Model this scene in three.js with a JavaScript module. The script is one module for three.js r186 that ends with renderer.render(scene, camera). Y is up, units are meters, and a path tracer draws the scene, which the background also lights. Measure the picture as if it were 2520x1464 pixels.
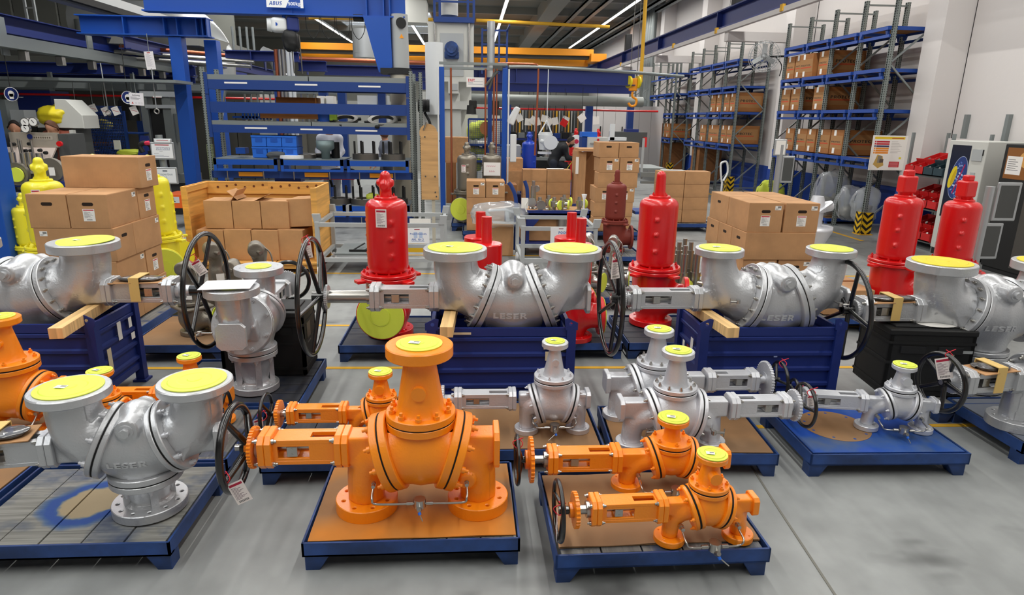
import * as THREE from 'three';
import { mergeGeometries } from 'three/addons/utils/BufferGeometryUtils.js';
import { RoundedBoxGeometry } from 'three/addons/geometries/RoundedBoxGeometry.js';
import { TextGeometry } from 'three/addons/geometries/TextGeometry.js';
import { FontLoader } from 'three/addons/loaders/FontLoader.js';
import { RectAreaLightUniformsLib } from 'three/addons/lights/RectAreaLightUniformsLib.js';

// ---------- camera, sky, lights, exposure ----------
const scene = new THREE.Scene();
const camera = new THREE.PerspectiveCamera(49.714, 2520 / 1464, 0.05, 200);
camera.position.set(0, 2.4, 0);
camera.up.set(0.00066, 0.96286, -0.26999);
camera.lookAt(0.06550, 2.4 - 0.26945, -0.96078);
scene.add(camera);
const renderer = new THREE.WebGLRenderer({ antialias: true });
renderer.toneMapping = THREE.LinearToneMapping;
renderer.toneMappingExposure = 1.0;
renderer.shadowMap.enabled = true;
scene.background = new THREE.Color(0.85, 0.93, 1.0).multiplyScalar(2.2);
RectAreaLightUniformsLib.init();
const ROWS = [-8.7, -3.4, 1.72, 7.6], ROW_Y = 7.6, ROW_Z = [[3, -9], [-9, -21], [-21, -33], [-33, -52]];
const ROW_POWER = 62;
const font = await new FontLoader().loadAsync('fonts/droid/droid_sans_bold.typeface.json');

// ---------- small helpers ----------
const V = (x, y, z) => new THREE.Vector3(x, y, z), PI = Math.PI, rad = (d) => d * PI / 180;
let seed = 7; const rnd = () => { seed = (seed * 1664525 + 1013904223) >>> 0; return seed / 4294967296; };
const rr = (a, b) => a + (b - a) * rnd();
const hash2 = (x, y) => { let h = Math.imul(x, 374761393) + Math.imul(y, 668265263) | 0; h = Math.imul(h ^ (h >>> 13), 1274126177); return ((h ^ (h >>> 16)) >>> 0) / 4294967296; };
function vnoise(x, y, p) { // value noise, period p
  const xi = Math.floor(x), yi = Math.floor(y), fx = x - xi, fy = y - yi, m = (a) => ((a % p) + p) % p;
  const u = fx * fx * (3 - 2 * fx), v = fy * fy * (3 - 2 * fy);
  const a = hash2(m(xi), m(yi)), b = hash2(m(xi + 1), m(yi)), c = hash2(m(xi), m(yi + 1)), d = hash2(m(xi + 1), m(yi + 1));
  return a + (b - a) * u + (c - a) * v + (a - b - c + d) * u * v;
}
function fbm(x, y, p, o = 4) { let s = 0, a = .5, n = 0; for (let i = 0; i < o; i++) { s += a * vnoise(x, y, p); n += a; x *= 2; y *= 2; p *= 2; a *= .5; } return s / n; }
function dataTex(n, fn, srgb = true, m = n) {
  const d = new Uint8Array(n * m * 4);
  for (let y = 0; y < m; y++) for (let x = 0; x < n; x++) { const c = fn(x / n, y / m), i = (y * n + x) * 4; for (let k = 0; k < 3; k++) d[i + k] = Math.max(0, Math.min(255, (c.length ? c[k] : c) * 255)); d[i + 3] = 255; }
  const t = new THREE.DataTexture(d, n, m); t.wrapS = t.wrapT = THREE.RepeatWrapping; t.magFilter = THREE.LinearFilter; if (srgb) t.colorSpace = THREE.SRGBColorSpace; t.needsUpdate = true; return t;
}
function canvasTex(w, h, draw) {
  const c = document.createElement('canvas'); c.width = w; c.height = h; const g = c.getContext('2d'); draw(g, w, h);
  const t = new THREE.CanvasTexture(c); t.colorSpace = THREE.SRGBColorSpace; return t;
}
const rep = (t, a, b = a) => { const r = t.clone(); r.repeat.set(a, b); r.needsUpdate = true; return r; };

// geometry: every helper returns a non-indexed geometry with position, normal, uv in metres
function boxUV(g) {
  const p = g.attributes.position, n = g.attributes.normal, uv = new Float32Array(p.count * 2);
  for (let i = 0; i < p.count; i++) {
    const ax = Math.abs(n.getX(i)), ay = Math.abs(n.getY(i)), az = Math.abs(n.getZ(i));
    if (ay >= ax && ay >= az) { uv[2 * i] = p.getX(i); uv[2 * i + 1] = p.getZ(i); } else if (ax >= az) { uv[2 * i] = p.getZ(i); uv[2 * i + 1] = p.getY(i); } else { uv[2 * i] = p.getX(i); uv[2 * i + 1] = p.getY(i); }
  }
  g.setAttribute('uv', new THREE.BufferAttribute(uv, 2)); return g;
}
const flat = (g) => { const r = g.index ? g.toNonIndexed() : g; if (!r.attributes.uv) boxUV(r); for (const k of Object.keys(r.attributes)) if (!['position', 'normal', 'uv'].includes(k)) r.deleteAttribute(k); return r; };
const G = (...gs) => { const l = gs.flat(9).filter(Boolean).map(flat); return boxUV(l.length > 1 ? mergeGeometries(l) : l[0]); };
const T = (g, x = 0, y = 0, z = 0, rx = 0, ry = 0, rz = 0) => { g.applyMatrix4(new THREE.Matrix4().compose(V(x, y, z), new THREE.Quaternion().setFromEuler(new THREE.Euler(rx, ry, rz)), V(1, 1, 1))); return g; };
const box = (w, h, d, x, y, z, rx, ry, rz) => T(new THREE.BoxGeometry(w, h, d), x, y, z, rx, ry, rz);
const rbox = (w, h, d, r, x, y, z, rx, ry, rz) => T(new RoundedBoxGeometry(w, h, d, 2, Math.min(r, w / 2.1, h / 2.1, d / 2.1)), x, y, z, rx, ry, rz);
const bx = (x0, x1, y0, y1, z0, z1) => box(x1 - x0, y1 - y0, z1 - z0, (x0 + x1) / 2, (y0 + y1) / 2, (z0 + z1) / 2);
const cyl = (r0, r1, h, x, y, z, rx, ry, rz, seg = 24) => T(new THREE.CylinderGeometry(r1, r0, h, seg), x, y, z, rx, ry, rz);
const lathe = (pts, seg = 40) => new THREE.LatheGeometry(pts.map(([r, y]) => new THREE.Vector2(Math.max(r, 1e-4), y)), seg);
function prof(pts, seg = 40) { // lathe with crisp corners: each band its own ring
  const out = []; for (let i = 0; i + 1 < pts.length; i++) out.push(flat(lathe([pts[i], pts[i + 1]], seg))); return out;
}
const disc = (r, h, seg = 40, b = .006) => prof([[0, 0], [r - b, 0], [r, b], [r, h - b], [r - b, h], [0, h]], seg);   // along +y from 0
const rod = (a, b, r, seg = 10, r2 = r) => { const d = V(...b).sub(V(...a)), l = d.length(), g = new THREE.CylinderGeometry(r2, r, l, seg); g.translate(0, l / 2, 0); g.applyQuaternion(new THREE.Quaternion().setFromUnitVectors(V(0, 1, 0), d.normalize())); return g.translate(...a); };
const bar = (a, b, w, h) => { const d = V(...b).sub(V(...a)), l = d.length(), g = new THREE.BoxGeometry(w, h, l); g.applyMatrix4(new THREE.Matrix4().lookAt(V(0, 0, 0), d.clone().negate(), Math.abs(d.y) > .98 * l ? V(0, 0, 1) : V(0, 1, 0))); return g.translate(a[0] + d.x / 2, a[1] + d.y / 2, a[2] + d.z / 2); };
const tube = (pts, r, seg = 8, n = 24, closed = false) => new THREE.TubeGeometry(new THREE.CatmullRomCurve3(pts.map((p) => V(...p)), closed, 'catmullrom', .5), n, r, seg, closed);
const shape = (pts, holes = []) => { const s = new THREE.Shape(pts.map(([x, y]) => new THREE.Vector2(x, y))); for (const h of holes) s.holes.push(new THREE.Path(h.map(([x, y]) => new THREE.Vector2(x, y)))); return s; };
const rect = (x0, x1, y0, y1) => [[x0, y0], [x1, y0], [x1, y1], [x0, y1]];
const ext = (s, d, bevel = 0) => { const g = new THREE.ExtrudeGeometry(s, { depth: d - 2 * bevel, bevelEnabled: bevel > 0, bevelThickness: bevel, bevelSize: bevel, bevelSegments: 1, curveSegments: 20 }); return g.translate(0, 0, bevel); };
const ngon = (n, r, ph = 0, cx = 0, cy = 0) => Array.from({ length: n }, (_, i) => [cx + r * Math.cos(ph + i * 2 * PI / n), cy + r * Math.sin(ph + i * 2 * PI / n)]);
function holedDisc(r, h, n, hr, hc, seg = 48) { // flange with bolt holes, along +y from 0
  const s = shape(ngon(seg, r - .004), Array.from({ length: n }, (_, i) => { const a = (i + .5) / n * 2 * PI; return ngon(10, hr, 0, hc * Math.cos(a), hc * Math.sin(a)).reverse(); }));
  return T(ext(s, h, .004), 0, h, 0, PI / 2, 0, 0);
}
const orient = (n) => new THREE.Quaternion().setFromUnitVectors(V(0, 1, 0), n.clone().normalize());
const along = (g, n, p) => { for (const q of [g].flat()) { q.applyQuaternion(orient(n)); q.translate(p.x, p.y, p.z); } return g; };

// smooth castings: surface nets over a signed distance field
function sdf(f, lo, hi, c) {
  const n = [0, 1, 2].map((k) => Math.ceil((hi[k] - lo[k]) / c) + 1), [nx, ny, nz] = n, D = new Float32Array(nx * ny * nz), at = (i, j, k) => (k * ny + j) * nx + i;
  for (let k = 0; k < nz; k++) for (let j = 0; j < ny; j++) for (let i = 0; i < nx; i++) D[at(i, j, k)] = f(lo[0] + i * c, lo[1] + j * c, lo[2] + k * c);
  const id = new Int32Array(nx * ny * nz).fill(-1), P = [], I = [];
  for (let k = 0; k < nz - 1; k++) for (let j = 0; j < ny - 1; j++) for (let i = 0; i < nx - 1; i++) {
    let m = 0, x = 0, y = 0, z = 0, cnt = 0; const v = [];
    for (let q = 0; q < 8; q++) { v[q] = D[at(i + (q & 1), j + (q >> 1 & 1), k + (q >> 2))]; if (v[q] < 0) m |= 1 << q; }
    if (m === 0 || m === 255) continue;
    for (let q = 0; q < 8; q++) for (const b of [1, 2, 4]) if (!(q & b) && (v[q] < 0) !== (v[q | b] < 0)) {
      const t = v[q] / (v[q] - v[q | b]); x += (q & 1) + (b === 1 ? t : 0); y += (q >> 1 & 1) + (b === 2 ? t : 0); z += (q >> 2) + (b === 4 ? t : 0); cnt++;
    }
    id[at(i, j, k)] = P.length / 3; P.push(lo[0] + (i + x / cnt) * c, lo[1] + (j + y / cnt) * c, lo[2] + (k + z / cnt) * c);
  }
  const quad = (a, b, cc, d, flip) => { if (a < 0 || b < 0 || cc < 0 || d < 0) return; flip ? I.push(a, cc, b, a, d, cc) : I.push(a, b, cc, a, cc, d); };
  for (let k = 1; k < nz - 1; k++) for (let j = 1; j < ny - 1; j++) for (let i = 1; i < nx - 1; i++) {
    const s = D[at(i, j, k)] < 0;
    if (s !== D[at(i + 1, j, k)] < 0) quad(id[at(i, j - 1, k - 1)], id[at(i, j, k - 1)], id[at(i, j, k)], id[at(i, j - 1, k)], !s);
    if (s !== D[at(i, j + 1, k)] < 0) quad(id[at(i - 1, j, k - 1)], id[at(i - 1, j, k)], id[at(i, j, k)], id[at(i, j, k - 1)], !s);
    if (s !== D[at(i, j, k + 1)] < 0) quad(id[at(i - 1, j - 1, k)], id[at(i, j - 1, k)], id[at(i, j, k)], id[at(i - 1, j, k)], !s);
  }
  const g = new THREE.BufferGeometry(); g.setAttribute('position', new THREE.Float32BufferAttribute(P, 3)); g.setIndex(I); g.computeVertexNormals(); return boxUV(g);
}
const smin = (a, b, k) => { const h = Math.max(k - Math.abs(a - b), 0) / k; return Math.min(a, b) - h * h * k * .25; };
const dcap = (x, y, z, a, b, ra, rb) => { const bx_ = b[0] - a[0], by = b[1] - a[1], bz = b[2] - a[2], px = x - a[0], py = y - a[1], pz = z - a[2]; const h = Math.max(0, Math.min(1, (px * bx_ + py * by + pz * bz) / (bx_ * bx_ + by * by + bz * bz))); return Math.hypot(px - h * bx_, py - h * by, pz - h * bz) - ra - (rb - ra) * h; };
const dcyl = (x, y, z, a, b, r, e = .008) => { const d = [b[0] - a[0], b[1] - a[1], b[2] - a[2]], l = Math.hypot(...d), p = [x - a[0], y - a[1], z - a[2]], t = (p[0] * d[0] + p[1] * d[1] + p[2] * d[2]) / l, q = Math.sqrt(Math.max(0, p[0] ** 2 + p[1] ** 2 + p[2] ** 2 - t * t)); const dx = q - r + e, dy = Math.abs(t - l / 2) - l / 2 + e; return Math.min(Math.max(dx, dy), 0) + Math.hypot(Math.max(dx, 0), Math.max(dy, 0)) - e; };
const dbox = (x, y, z, c, h, e = .01) => { const a = Math.abs(x - c[0]) - h[0] + e, b = Math.abs(y - c[1]) - h[1] + e, d = Math.abs(z - c[2]) - h[2] + e; return Math.min(Math.max(a, b, d), 0) + Math.hypot(Math.max(a, 0), Math.max(b, 0), Math.max(d, 0)) - e; };

// objects
const taken = {};
const numbered = (n) => { const k = taken[n] = (taken[n] ?? -1) + 1; return k ? n + '_' + String(k).padStart(3, '0') : n; };
function mark(o, label, category, group, kind) { if (label) o.userData.label = label; if (category) o.userData.category = category; if (group) o.userData.group = group; if (kind) o.userData.kind = kind; return o; }
function thing(name, label, category, pos = [0, 0, 0], turn = 0, group) { const o = new THREE.Group(); o.name = numbered(name); o.position.set(...pos); o.rotation.y = turn; scene.add(o); return mark(o, label, category, group); }
function part(parent, name, geo, mat, label) { const m = new THREE.Mesh(Array.isArray(geo) ? G(geo) : geo, mat); m.name = name; m.castShadow = m.receiveShadow = true; parent.add(m); if (label) m.userData.label = label; return m; }
function solo(name, label, category, geo, mat, pos = [0, 0, 0], turn = 0, group) { const m = part(scene, numbered(name), geo, mat); m.position.set(...pos); m.rotation.y = turn; return mark(m, label, category, group); }
function struct(name, geo, mat, parent = scene) { const m = part(parent, name, geo, mat); if (parent === scene) { m.name = numbered(name); m.userData.kind = 'structure'; } return m; }
function copy(src, label, pos, turn = 0) { const c = src.clone(); c.name = numbered(src.userData.base ?? src.name.replace(/_\d{3}$/, '')); c.position.set(...pos); c.rotation.y = turn; c.userData = { ...src.userData, label }; scene.add(c); return c; }
const memo = {}; const once = (k, f) => memo[k] ??= f();

// ---------- materials ----------
const castBump = dataTex(256, (u, v) => fbm(u * 24, v * 24, 24, 3), false), softBump = dataTex(256, (u, v) => fbm(u * 10, v * 10, 10, 4), false);
const speckle = (r, g, b, a, n = 12) => dataTex(256, (u, v) => { const k = 1 - a + 2 * a * fbm(u * n, v * n, n, 5); return [r * k, g * k, b * k]; });
const mat = (c, rough = .5, metal = 0, o = {}) => new THREE.MeshPhysicalMaterial({ color: new THREE.Color(c), roughness: rough, metalness: metal, ...o });
const M = {
  silver: mat('#c9cbce', .38, .62, { bumpMap: rep(castBump, 4), bumpScale: .0012 }),
  silverPale: mat('#d6d8dd', .42, .5, { bumpMap: rep(castBump, 4), bumpScale: .001 }),
  steel: mat('#b9b7b2', .28, .95), darkSteel: mat('#6c6a66', .42, .85), nickel: mat('#8f897d', .4, .7, { bumpMap: rep(castBump, 6), bumpScale: .001 }),
  galv: mat('#8d9494', .5, .6), alu: mat('#b8bcbe', .4, .7),
  orange: mat('#ff9210', .36, 0, { clearcoat: .3, clearcoatRoughness: .25, bumpMap: rep(castBump, 5), bumpScale: .0008 }),
  red: mat('#d90f12', .34, 0, { clearcoat: .6, clearcoatRoughness: .2, bumpMap: rep(castBump, 5), bumpScale: .0006 }),
  oxide: mat('#7c2c20', .55, 0, { bumpMap: rep(castBump, 5), bumpScale: .0008 }),
  yellowPaint: mat('#eee22c', .4, 0, { clearcoat: .3 }), bluePaint: mat('#1040b8', .35, 0, { clearcoat: .4 }), whitePaint: mat('#dfe3e4', .4),
  cap: mat('#dbe84e', .45), capOld: mat('#e8d425', .45),
  black: mat('#0c0c0d', .28, 0, { clearcoat: .6, clearcoatRoughness: .15 }), blackMatt: mat('#101112', .6), rubber: mat('#18191b', .8), darkGap: mat('#0a0a0a', .9),
  palletBlue: mat('#1d3c78', .5, 0, { map: speckle(.13, .25, .47, .35, 8), color: new THREE.Color('#ffffff'), bumpMap: softBump, bumpScale: .001 }),
  navy: mat('#152a72', .5, 0, { bumpMap: softBump, bumpScale: .001 }),
  frameBlue: mat('#0c4dac', .45), frameDark: mat('#12397f', .5), rackBlue: mat('#1d479a', .5),
  orangeGirder: mat('#f29a12', .45), yellowLine: mat('#d9a62a', .7), hazard: null,
  whiteWall: mat('#d8d4d2', .85, 0, { bumpMap: softBump, bumpScale: .002 }), skirtBlue: mat('#16409a', .6),
  ceiling: mat('#6e706c', .8), beamGrey: mat('#8d8d88', .8), greyWall: mat('#83857f', .85), machine: mat('#c9cac4', .55), machineDark: mat('#4a4c4b', .6),
  paper: mat('#f2f0ea', .8), pink: mat('#c8254a', .7), tie: mat('#e02a3c', .6), plasticBlue: mat('#1b66cf', .5), plasticRed: mat('#c41a1c', .45), kelp: mat('#243b44', .5),
  film: mat('#eef2f5', .12, 0, { transmission: .75, thickness: 0, ior: 1.3 }), whitePlastic: mat('#e9ebec', .5), copper: mat('#b0664a', .4, .8), grey: mat('#a9adae', .55), board: null,
};
// ---------- large structure ----------
const floorMap = dataTex(1024, (u, v) => {
  const a = fbm(u * 6, v * 6, 6, 5), b = fbm(u * 40 + 3, v * 40, 40, 3), s = fbm(u * 8 + 5, v * 16, 8, 4), sc = fbm(u * 60, v * 5, 5, 3);
  let k = .575 + .16 * (a - .5) + .07 * (b - .5) + .05 * (sc - .5); if (s > .62) k -= (s - .62) * .9;
  return [k * .985, k * 1.005, k * 1.0];
});
M.floor = mat('#ffffff', .5, 0, { map: rep(floorMap, 1 / 5.3), bumpMap: rep(castBump, .6), bumpScale: .001, roughnessMap: null });
struct('floor', [bx(-27, 11, -.25, 0, -57, 9)], M.floor);
// painted lines lie on the concrete
const line = (x0, z0, x1, z1, w) => { const l = Math.hypot(x1 - x0, z1 - z0); return T(new THREE.BoxGeometry(l, .004, w), (x0 + x1) / 2, .002, (z0 + z1) / 2, 0, -Math.atan2(z1 - z0, x1 - x0), 0); };
for (const [x0, z0, x1, z1, w] of [[-6, -6.07, 5.2, -5.88, .055], [-6, -4.75, 4.6, -4.6, .05], [-3, -7.36, 6, -7.2, .05], [-4, -10.0, 8, -9.8, .06], [-3, -11.4, 5, -11.3, .06], [5.3, -4.4, 5.6, -9, .06], [8.35, -13.0, 8.2, -22, .08], [-5.6, -10, -5.9, -20, .07]])
  { const m = struct('floor_marking', [line(x0, z0, x1, z1, w)], M.yellowLine); }
struct('floor_joint', [line(1.99, -3.56, 1.79, -1.0, .014), line(1.99, -3.56, 2.4, -8, .014)], mat('#77766f', .9));
// ceiling with roof lights
const roofLights = [[-8.2, -5.2, -14, 3], [-8.2, -2.2, -50, -36]];
struct('ceiling', [bx(-27, -8.2, 8.2, 8.5, -57, 9), bx(-2.2, 11, 8.2, 8.5, -57, 9), bx(-8.2, -2.2, 8.2, 8.5, 3, 9), bx(-5.2, -2.2, 8.2, 8.5, -36, 3), bx(-8.2, -5.2, 8.2, 8.5, -36, -14), bx(-8.2, -2.2, 8.2, 8.5, -57, -50)], M.ceiling);
roofLights.forEach(([x0, x1, z0, z1], i) => {
  const f = []; for (let z = z0; z <= z1 + .01; z += 2) f.push(bx(x0, x1, 8.12, 8.24, z - .04, z + .04)); f.push(bx(x0, x0 + .08, 8.1, 8.26, z0, z1), bx(x1 - .08, x1, 8.1, 8.26, z0, z1));
  const w = struct('window_' + (i + 1), f, M.alu); part(w, 'pane', [bx(x0, x1, 8.3, 8.31, z0, z1)], M.glass ??= mat('#ffffff', .05, 0, { transmission: 1, thickness: 0, ior: 1.45 }));
});
for (let z = -2; z > -56; z -= 4.5) struct('ceiling_beam', [bx(-27, 10.1, 7.85, 8.2, z - .1, z + .1)], M.beamGrey);
struct('ceiling_beam', [bx(3.7, 4.5, 7.5, 8.2, -56, 6)], M.beamGrey);
for (const x of [5.4, 6.3, 8.6, 9.3]) struct('ceiling_duct', [bx(x, x + .22, 7.62, 7.72, -55, 0), bx(x, x + .02, 7.62, 7.8, -55, 0)], M.galv);
// walls
struct('wall_right', [bx(10.1, 10.5, 0, 8.2, -57, 9)], M.whiteWall);
struct('trim_1', [bx(10.085, 10.1, 0, .97, -57, -12.4)], M.skirtBlue);
for (const z of [-13.29, -19.6, -26.5]) struct('wall_joint', [bx(10.094, 10.1, .97, 8.2, z - .014, z + .014)], M.darkGap);
for (const z of [-13.58, -20.0, -27.6, -33.6, -40]) {
  const c = struct('column', [bx(9.5, 10.1, .97, 8.2, z - .29, z + .29)], M.whiteWall); part(c, 'painted_base', [bx(9.49, 10.1, 0, .97, z - .3, z + .3)], M.skirtBlue);
}
struct('wall_back', [bx(-27, 11, 0, 8.5, -57.3, -56.6)], M.greyWall);
struct('wall_left', [bx(-27.4, -27, 0, 8.5, -57, 9)], M.greyWall);
struct('wall_front', [bx(-27, 11, 0, 8.5, 9, 9.3)], M.whiteWall);
// strip lights: a glowing diffuser and an area light of the same size just below it
const glow = new THREE.MeshStandardMaterial({ color: '#ffffff', emissive: new THREE.Color(1, .97, .9), emissiveIntensity: 5 });
ROWS.forEach((x, i) => ROW_Z.forEach(([z1, z0], k) => {
  const w = ['far left', 'left of centre', 'right of centre', 'beside the right wall'][i], q = ['nearest', 'second', 'third', 'farthest'][k];
  const t = thing('strip_light', `long white strip light under the ceiling, ${w} row, ${q} section`, 'strip light', [x, ROW_Y, (z0 + z1) / 2], 0, 'strip lights under the hall ceiling');
  const l = z1 - z0 - .1;
  part(t, 'housing', [bx(-.09, .09, .01, .12, -l / 2, l / 2), bx(-.02, .02, .12, .58, -l / 2 + 1, -l / 2 + 1.03), bx(-.02, .02, .12, .58, l / 2 - 1.03, l / 2 - 1)], M.alu);
  part(t, 'diffuser', [bx(-.07, .07, -.02, .01, -l / 2, l / 2)], glow);
  const a = new THREE.RectAreaLight(new THREE.Color(1, .975, .93), ROW_POWER, .14, l); a.position.set(x, ROW_Y - .04, (z0 + z1) / 2); a.rotation.x = -PI / 2; scene.add(a);
}));
// ---------- tray pallets ----------
const plankTex = (base, stain, k) => dataTex(256, (u, v) => {
  const g = fbm(u * 3 + k, v * 60, 60, 3), n = fbm(u * 7 + k * 3, v * 7, 14, 4), q = Math.max(0, n - .5) * 2.2; const b = base.map((c) => c * (.75 + .5 * g));
  return b.map((c, i) => c + (stain[i] - c) * Math.min(1, q));
});
M.planks = [0, 1, 2].map((k) => mat('#ffffff', .75, 0, { map: rep(plankTex([.42, .42, .41], [.16, .22, .38], k), 1.2), bumpMap: softBump, bumpScale: .002 }));
M.planksDark = [0, 1, 2].map((k) => mat('#ffffff', .7, 0, { map: rep(plankTex([.2, .21, .24], [.1, .13, .22], k + 5), 1.2), bumpMap: softBump, bumpScale: .002 }));
// front left deck: blue overspray around a bare patch where an earlier casting stood (wear with a shape of its own)
M.deckStain = mat('#ffffff', .75, 0, { map: dataTex(512, (u, v) => {
  const g = fbm(u * 4, v * 90, 90, 3), n = fbm(u * 8, v * 8, 8, 4), x = (u - .47) / .13, y = (v - .5) / .17, r = Math.hypot(x, y) + (n - .5) * .7;
  let c = [.50, .50, .48].map((q) => q * (.78 + .44 * g)); const mix = (a, b, t) => a.map((q, i) => q + (b[i] - q) * Math.max(0, Math.min(1, t)));
  c = mix(c, [.2, .25, .36], (n - .45) * 2); c = mix(c, [.1, .27, .55], 1.25 - Math.abs(r - 1.25) * 2.2); if (r < 1.05) c = mix(c, [.62, .56, .44], (1.1 - r) * 5); return c;
}), bumpMap: softBump, bumpScale: .002 });
const cardTex = dataTex(256, (u, v) => { const k = .92 + .16 * fbm(u * 6, v * 6, 6, 4) + .03 * (fbm(u * 90, v * 3, 3, 2) - .5); return [.74 * k, .56 * k, .385 * k]; });
M.card = mat('#ffffff', .8, 0, { map: rep(cardTex, 1.1), bumpMap: softBump, bumpScale: .0008 });
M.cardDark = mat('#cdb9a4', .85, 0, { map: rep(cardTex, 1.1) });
const sheetTex = (spray, amt) => dataTex(256, (u, v) => { const n = fbm(u * 5, v * 5, 5, 5), k = .9 + .22 * n, e = Math.min(1, Math.max(0, (fbm(u * 3 + 1, v * 3, 3, 3) - .3) * 2) * amt); return [.60, .45, .30].map((c, i) => (c + (spray[i] - c) * e) * k); });
M.sheet = mat('#ffffff', .85, 0, { map: rep(sheetTex([.42, .36, .3], .5), .8) });
M.sheetOrange = mat('#ffffff', .8, 0, { map: rep(sheetTex([.82, .48, .1], .95), .8) });
M.sheetBlue = mat('#ffffff', .6, 0, { map: rep(dataTex(256, (u, v) => { const n = fbm(u * 5, v * 5, 5, 5), e = Math.max(0, n - .48) * 2.4; return [.06, .27, .62].map((c, i) => c + ([.36, .38, .44][i] - c) * Math.min(1, e)); }), .8) });
function trayPallet(label, x, z, w, d, turn = 0, deck = 'planks', n = 7, along = 'z') {
  const t = thing('tray_pallet', label, 'pallet', [x, 0, z], turn, 'blue steel tray pallets on the hall floor'), y = .18, h = .085, e = .03;
  part(t, 'rim', [box(w, h, .012, 0, y - h / 2, d / 2 - .006), box(w, h, .012, 0, y - h / 2, -d / 2 + .006), box(.012, h, d, w / 2 - .006, y - h / 2, 0), box(.012, h, d, -w / 2 + .006, y - h / 2, 0), box(w, .01, .05, 0, y - h + .005, d / 2 - .025), box(w, .01, .05, 0, y - h + .005, -d / 2 + .025)], M.palletBlue);
  for (const sx of [-1, 1]) for (const sz of [-1, 1]) {
    const lw = .13, lb = .07, s = shape([[0, 0], [lw, 0], [lb, -(y - h)], [0, -(y - h)]]);
    const g = T(ext(s, .1, .004), 0, 0, -.05); if (sx > 0) g.scale(-1, 1, 1), flip(g);
    part(t, 'leg', [T(g, sx * (w / 2 - .012), y - h, sz * (d / 2 - .065))], M.palletBlue);
  }
  const ms = deck === 'dark' ? M.planksDark : M.planks, W = (along === 'z' ? w : d) - 2 * e, pw = W / n, L = (along === 'z' ? d : w) - 2 * e;
  for (let i = 0; i < n; i++) {
    const g = along === 'z' ? rbox(pw - .008, .022, L, .003, -W / 2 + pw * (i + .5), y - .024 + rr(-.002, .002), 0) : rbox(L, .022, pw - .008, .003, 0, y - .024 + rr(-.002, .002), -W / 2 + pw * (i + .5));
    const gg = G(g); if (deck === 'stain') { const u = gg.attributes.uv, p = gg.attributes.position; for (let k = 0; k < u.count; k++) u.setXY(k, p.getX(k) / w + .5, p.getZ(k) / d + .5); } else { const u = gg.attributes.uv, o = rnd(); for (let k = 0; k < u.count; k++) along === 'z' ? u.setXY(k, u.getY(k) + o, u.getX(k) + i * .37) : u.setXY(k, u.getX(k) + o, u.getY(k) + i * .37); }
    part(t, 'plank', gg, deck === 'stain' ? M.deckStain : ms[i % 3]);
  }
  return t;
}
function flip(g) { const x = g.index; if (x) { const a = x.array; for (let i = 0; i < a.length; i += 3) { const q = a[i]; a[i] = a[i + 1]; a[i + 1] = q; } } else for (const k of Object.keys(g.attributes)) { const at = g.attributes[k], s = at.itemSize; for (let i = 0; i < at.count; i += 3) for (let c = 0; c < s; c++) { const q = at.array[i * s + c]; at.array[i * s + c] = at.array[(i + 1) * s + c]; at.array[(i + 1) * s + c] = q; } } g.computeVertexNormals(); return g; }
trayPallet('blue tray pallet with blue-stained grey planks under the nearest silver valve, front left', -2.19, -3.482, 1.16, .836, 0, 'stain', 5);
trayPallet('blue tray pallet lined with orange-sprayed cardboard under the big orange valve', -.315, -3.435, 1.18, .82, 0, 'planks', 6);
trayPallet('blue tray pallet carrying the two small orange valves, front right', 1.035, -3.295, 1.175, .84, .01, 'planks', 5);
trayPallet('blue tray pallet at the left edge, lined with cardboard', -3.42, -3.56, 1.2, .83, 0, 'planks', 6);
trayPallet('blue tray pallet of stained planks behind the nearest silver valve', -2.2, -4.34, 1.17, .82, 0, 'planks', 6);
trayPallet('blue tray pallet of bare stained planks under the smallest orange valve', -.81, -4.3, 1.17, .82, 0, 'dark', 5);
trayPallet('blue tray pallet with cardboard under the single tapered-neck silver valve, behind the big orange one', .37, -4.39, 1.16, .8, 0, 'planks', 6);
trayPallet('blue tray pallet with cardboard under the pair of silver tapered-neck valves', 1.585, -4.28, 1.16, .76, -.05, 'planks', 6);
trayPallet('blue tray pallet with a bright blue sprayed sheet and bare round patch', 2.955, -4.28, 1.15, .86, -.02, 'planks', 6);
trayPallet('blue tray pallet at the right edge under a large silver flange foot', 4.62, -4.37, 1.18, .8, 0, 'planks', 6);
trayPallet('blue tray pallet under the black plastic crate, right', 4.45, -5.22, 1.1, 1.16, 0, 'planks', 6);
trayPallet('dark-planked blue tray pallet under the black crate and end-on silver valve', -1.935, -5.3, 1.16, .98, 0, 'dark', 5, 'x');
trayPallet('dark-planked blue tray pallet under the tall red valve with a yellow side cap', -.73, -6.64, 1.17, 1.0, 0, 'dark', 5, 'x');
trayPallet('blue tray pallet under the red valves behind the middle box pallet', .79, -6.66, 1.58, .98, 0, 'dark', 5, 'x');
trayPallet('blue tray pallet under the red valve right of the middle handwheel', 2.225, -6.66, 1.18, .98, 0, 'dark', 5, 'x');
trayPallet('blue tray pallet under the grey cast valves, beside the left box pallet', -2.9, -6.67, .95, 1.0, 0, 'planks', 5, 'x');
trayPallet('blue tray pallet under the brown carton stack, left', -4.1, -7.3, 1.2, 1.3, 0, 'planks', 6);
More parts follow.
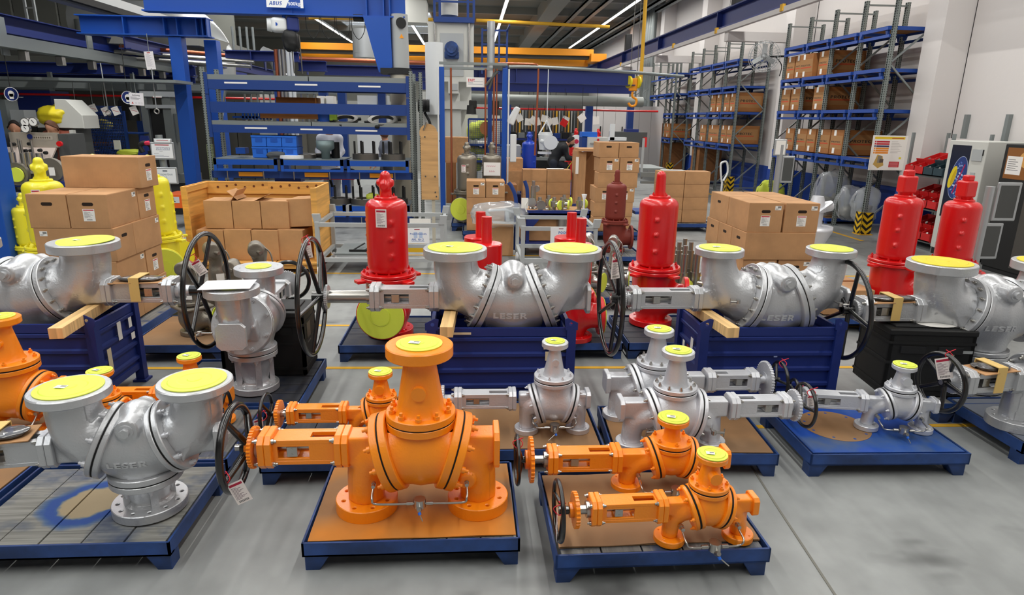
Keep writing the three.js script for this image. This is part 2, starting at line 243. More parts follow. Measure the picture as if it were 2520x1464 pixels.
// cardboard liners and the sprayed sheet
function liner(label, x, z, w, d, turn, m, wave = .004, y = .177) {
  const g = new THREE.PlaneGeometry(w, d, 24, 18).rotateX(-PI / 2), p = g.attributes.position;
  for (let i = 0; i < p.count; i++) { const u = p.getX(i) / w + .5, v = p.getZ(i) / d + .5; p.setY(i, wave * (fbm(u * 4 + x, v * 4, 4, 2) + Math.max(0, Math.abs(u - .5) - .44) * 10 * fbm(u * 9, v * 9, 9, 2))); }
  g.computeVertexNormals(); const b = g.clone(); flip(b); b.translate(0, -.003, 0);
  return solo('cardboard_sheet', label, 'cardboard', [g, b, box(w, .002, d, 0, -.003, 0)], m, [x, y, z], turn, 'cardboard sheets lining the tray pallets');
}
liner('orange-sprayed cardboard sheet under the big orange valve', -.315, -3.435, 1.13, .76, .01, M.sheetOrange, .008);
liner('brown cardboard sheet under the two small orange valves', 1.03, -3.31, 1.12, .72, .02, M.sheet, .014);
liner('brown cardboard sheet in the tray pallet at the left edge', -3.42, -3.56, 1.15, .77, 0, M.sheet);
liner('brown cardboard sheet under the single tapered-neck silver valve', .37, -4.39, 1.1, .74, 0, M.sheet);
liner('brown cardboard sheet under the pair of silver tapered-neck valves', 1.585, -4.28, 1.1, .7, -.05, M.sheet);
liner('brown cardboard sheet under the grey cast valves', -2.9, -6.67, .9, .95, 0, M.sheet);
{ const t = thing('sprayed_sheet', 'bright blue sprayed sheet with a bare round patch on the right tray pallet', 'sheet', [2.955, .17, -4.28], -.02);
  part(t, 'sheet', [rbox(1.1, .012, .8, .004, 0, .006, 0)], M.sheetBlue); part(t, 'bare_patch', [cyl(.25, .25, .002, -.18, .0128, .0, 0, 0, 0, 48)], M.sheet, 'bare brown round patch');
  for (let i = 0; i < 9; i++) { const a = i / 9 * 2 * PI; part(t, 'paint_dab', [cyl(.011, .011, .002, -.18 + .215 * Math.cos(a), .0132, .215 * Math.sin(a), 0, 0, 0, 12)], M.sheetBlue); } }
liner('grey scuffed sheet in the tray pallet at the right edge', 4.62, -4.37, 1.12, .74, 0, mat('#6e7480', .7), .003);

// ---------- corrugated steel box pallets ----------
function wavy(w, y0, y1, n) { // corrugated panel facing +z, centred on x
  const pts = [], H = (y1 - y0) / n; pts.push([0, y0]);
  for (let i = 0; i < n; i++) { const b = y0 + i * H; pts.push([0, b + H * .58], [.022, b + H * .66], [.022, b + H * .84], [0, b + H * .92]); }
  pts.push([0, y1]); const s = shape([...pts, ...pts.slice().reverse().map(([z, y]) => [z - .006, y])]);
  return T(ext(s, w), w / 2, 0, 0, 0, -PI / 2, 0);
}
function boxPallet(label, x, z, w, d, turn, stickers = []) {
  const t = thing('box_pallet', label, 'box pallet', [x, 0, z], turn, 'blue corrugated steel box pallets'), h = .75, y0 = .14;
  for (const [nm, L, a, o] of [['front', w, 0, d / 2], ['right', d, PI / 2, w / 2], ['back', w, PI, d / 2], ['left', d, -PI / 2, w / 2]]) {
    const g = G(T(wavy(L - .1, y0, h - .06, 4), 0, 0, 0), box(L - .08, .07, .03, 0, h - .035, .0), box(L - .08, .06, .03, 0, y0 + .02, 0)); g.rotateY(a); g.translate(Math.sin(a) * (o - .03), 0, Math.cos(a) * (o - .03)); part(t, 'side_panel', g, M.navy);
  }
  for (const sx of [-1, 1]) for (const sz of [-1, 1]) {
    const X = sx * (w / 2 - .03), Z = sz * (d / 2 - .03);
    const tab = [[-.05, 0], [.05, 0], [.06, .09], [.03, .1], [-.05, .06]].map(([a, b]) => [a * -sx, b]);
    part(t, 'corner_post', [box(.075, h + .02, .075, X, h / 2 + .01, Z), T(ext(shape(sx > 0 ? tab.reverse() : tab, [ngon(10, .016, 0, .01 * -sx, .05)]), .008), X + sx * .0, h - .01, Z + sz * .03, 0, 0, 0)], M.navy);
    part(t, 'foot', [box(.12, .02, .12, X, .01, Z)], M.navy);
  }
  part(t, 'base', [box(w - .08, .02, d - .08, 0, y0 + .02, 0)], M.navy);
  for (const [sx, sy, sw, sh, face, m] of stickers) {
    const a = face === 'r' ? PI / 2 : face === 'l' ? -PI / 2 : 0, o = (face === 'f' ? d : w) / 2 - .004; const g = T(new THREE.BoxGeometry(sw, sh, .001), sx, sy, o); g.rotateY(a); const q = part(t, 'sticker', g, m ?? M.paper);
  }
  return t;
}
M.tornPaper = mat('#d8c9a8', .9);
const wb = (x, z, l, turn, label, y = .755) => { const g = G(rbox(.1, .085, l, .003, 0, .0425, 0)); const u = g.attributes.uv; for (let i = 0; i < u.count; i++) u.setXY(i, u.getY(i) * .6, u.getX(i)); return solo('timber_beam', label, 'timber', g, M.wood, [x, y, z], turn, 'squared timbers propping the valves'); };
M.wood = mat('#ffffff', .75, 0, { map: rep(dataTex(256, (u, v) => { const g = fbm(u * 2, v * 40, 40, 3), k = .86 + .26 * g; return [.93 * k, .77 * k, .53 * k]; }), 1.5) });
boxPallet('blue corrugated box pallet at the left, with torn stickers on its side', -3.63, -5.42, 1.26, .7, 0, [[.2, .6, .05, .09, 'r'], [.02, .58, .06, .16, 'r'], [-.18, .38, .06, .22, 'r', M.tornPaper], [.22, .47, .06, .06, 'r']]);
boxPallet('blue corrugated box pallet in the middle, torn label at its top right', .26, -5.27, 1.2, .66, 0, [[-.33, .71, .16, .02, 'f', M.tornPaper], [.40, .62, .11, .1, 'f', M.tornPaper], [.42, .51, .12, .08, 'f', M.tornPaper], [.5, .56, .1, .03, 'f', M.darkGap]]);
boxPallet('blue corrugated box pallet at the right, scraped paint, torn paper on its left side', 2.52, -5.23, 1.22, .62, 0, [[.1, .55, .06, .1, 'l'], [.02, .48, .07, .05, 'l', mat('#7c2430', .8)], [-.1, .47, .05, .08, 'l'], [-.1, .28, .05, .03, 'f', mat('#b9c0cf', .7)], [.05, .5, .03, .012, 'f', mat('#8f9cc4', .7)]]);
function crateBox(label, pos, w, h, d, turn) {
  const t = thing('plastic_crate', label, 'crate', pos, turn, 'black plastic crates'), m = M.blackMatt; for (const s of [-1, 1]) { part(t, 'side', [box(w, h, .03, 0, h / 2, s * (d / 2 - .015))], m); part(t, 'side', [box(.03, h, d, s * (w / 2 - .015), h / 2, 0)], m); }
  for (const y of [.06, h * .52, h - .1]) part(t, 'rib', [box(w + .014, .022, d + .014, 0, y, 0)], m); part(t, 'lid', [rbox(w + .02, .05, d + .02, .012, 0, h - .01, 0), rbox(w - .12, .02, d - .12, .01, 0, h + .02, 0)], m); part(t, 'base', [box(w - .02, .03, d - .02, 0, .015, 0)], m);
  for (const s of [-1, 1]) part(t, 'handle_recess', [box(.2, .06, .02, s * w * .22, h * .72, d / 2 + .002)], M.rubber); return t; }
{ const c = crateBox('black plastic crate behind the end-on silver valve', [-1.8, .18, -5.6], .72, .56, .42, 0); part(c, 'sticker', [box(.002, .2, .12, .362, .36, .05)], M.darkSteel);
  const d = crateBox('black plastic crate under the far right silver valve', [3.87, .18, -5.06], .7, .57, .5, -.1); part(d, 'sticker', [box(.07, .05, .002, .16, .36, .252)], M.tornPaper); part(d, 'sticker', [box(.1, .025, .002, .29, .4, .252)], M.grey); }
wb(-3.12, -5.2, .95, .1, 'squared timber propping the left silver valve on the box rim');
wb(-.165, -5.12, .8, -.04, 'squared timber propping the middle silver valve on the box rim');
wb(2.03, -5.1, .85, .1, 'squared timber propping the right silver valve on the box rim');
// ---------- changeover valves ----------
const stickerTex = canvasTex(128, 80, (g, w, h) => { g.fillStyle = '#f4f3ee'; g.fillRect(0, 0, w, h); g.fillStyle = '#222'; for (let i = 0; i < 26; i++) g.fillRect(52 + i * 2.6, 8, 1 + (i * 7 % 3) * .6, 34); g.fillRect(8, 52, 70, 5); g.fillRect(8, 64, 50, 4); });
M.sticker = mat('#ffffff', .7, 0, { map: stickerTex });
const tagTex = canvasTex(128, 208, (g, w, h) => { g.fillStyle = '#efe6e2'; g.fillRect(0, 0, w, h); g.fillStyle = '#b3203f'; g.fillRect(10, 14, w - 20, 22); g.fillStyle = '#6b5560'; for (let i = 0; i < 11; i++) g.fillRect(12, 50 + i * 11, 40 + (i * 37 % 60), 4); g.fillStyle = '#222'; for (let i = 0; i < 22; i++) g.fillRect(20 + i * 4, 176, 1 + (i * 5 % 3), 20); });
M.tag = mat('#ffffff', .7, 0, { map: tagTex });
function tagMesh(parent, s, pos, rot, name = 'paper_tag') { const g = new THREE.BoxGeometry(.075 * s, .125 * s, .0012); g.translate(0, -.0625 * s, 0); const m = part(parent, name, g, M.tag, 'white paper tag with red heading'); m.position.set(...pos); m.rotation.set(...rot); return m; }
const octo = (a, b, c) => [[-a + c, -b], [a - c, -b], [a, -b + c], [a, b - c], [a - c, b], [-a + c, b], [-a, b - c], [-a, -b + c]];
function gear(R, n, h, depth) { const p = []; for (let i = 0; i < n; i++) for (const [f, r] of [[0, R - depth], [.25, R - depth], [.38, R], [.62, R], [.75, R - depth]]) { const a = (i + f) / n * 2 * PI; p.push([r * Math.cos(a), r * Math.sin(a)]); } return T(ext(shape(p), h, .0015), 0, 0, -h / 2); }
function handwheel(R, r, spokes, dish, hubR, hubL) { // axis +x, rim centre at x = 0, hub at x = dish
  const ri = [T(new THREE.TorusGeometry(R - r, r, 12, 64), 0, 0, 0, 0, PI / 2, 0)], sp = [];
  for (let i = 0; i < spokes; i++) { const a = (i + .3) / spokes * 2 * PI; sp.push(rod([dish, hubR * .7 * Math.cos(a), hubR * .7 * Math.sin(a)], [0, (R - r) * Math.cos(a), (R - r) * Math.sin(a)], r * 1.0, 8, r * .8)); }
  const hub = cyl(hubR, hubR, hubL, dish, 0, 0, 0, 0, PI / 2, 20);
  return { rim: G(ri), spokes: sp.map((s) => G(s)), hub: G(hub) };
}
const boltG = (r) => once('bolt' + r, () => G(cyl(r, r, r * 1.15, 0, r * .57, 0, 0, 0, 0, 6), cyl(r * .52, r * .52, r * 1.1, 0, r * 1.6, 0, 0, 0, 0, 10)));
function bolts(parent, n, R, r, c, nrm, m, from = 0, to = 2 * PI) {
  const q = orient(nrm);
  for (let i = 0; i < n; i++) { const a = from + (i + .5) / n * (to - from), b = part(parent, 'bolt', boltG(r), m); b.position.copy(V(R * Math.cos(a), 0, R * Math.sin(a)).applyQuaternion(q).add(c)); b.quaternion.copy(q); }
}
// local frame while building: origin on the spindle axis, outlets towards +y, common port towards -y, spindle along -x. "flip" turns it over.
const DIMS = {
  large: { key: 'L', s: .479, fR: .262, ft: .075, top: .42, nR: .178, jx: .236, jy: .0, jR: .29, jt: .042, tilt: 22.3, ring: [-.33, -.41], ringR: .235, neck: [.17, .17], baseR: .25, baseY: -.70, boss: [.2, .27, .074], bw: .1, cell: .016, jb: 16, br: .017, capR: .225 },
  largeSlim: { key: 'LS', s: .487, fR: .2, ft: .06, top: .44, nR: .135, jx: .2, jy: .0, jR: .3, jt: .045, tilt: 17, ring: [-.3, -.36], ringR: .24, neck: [.17, .17], baseR: .25, baseY: -.69, boss: [.2, .3, .07], bw: .085, cell: .016, jb: 16, br: .016, capR: .17 },
  medium: { key: 'MD', s: .317, fR: .2, ft: .052, top: .345, nR: .132, jx: .165, jy: .02, jR: .215, jt: .032, tilt: 22, ring: [-.155, -.235], ringR: .192, neck: [.118, .105], baseR: .2, baseY: -.425, boss: [.15, .19, .062], bw: .078, cell: .011, jb: 8, br: .017, capR: .168, holes: 12 },
  mediumTall: { key: 'MT', er: .5, s: .34, fR: .2, ft: .06, top: .36, nR: .125, jx: .17, jy: .0, jR: .235, jt: .034, tilt: 20, ring: [-.225, -.31], ringR: .192, neck: [.135, .1], baseR: .185, baseY: -.61, boss: [.15, .2, .06], bw: .085, cell: .012, jb: 8, br: .02, capR: .105, holes: 8, topHoles: 8 },
  bigB: { key: 'BB', flip: true, s: .325, fR: .178, ft: .075, top: .40, nR: .1, jx: .182, jy: .035, jR: .23, jt: .046, tilt: 17, ring: [-.13, -.222], ringR: .196, neck: [.128, .088], baseR: .186, baseY: -.615, baseT: .066, bw: .088, cell: .011, jb: 10, br: .019, rb: 10, capR: .127, holes: 8, pad: [-.37, .04] },
  coneB: { key: 'CB', flip: true, s: .19, fR: .088, ft: .04, top: .26, nR: .05, jx: .118, jy: .04, jR: .15, jt: .026, tilt: 17, ring: [-.125, -.187], ringR: .143, neck: [.07, .042], baseR: .094, baseY: -.44, baseT: .042, bw: .05, cell: .008, jb: 8, br: .011, rb: 8, capR: .07, holes: 4, pad: [-.3, .024] },
  conePairB: { key: 'CP', flip: true, s: .285, fR: .108, ft: .045, top: .296, nR: .066, jx: .135, jy: .06, jR: .192, jt: .03, tilt: 15, ring: [-.105, -.17], ringR: .15, neck: [.078, .055], baseR: .111, baseY: -.42, baseT: .045, bw: .062, cell: .009, jb: 8, br: .013, rb: 10, capR: .09, holes: 4 },
  smallB: { key: 'SB', flip: true, s: .195, fR: .084, ft: .038, top: .215, nR: .042, jx: .08, jy: .01, jR: .122, jt: .024, tilt: 17, ring: [-.085, -.14], ringR: .107, neck: [.06, .045], baseR: .083, baseY: -.305, baseT: .034, bw: .042, cell: .0068, jb: 6, br: .0105, rb: 8, capR: .08, holes: 4, pad: [-.2, .033], padZ: .085 },
  wideB: { key: 'WB', flip: true, s: .265, fR: .096, ft: .04, top: .2, nR: .05, jx: .1, jy: .0, jR: .132, jt: .026, tilt: 16, ring: [-.07, -.13], ringR: .125, neck: [.05, .048], baseR: .096, baseY: -.27, baseT: .036, bw: .05, cell: .0075, jb: 6, br: .0115, rb: 6, capR: .093, holes: 4 },
};
function valveGeo(d) { return once('valve' + d.key, () => {
  const t = rad(d.tilt), n = V(-Math.cos(t), Math.sin(t), 0), jc = V(-d.jx, -d.jy * 0 + d.jy, 0), X = d.flip ? PI : 0, F = (g) => { g = G(g); if (X) g.rotateX(PI); return boxUV(g); };
  const e0 = jc.clone().addScaledVector(n, d.jt), fy = d.top - d.ft, P = [];
  const b1 = e0.clone().addScaledVector(n, d.flip ? d.jR * .4 : d.jR * .36), b3 = V(-d.s, fy, 0), b2 = V(-d.s, fy - (d.flip ? d.top * .5 : .62 * d.top), 0);
  const N = 9; for (let i = 0; i <= N; i++) { const u = i / N, q = [e0, b1, b2, b3].reduce((s, p, k) => s.addScaledVector(p, [(1 - u) ** 3, 3 * u * (1 - u) ** 2, 3 * u * u * (1 - u), u ** 3][k]), V(0, 0, 0)); P.push([q.x, q.y, 0, (d.er ?? (d.flip ? .52 : .74)) * d.jR * (1 - u) ** (d.flip ? 2.3 : 1.2) + d.nR * (1 - (1 - u) ** (d.flip ? 2.3 : 1.2))]); }
  const bx0 = -(d.bossX ?? d.s + d.nR * .55), k = d.jR * .22, reach = -(d.reach ?? d.s * 1.32);
  const half = (x, y, z) => {
    let v = 1e3; for (let i = 0; i < N; i++) v = smin(v, dcap(x, y, z, P[i], P[i + 1], P[i][3], P[i + 1][3]), .004);
    v = smin(v, dbox(x, y, z, [(reach - d.jx * (d.flip ? .9 : 1.2)) / 2, 0, 0], [(-reach - d.jx * (d.flip ? .9 : 1.2)) / 2, d.bw * .95, d.bw * .85], .01), k * .5);
    if (!d.flip) { const a = rad(-26), px = x + d.s * .72, py = y + .02 * d.jR / .29, rx = px * Math.cos(a) - py * Math.sin(a), ry = px * Math.sin(a) + py * Math.cos(a); v = smin(v, dbox(rx, ry, z, [0, 0, 0], [d.jR * .22, d.jR * .34, d.nR * 1.1], .012), .015); }
    else { v = smin(v, dbox(x, y, z, [-d.s, d.top * .45, 0], [d.nR * .9, d.top * .42, d.nR * .35], .01), k * .6); v = smin(v, dcyl(x, y, z, [-d.s * .8, d.top * .42, 0], [-d.s * .8, d.top * .42, d.nR * 1.32], d.nR * .5), k * .5); }
    v = Math.max(v, y - fy - .004); const pl = (x - e0.x) * n.x + (y - e0.y) * n.y; return Math.max(v, -(pl + .002));
  };
  const lo = [Math.min(reach, -d.s - d.nR * 1.9) - .03, -d.jR * 1.3, -d.jR * 1.15], hi = [-d.jx + d.jR * .75, d.top, d.jR * 1.1], elbowL = sdf(half, lo, hi, d.cell);
  const elbowR = elbowL.clone(); elbowR.rotateY(PI); // same casting turned round
  const cr = d.ringR * .86, bodyF = (x, y, z) => {
    let v = dcap(x, y, z, [0, d.jy - .1 * d.jR, 0], [0, d.ring[0], 0], d.jR * .8, cr);
    for (const sx of [-1, 1]) v = smin(v, dcyl(x, y, z, [0, d.jy - .06 * d.jR, 0], [sx * d.jx * .985, d.jy, 0], d.jR * (d.flip ? .84 : .87), .02), k);
    if (d.boss) { v = smin(v, dcyl(x, y, z, [0, d.boss[0], -d.boss[1] * .8], [0, d.boss[0], d.boss[1]], d.boss[2], .01), k * .6); v = smin(v, Math.hypot(x, y - d.boss[0], z) - d.boss[2] * 1.5, k); }
    else { v = smin(v, dcap(x, y, z, [0, d.jy + d.jR * .6, 0], [0, d.jy + d.jR * .75, d.jR * .72], .25 * d.jR, .2 * d.jR), k); }
    v = Math.max(v, d.ring[0] - .002 - y);
    for (const sx of [-1, 1]) v = Math.max(v, (x - sx * (jc.x * -1)) * sx * -n.x + (y - jc.y) * n.y - .001);
    return v;
  }, body = sdf(bodyF, [-d.jx - d.jR * .5, d.ring[0] - .01, -d.jR * 1.1], [d.jx + d.jR * .5, d.jR * 1.35, d.jR * 1.1].map((v, i) => i === 2 && d.boss ? Math.max(v, d.boss[1] + .02) : v), d.cell);
  const J = (sx) => { const nn = V(n.x * -sx * 1, n.y, 0), c = V(jc.x * -sx, jc.y, 0); if (sx < 0) nn.x = n.x, c.x = jc.x; const g = .006;
    return F([...along(disc(d.jR, d.jt, 48, .005), nn, c.clone().addScaledVector(nn, g / 2)), ...along(disc(d.jR, d.jt, 48, .005), nn.clone().negate(), c.clone().addScaledVector(nn, -g / 2))]); };
  const seams = [-1, 1].map((sx) => { const nn = V(sx * Math.cos(t), Math.sin(t), 0), c = V(sx * d.jx, d.jy, 0); return F(along(disc(d.jR * .988, .01, 48, .001), nn, c.clone().addScaledVector(nn, -.005))); });
  const joints = [-1, 1].map(J), jf = [-1, 1].map((sx) => { const nn = V(sx * Math.cos(t), Math.sin(t), 0), c = V(sx * d.jx, d.jy, 0).addScaledVector(nn, d.jt + .003); if (X) { nn.y *= -1; c.y *= -1; } return [c, nn]; });
  const ringH = d.ring[0] - d.ring[1], rh = ringH / 2 - .002;
  const ring = F([...disc(d.ringR, rh, 48, .004).map((g) => T(g, 0, d.ring[0] - rh, 0)), ...disc(d.ringR, rh, 48, .004).map((g) => T(g, 0, d.ring[1], 0))]), ringSeam = F(disc(d.ringR * .988, .008, 48, .001).map((g) => T(g, 0, d.ring[1] + rh - .002, 0)));
  const bt = d.baseT ?? .055, flare = .03;
  const neckG = [lathe([[d.neck[0] * 1.18, d.ring[1]], [d.neck[0] * 1.04, d.ring[1] - .02 * d.jR / .2], [d.neck[0], d.ring[1] - .05 * d.jR / .2], [d.neck[1], d.baseY + bt + flare], [d.neck[1] * 1.08, d.baseY + bt + flare * .4], [d.neck[1] * 1.25, d.baseY + bt]].reverse(), 40)];
  if (!d.flip) for (let i = 0; i < 4; i++) neckG.push(T(box(d.neck[0] * .34, d.ring[1] - d.baseY - bt, .04, 0, (d.ring[1] + d.baseY + bt) / 2, d.neck[0] * .96), 0, 0, 0, 0, i * PI / 2 + .5, 0));
  if (d.pad) neckG.push(T(cyl(d.pad[1], d.pad[1], (d.padZ ?? d.neck[0] * 1.06), 0, 0, 0, PI / 2, 0, 0, 28), 0, d.pad[0], -(d.padZ ?? d.neck[0] * 1.06) / 2));
  const base = F(d.flip ? disc(d.baseR, bt, 56, .006).map((g) => T(g, 0, d.baseY, 0)) : holedDisc(d.baseR, bt, d.holes ?? 12, d.baseR * .07, d.baseR * .82).translate(0, d.baseY, 0));
  const out = [-1, 1].map((sx) => F(d.holes && (d.flip || d.topHoles) ? holedDisc(d.fR, d.ft, d.holes, d.fR * (d.flip ? .085 : .075), d.fR * .76).translate(sx * d.s, fy, 0) : disc(d.fR, d.ft, 56, .006).map((g) => T(g, sx * d.s, fy, 0))));
  return { elbows: [F(elbowL), F(elbowR)], body: F(body), joints, seams, ringSeam, jf, ring, surf: (x, y) => { let z = d.jR * 1.1; while (z > 0 && bodyF(x, y, z) > 0) z -= .001; return z; }, neck: F(neckG), base, out, reach: -reach, X };
}); }
function stemGeo(d, o, side) { const st = { y0: o.plate1, y1: o.plate2, w: o.yw ?? .075, ...o }; return once('stem' + [d.key, side, o.plate1, o.plate2, o.spr, o.sprR, o.wheelX, o.wheelR, o.yw, o.spokes].join(), () => {
  const S = (g) => { g = G(g); if (side > 0) g.rotateY(PI); return boxUV(g); }, pw = st.w * 1.28, pt = Math.min(.04, st.w * .5), h = st.w, hz = st.w * .92, x1 = -st.plate1, x2 = -st.plate2, th = h * .3;
  const plate = (x) => T(ext(shape(octo(pw, pw, pw * .35)), pt, .004), x - pt / 2, 0, 0, 0, PI / 2, 0);
  const L = x1 - x2 - pt, c = (x1 + x2) / 2, wx0 = x2 + pt / 2 + L * .12, wx1 = wx0 + L * .46;
  const side_ = ext(shape(rect(x2 + pt / 2, x1 - pt / 2, -h, h), [rect(wx0, wx1, -h * .5, h * .5).reverse()]), th * .6, .001), top = ext(shape(rect(x2 + pt / 2, x1 - pt / 2, -hz, hz), [rect(x1 - pt / 2 - L * .42, x1 - pt / 2 - L * .06, -hz * .45, hz * .45).reverse()]), th, .001);
  const yoke = S([T(side_.clone(), 0, 0, hz - th * .6), T(side_, 0, 0, -hz), T(top.clone(), 0, h, 0, PI / 2, 0, 0), T(top, 0, -h + th, 0, PI / 2, 0, 0)]);
  const nuts = (x, dir) => [-1, 1].flatMap((a) => [-1, 1].map((b) => [x, a * pw * .72, b * pw * .72, dir]));
  const sp = -st.spr, R = st.sprR, wheel = handwheel(st.wheelR, st.wr ?? Math.max(.0125, st.wheelR * .075), st.spokes ?? 3, st.dish ?? st.wheelR * .16, st.hubR ?? st.wheelR * .13, st.hubL ?? st.wheelR * .3), wx = -st.wheelX;
  const nutG = G(cyl(pw * .17, pw * .17, pw * .2, 0, 0, 0, 0, 0, PI / 2, 6), cyl(pw * .09, pw * .09, pw * .5, 0, 0, 0, 0, 0, PI / 2, 8));
  return { plates: [S([plate(x1 + pt * .52), plate(x1 - pt * .52)]), S([plate(x2 + pt * .52), plate(x2 - pt * .52)])], yoke,
    slider: S([rbox(h * .8, h * .85, hz * 1.85, .004, wx0 + (wx1 - wx0) * .45, 0, 0), cyl(h * .08, h * .08, hz * 1.9, wx0 + (wx1 - wx0) * .45, h * .22, 0, PI / 2), cyl(h * .08, h * .08, hz * 1.9, wx0 + (wx1 - wx0) * .45, -h * .22, 0, PI / 2)]), spindle: S([rod([x1, 0, 0], [wx - .0, 0, 0], h * .26, 14)]),
    sleeve: S([rod([x2 - pt, 0, 0], [sp + .012, 0, 0], h * (st.thin ?? .62), 22), cyl(h * .8, h * .8, h * .35, x2 - pt - h * .2, 0, 0, 0, 0, PI / 2, 20)]), sprocket: S([T(gear(R, st.teeth ?? 34, .022, R * .06), sp, 0, 0, 0, PI / 2, 0), cyl(R * .42, R * .42, h * .8, sp - h * .2, 0, 0, 0, 0, PI / 2, 20)]),
    hub: S([T(wheel.hub.clone(), wx, 0, 0), rod([sp - .01, 0, 0], [wx + (st.dish ?? st.wheelR * .16), 0, 0], Math.max((st.hubR ?? st.wheelR * .13) * .85, .014), 18)]), rim: S([T(wheel.rim.clone(), wx, 0, 0)]), spokes: wheel.spokes.map((s) => S([T(s.clone(), wx, 0, 0)])), nuts: [...nuts(x1 - pt * 1.1, -1), ...nuts(x2 - pt * 1.1, -1), ...nuts(x2 + pt * 1.1, 1)].map(([x, y, z]) => [side > 0 ? -x : x, y, z]), nutG, wx: side > 0 ? -wx : wx };
}); }
const brandGeo = (s) => once('brand' + s, () => { const g = new TextGeometry('LESER', { font, size: s, depth: .05, curveSegments: 4, bevelEnabled: true, bevelSize: .001, bevelThickness: .002, bevelSegments: 1 }); g.computeBoundingBox(); g.scale(1.25, .8, 1); return g.translate(-g.boundingBox.max.x * .625, 0, 0); });
function changeoverValve(label, dims, m, pos, turn, side, st, o = {}) {
  const d = DIMS[dims], t = thing('changeover_valve', label, 'valve', pos, turn, o.group), v = valveGeo(d), s = stemGeo(d, st, side), up = d.flip ? d.top : -d.baseY, bm = o.boltMat ?? m;
  const r = new THREE.Group(); const P = (n, g, mm = m, par = t, lab) => { const q = part(par, n, g, mm, lab); if (par === t) q.position.y = up; return q; };
  P('body', v.body); P('elbow', v.elbows[0]); P('elbow', v.elbows[1]);
  [0, 1].forEach((i) => { const j = P('joint_flange', v.joints[i]); part(j, 'gasket', v.seams[i], M.darkGap, 'dark joint line'); bolts(j, d.jb, d.jR * .87, d.br, v.jf[i][0], v.jf[i][1], bm); });
  const ring = P('ring_flange', v.ring), dn = d.flip ? 1 : -1; bolts(ring, d.rb ?? 8, d.ringR * .84, d.br, V(0, (d.flip ? -d.ring[1] : d.ring[1]), 0), V(0, dn, 0), bm);
  part(ring, 'gasket', v.ringSeam, M.darkGap, 'dark joint line'); P('neck', v.neck); const base = P('base_flange', v.base);
  v.out.forEach((g, i) => { const f = P('outlet_flange', g); if (!d.flip) capOn(f, d.capR, (i * 2 - 1) * d.s, d.top, 0, o.capMat, o.stick?.[i] ?? i === 0, o.capTilt?.[i]); });
  if (d.flip) capOn(base, d.capR, 0, -d.baseY, 0, o.capMat, true);
  // blind boss on the side away from the handwheel
  const bp = P('blind_plate', once('blind' + d.key + side, () => G(T(ext(shape(octo(d.bw * 1.25, d.bw * 1.2, d.bw * .35)), .034, .004), -side * v.reach - .017, 0, 0, 0, PI / 2, 0))));
  s.plates.forEach((g, i) => P('mounting_plate', g)); const yk = P('yoke', s.yoke); P('slider', s.slider, M.steel, t, 'bright steel position block'); P('spindle', s.spindle, M.steel, t, 'bright steel spindle');
  for (const n of s.nuts) { const q = P('nut', s.nutG, st.nutMat ?? M.steel); q.position.set(n[0], n[1] + up, n[2]); }
  P('sleeve', s.sleeve, st.sleeveMat ?? m); if (R_(st)) P('sprocket', s.sprocket, st.sprMat ?? m);
  const hw = P('handwheel', s.rim, M.black, t, 'black handwheel'); part(hw, 'hub', s.hub, M.black); s.spokes.forEach((g) => part(hw, 'spoke', g, M.black));
  if (st.tag) { tagMesh(hw, st.tag[0], [s.wx + (st.tag[3] ?? 0), st.tag[1], st.tag[2]], st.tag[4] ?? [0, 0, .15]); part(hw, 'red_tie', G(tube([[s.wx, st.tag[1] + .05, st.tag[2] - .03], [s.wx + .03, st.tag[1] + .02, st.tag[2]], [s.wx, st.tag[1] - .01, st.tag[2] + .01], [s.wx - .03, st.tag[1] + .03, st.tag[2]], [s.wx + .03, st.tag[1] + .07, st.tag[2] + .02]], .003, 5)), M.tie, 'red plastic tie'); }
  if (d.boss) { P('plug', once('plug' + d.key, () => G(cyl(d.boss[2] * .62, d.boss[2] * .62, .012, 0, d.boss[0], d.boss[1] + .004, PI / 2), cyl(d.boss[2] * .42, d.boss[2] * .42, .03, 0, d.boss[0], d.boss[1] + .02, PI / 2, 0, 0, 6)))); }
  if (o.brand) P('raised_lettering', once('lett' + d.key, () => { const g = brandGeo(d.jR * .2).clone(), y0 = d.jy - d.jR * .42, p = g.attributes.position; for (let i = 0; i < p.count; i++) p.setZ(i, p.getZ(i) - .05 + .004 + v.surf(p.getX(i), y0 + p.getY(i))); return G(T(g, 0, y0, 0)); }), m, t, 'raised maker lettering');
  if (o.pipe) { const px = d.s * .8, y0 = -d.top * .42, z0 = d.nR * 1.32, y1 = o.pipe[0], z1 = o.pipe[1];
    P('equalising_pipe', G([tube([[-px, y0, z0 - .01], [-px, y0, z0 + .02], [-px, y0 - .015, z0 + .03], [-px, y1 + .03, z1], [-px + .03, y1, z1], [0, y1, z1], [px - .03, y1, z1], [px, y1 + .03, z1], [px, y0 - .015, z0 + .03], [px, y0, z0 + .02], [px, y0, z0 - .01]], .0055 * (d.jR / .13) ** .4, 8, 80)]), M.steel, t, 'bright steel pipe');
    for (const sx of [-1, 1]) { P('pipe_fitting', G(cyl(.014, .014, .02, sx * px, y0, z0 + .004, PI / 2, 0, 0, 6), cyl(.011, .011, .03, sx * px, y0, z0 + .02, PI / 2, 0, 0, 10)), M.steel); P('pipe_fitting', G(cyl(.012, .012, .035, sx * .055, y1, z1, 0, 0, PI / 2, 6)), M.steel); }
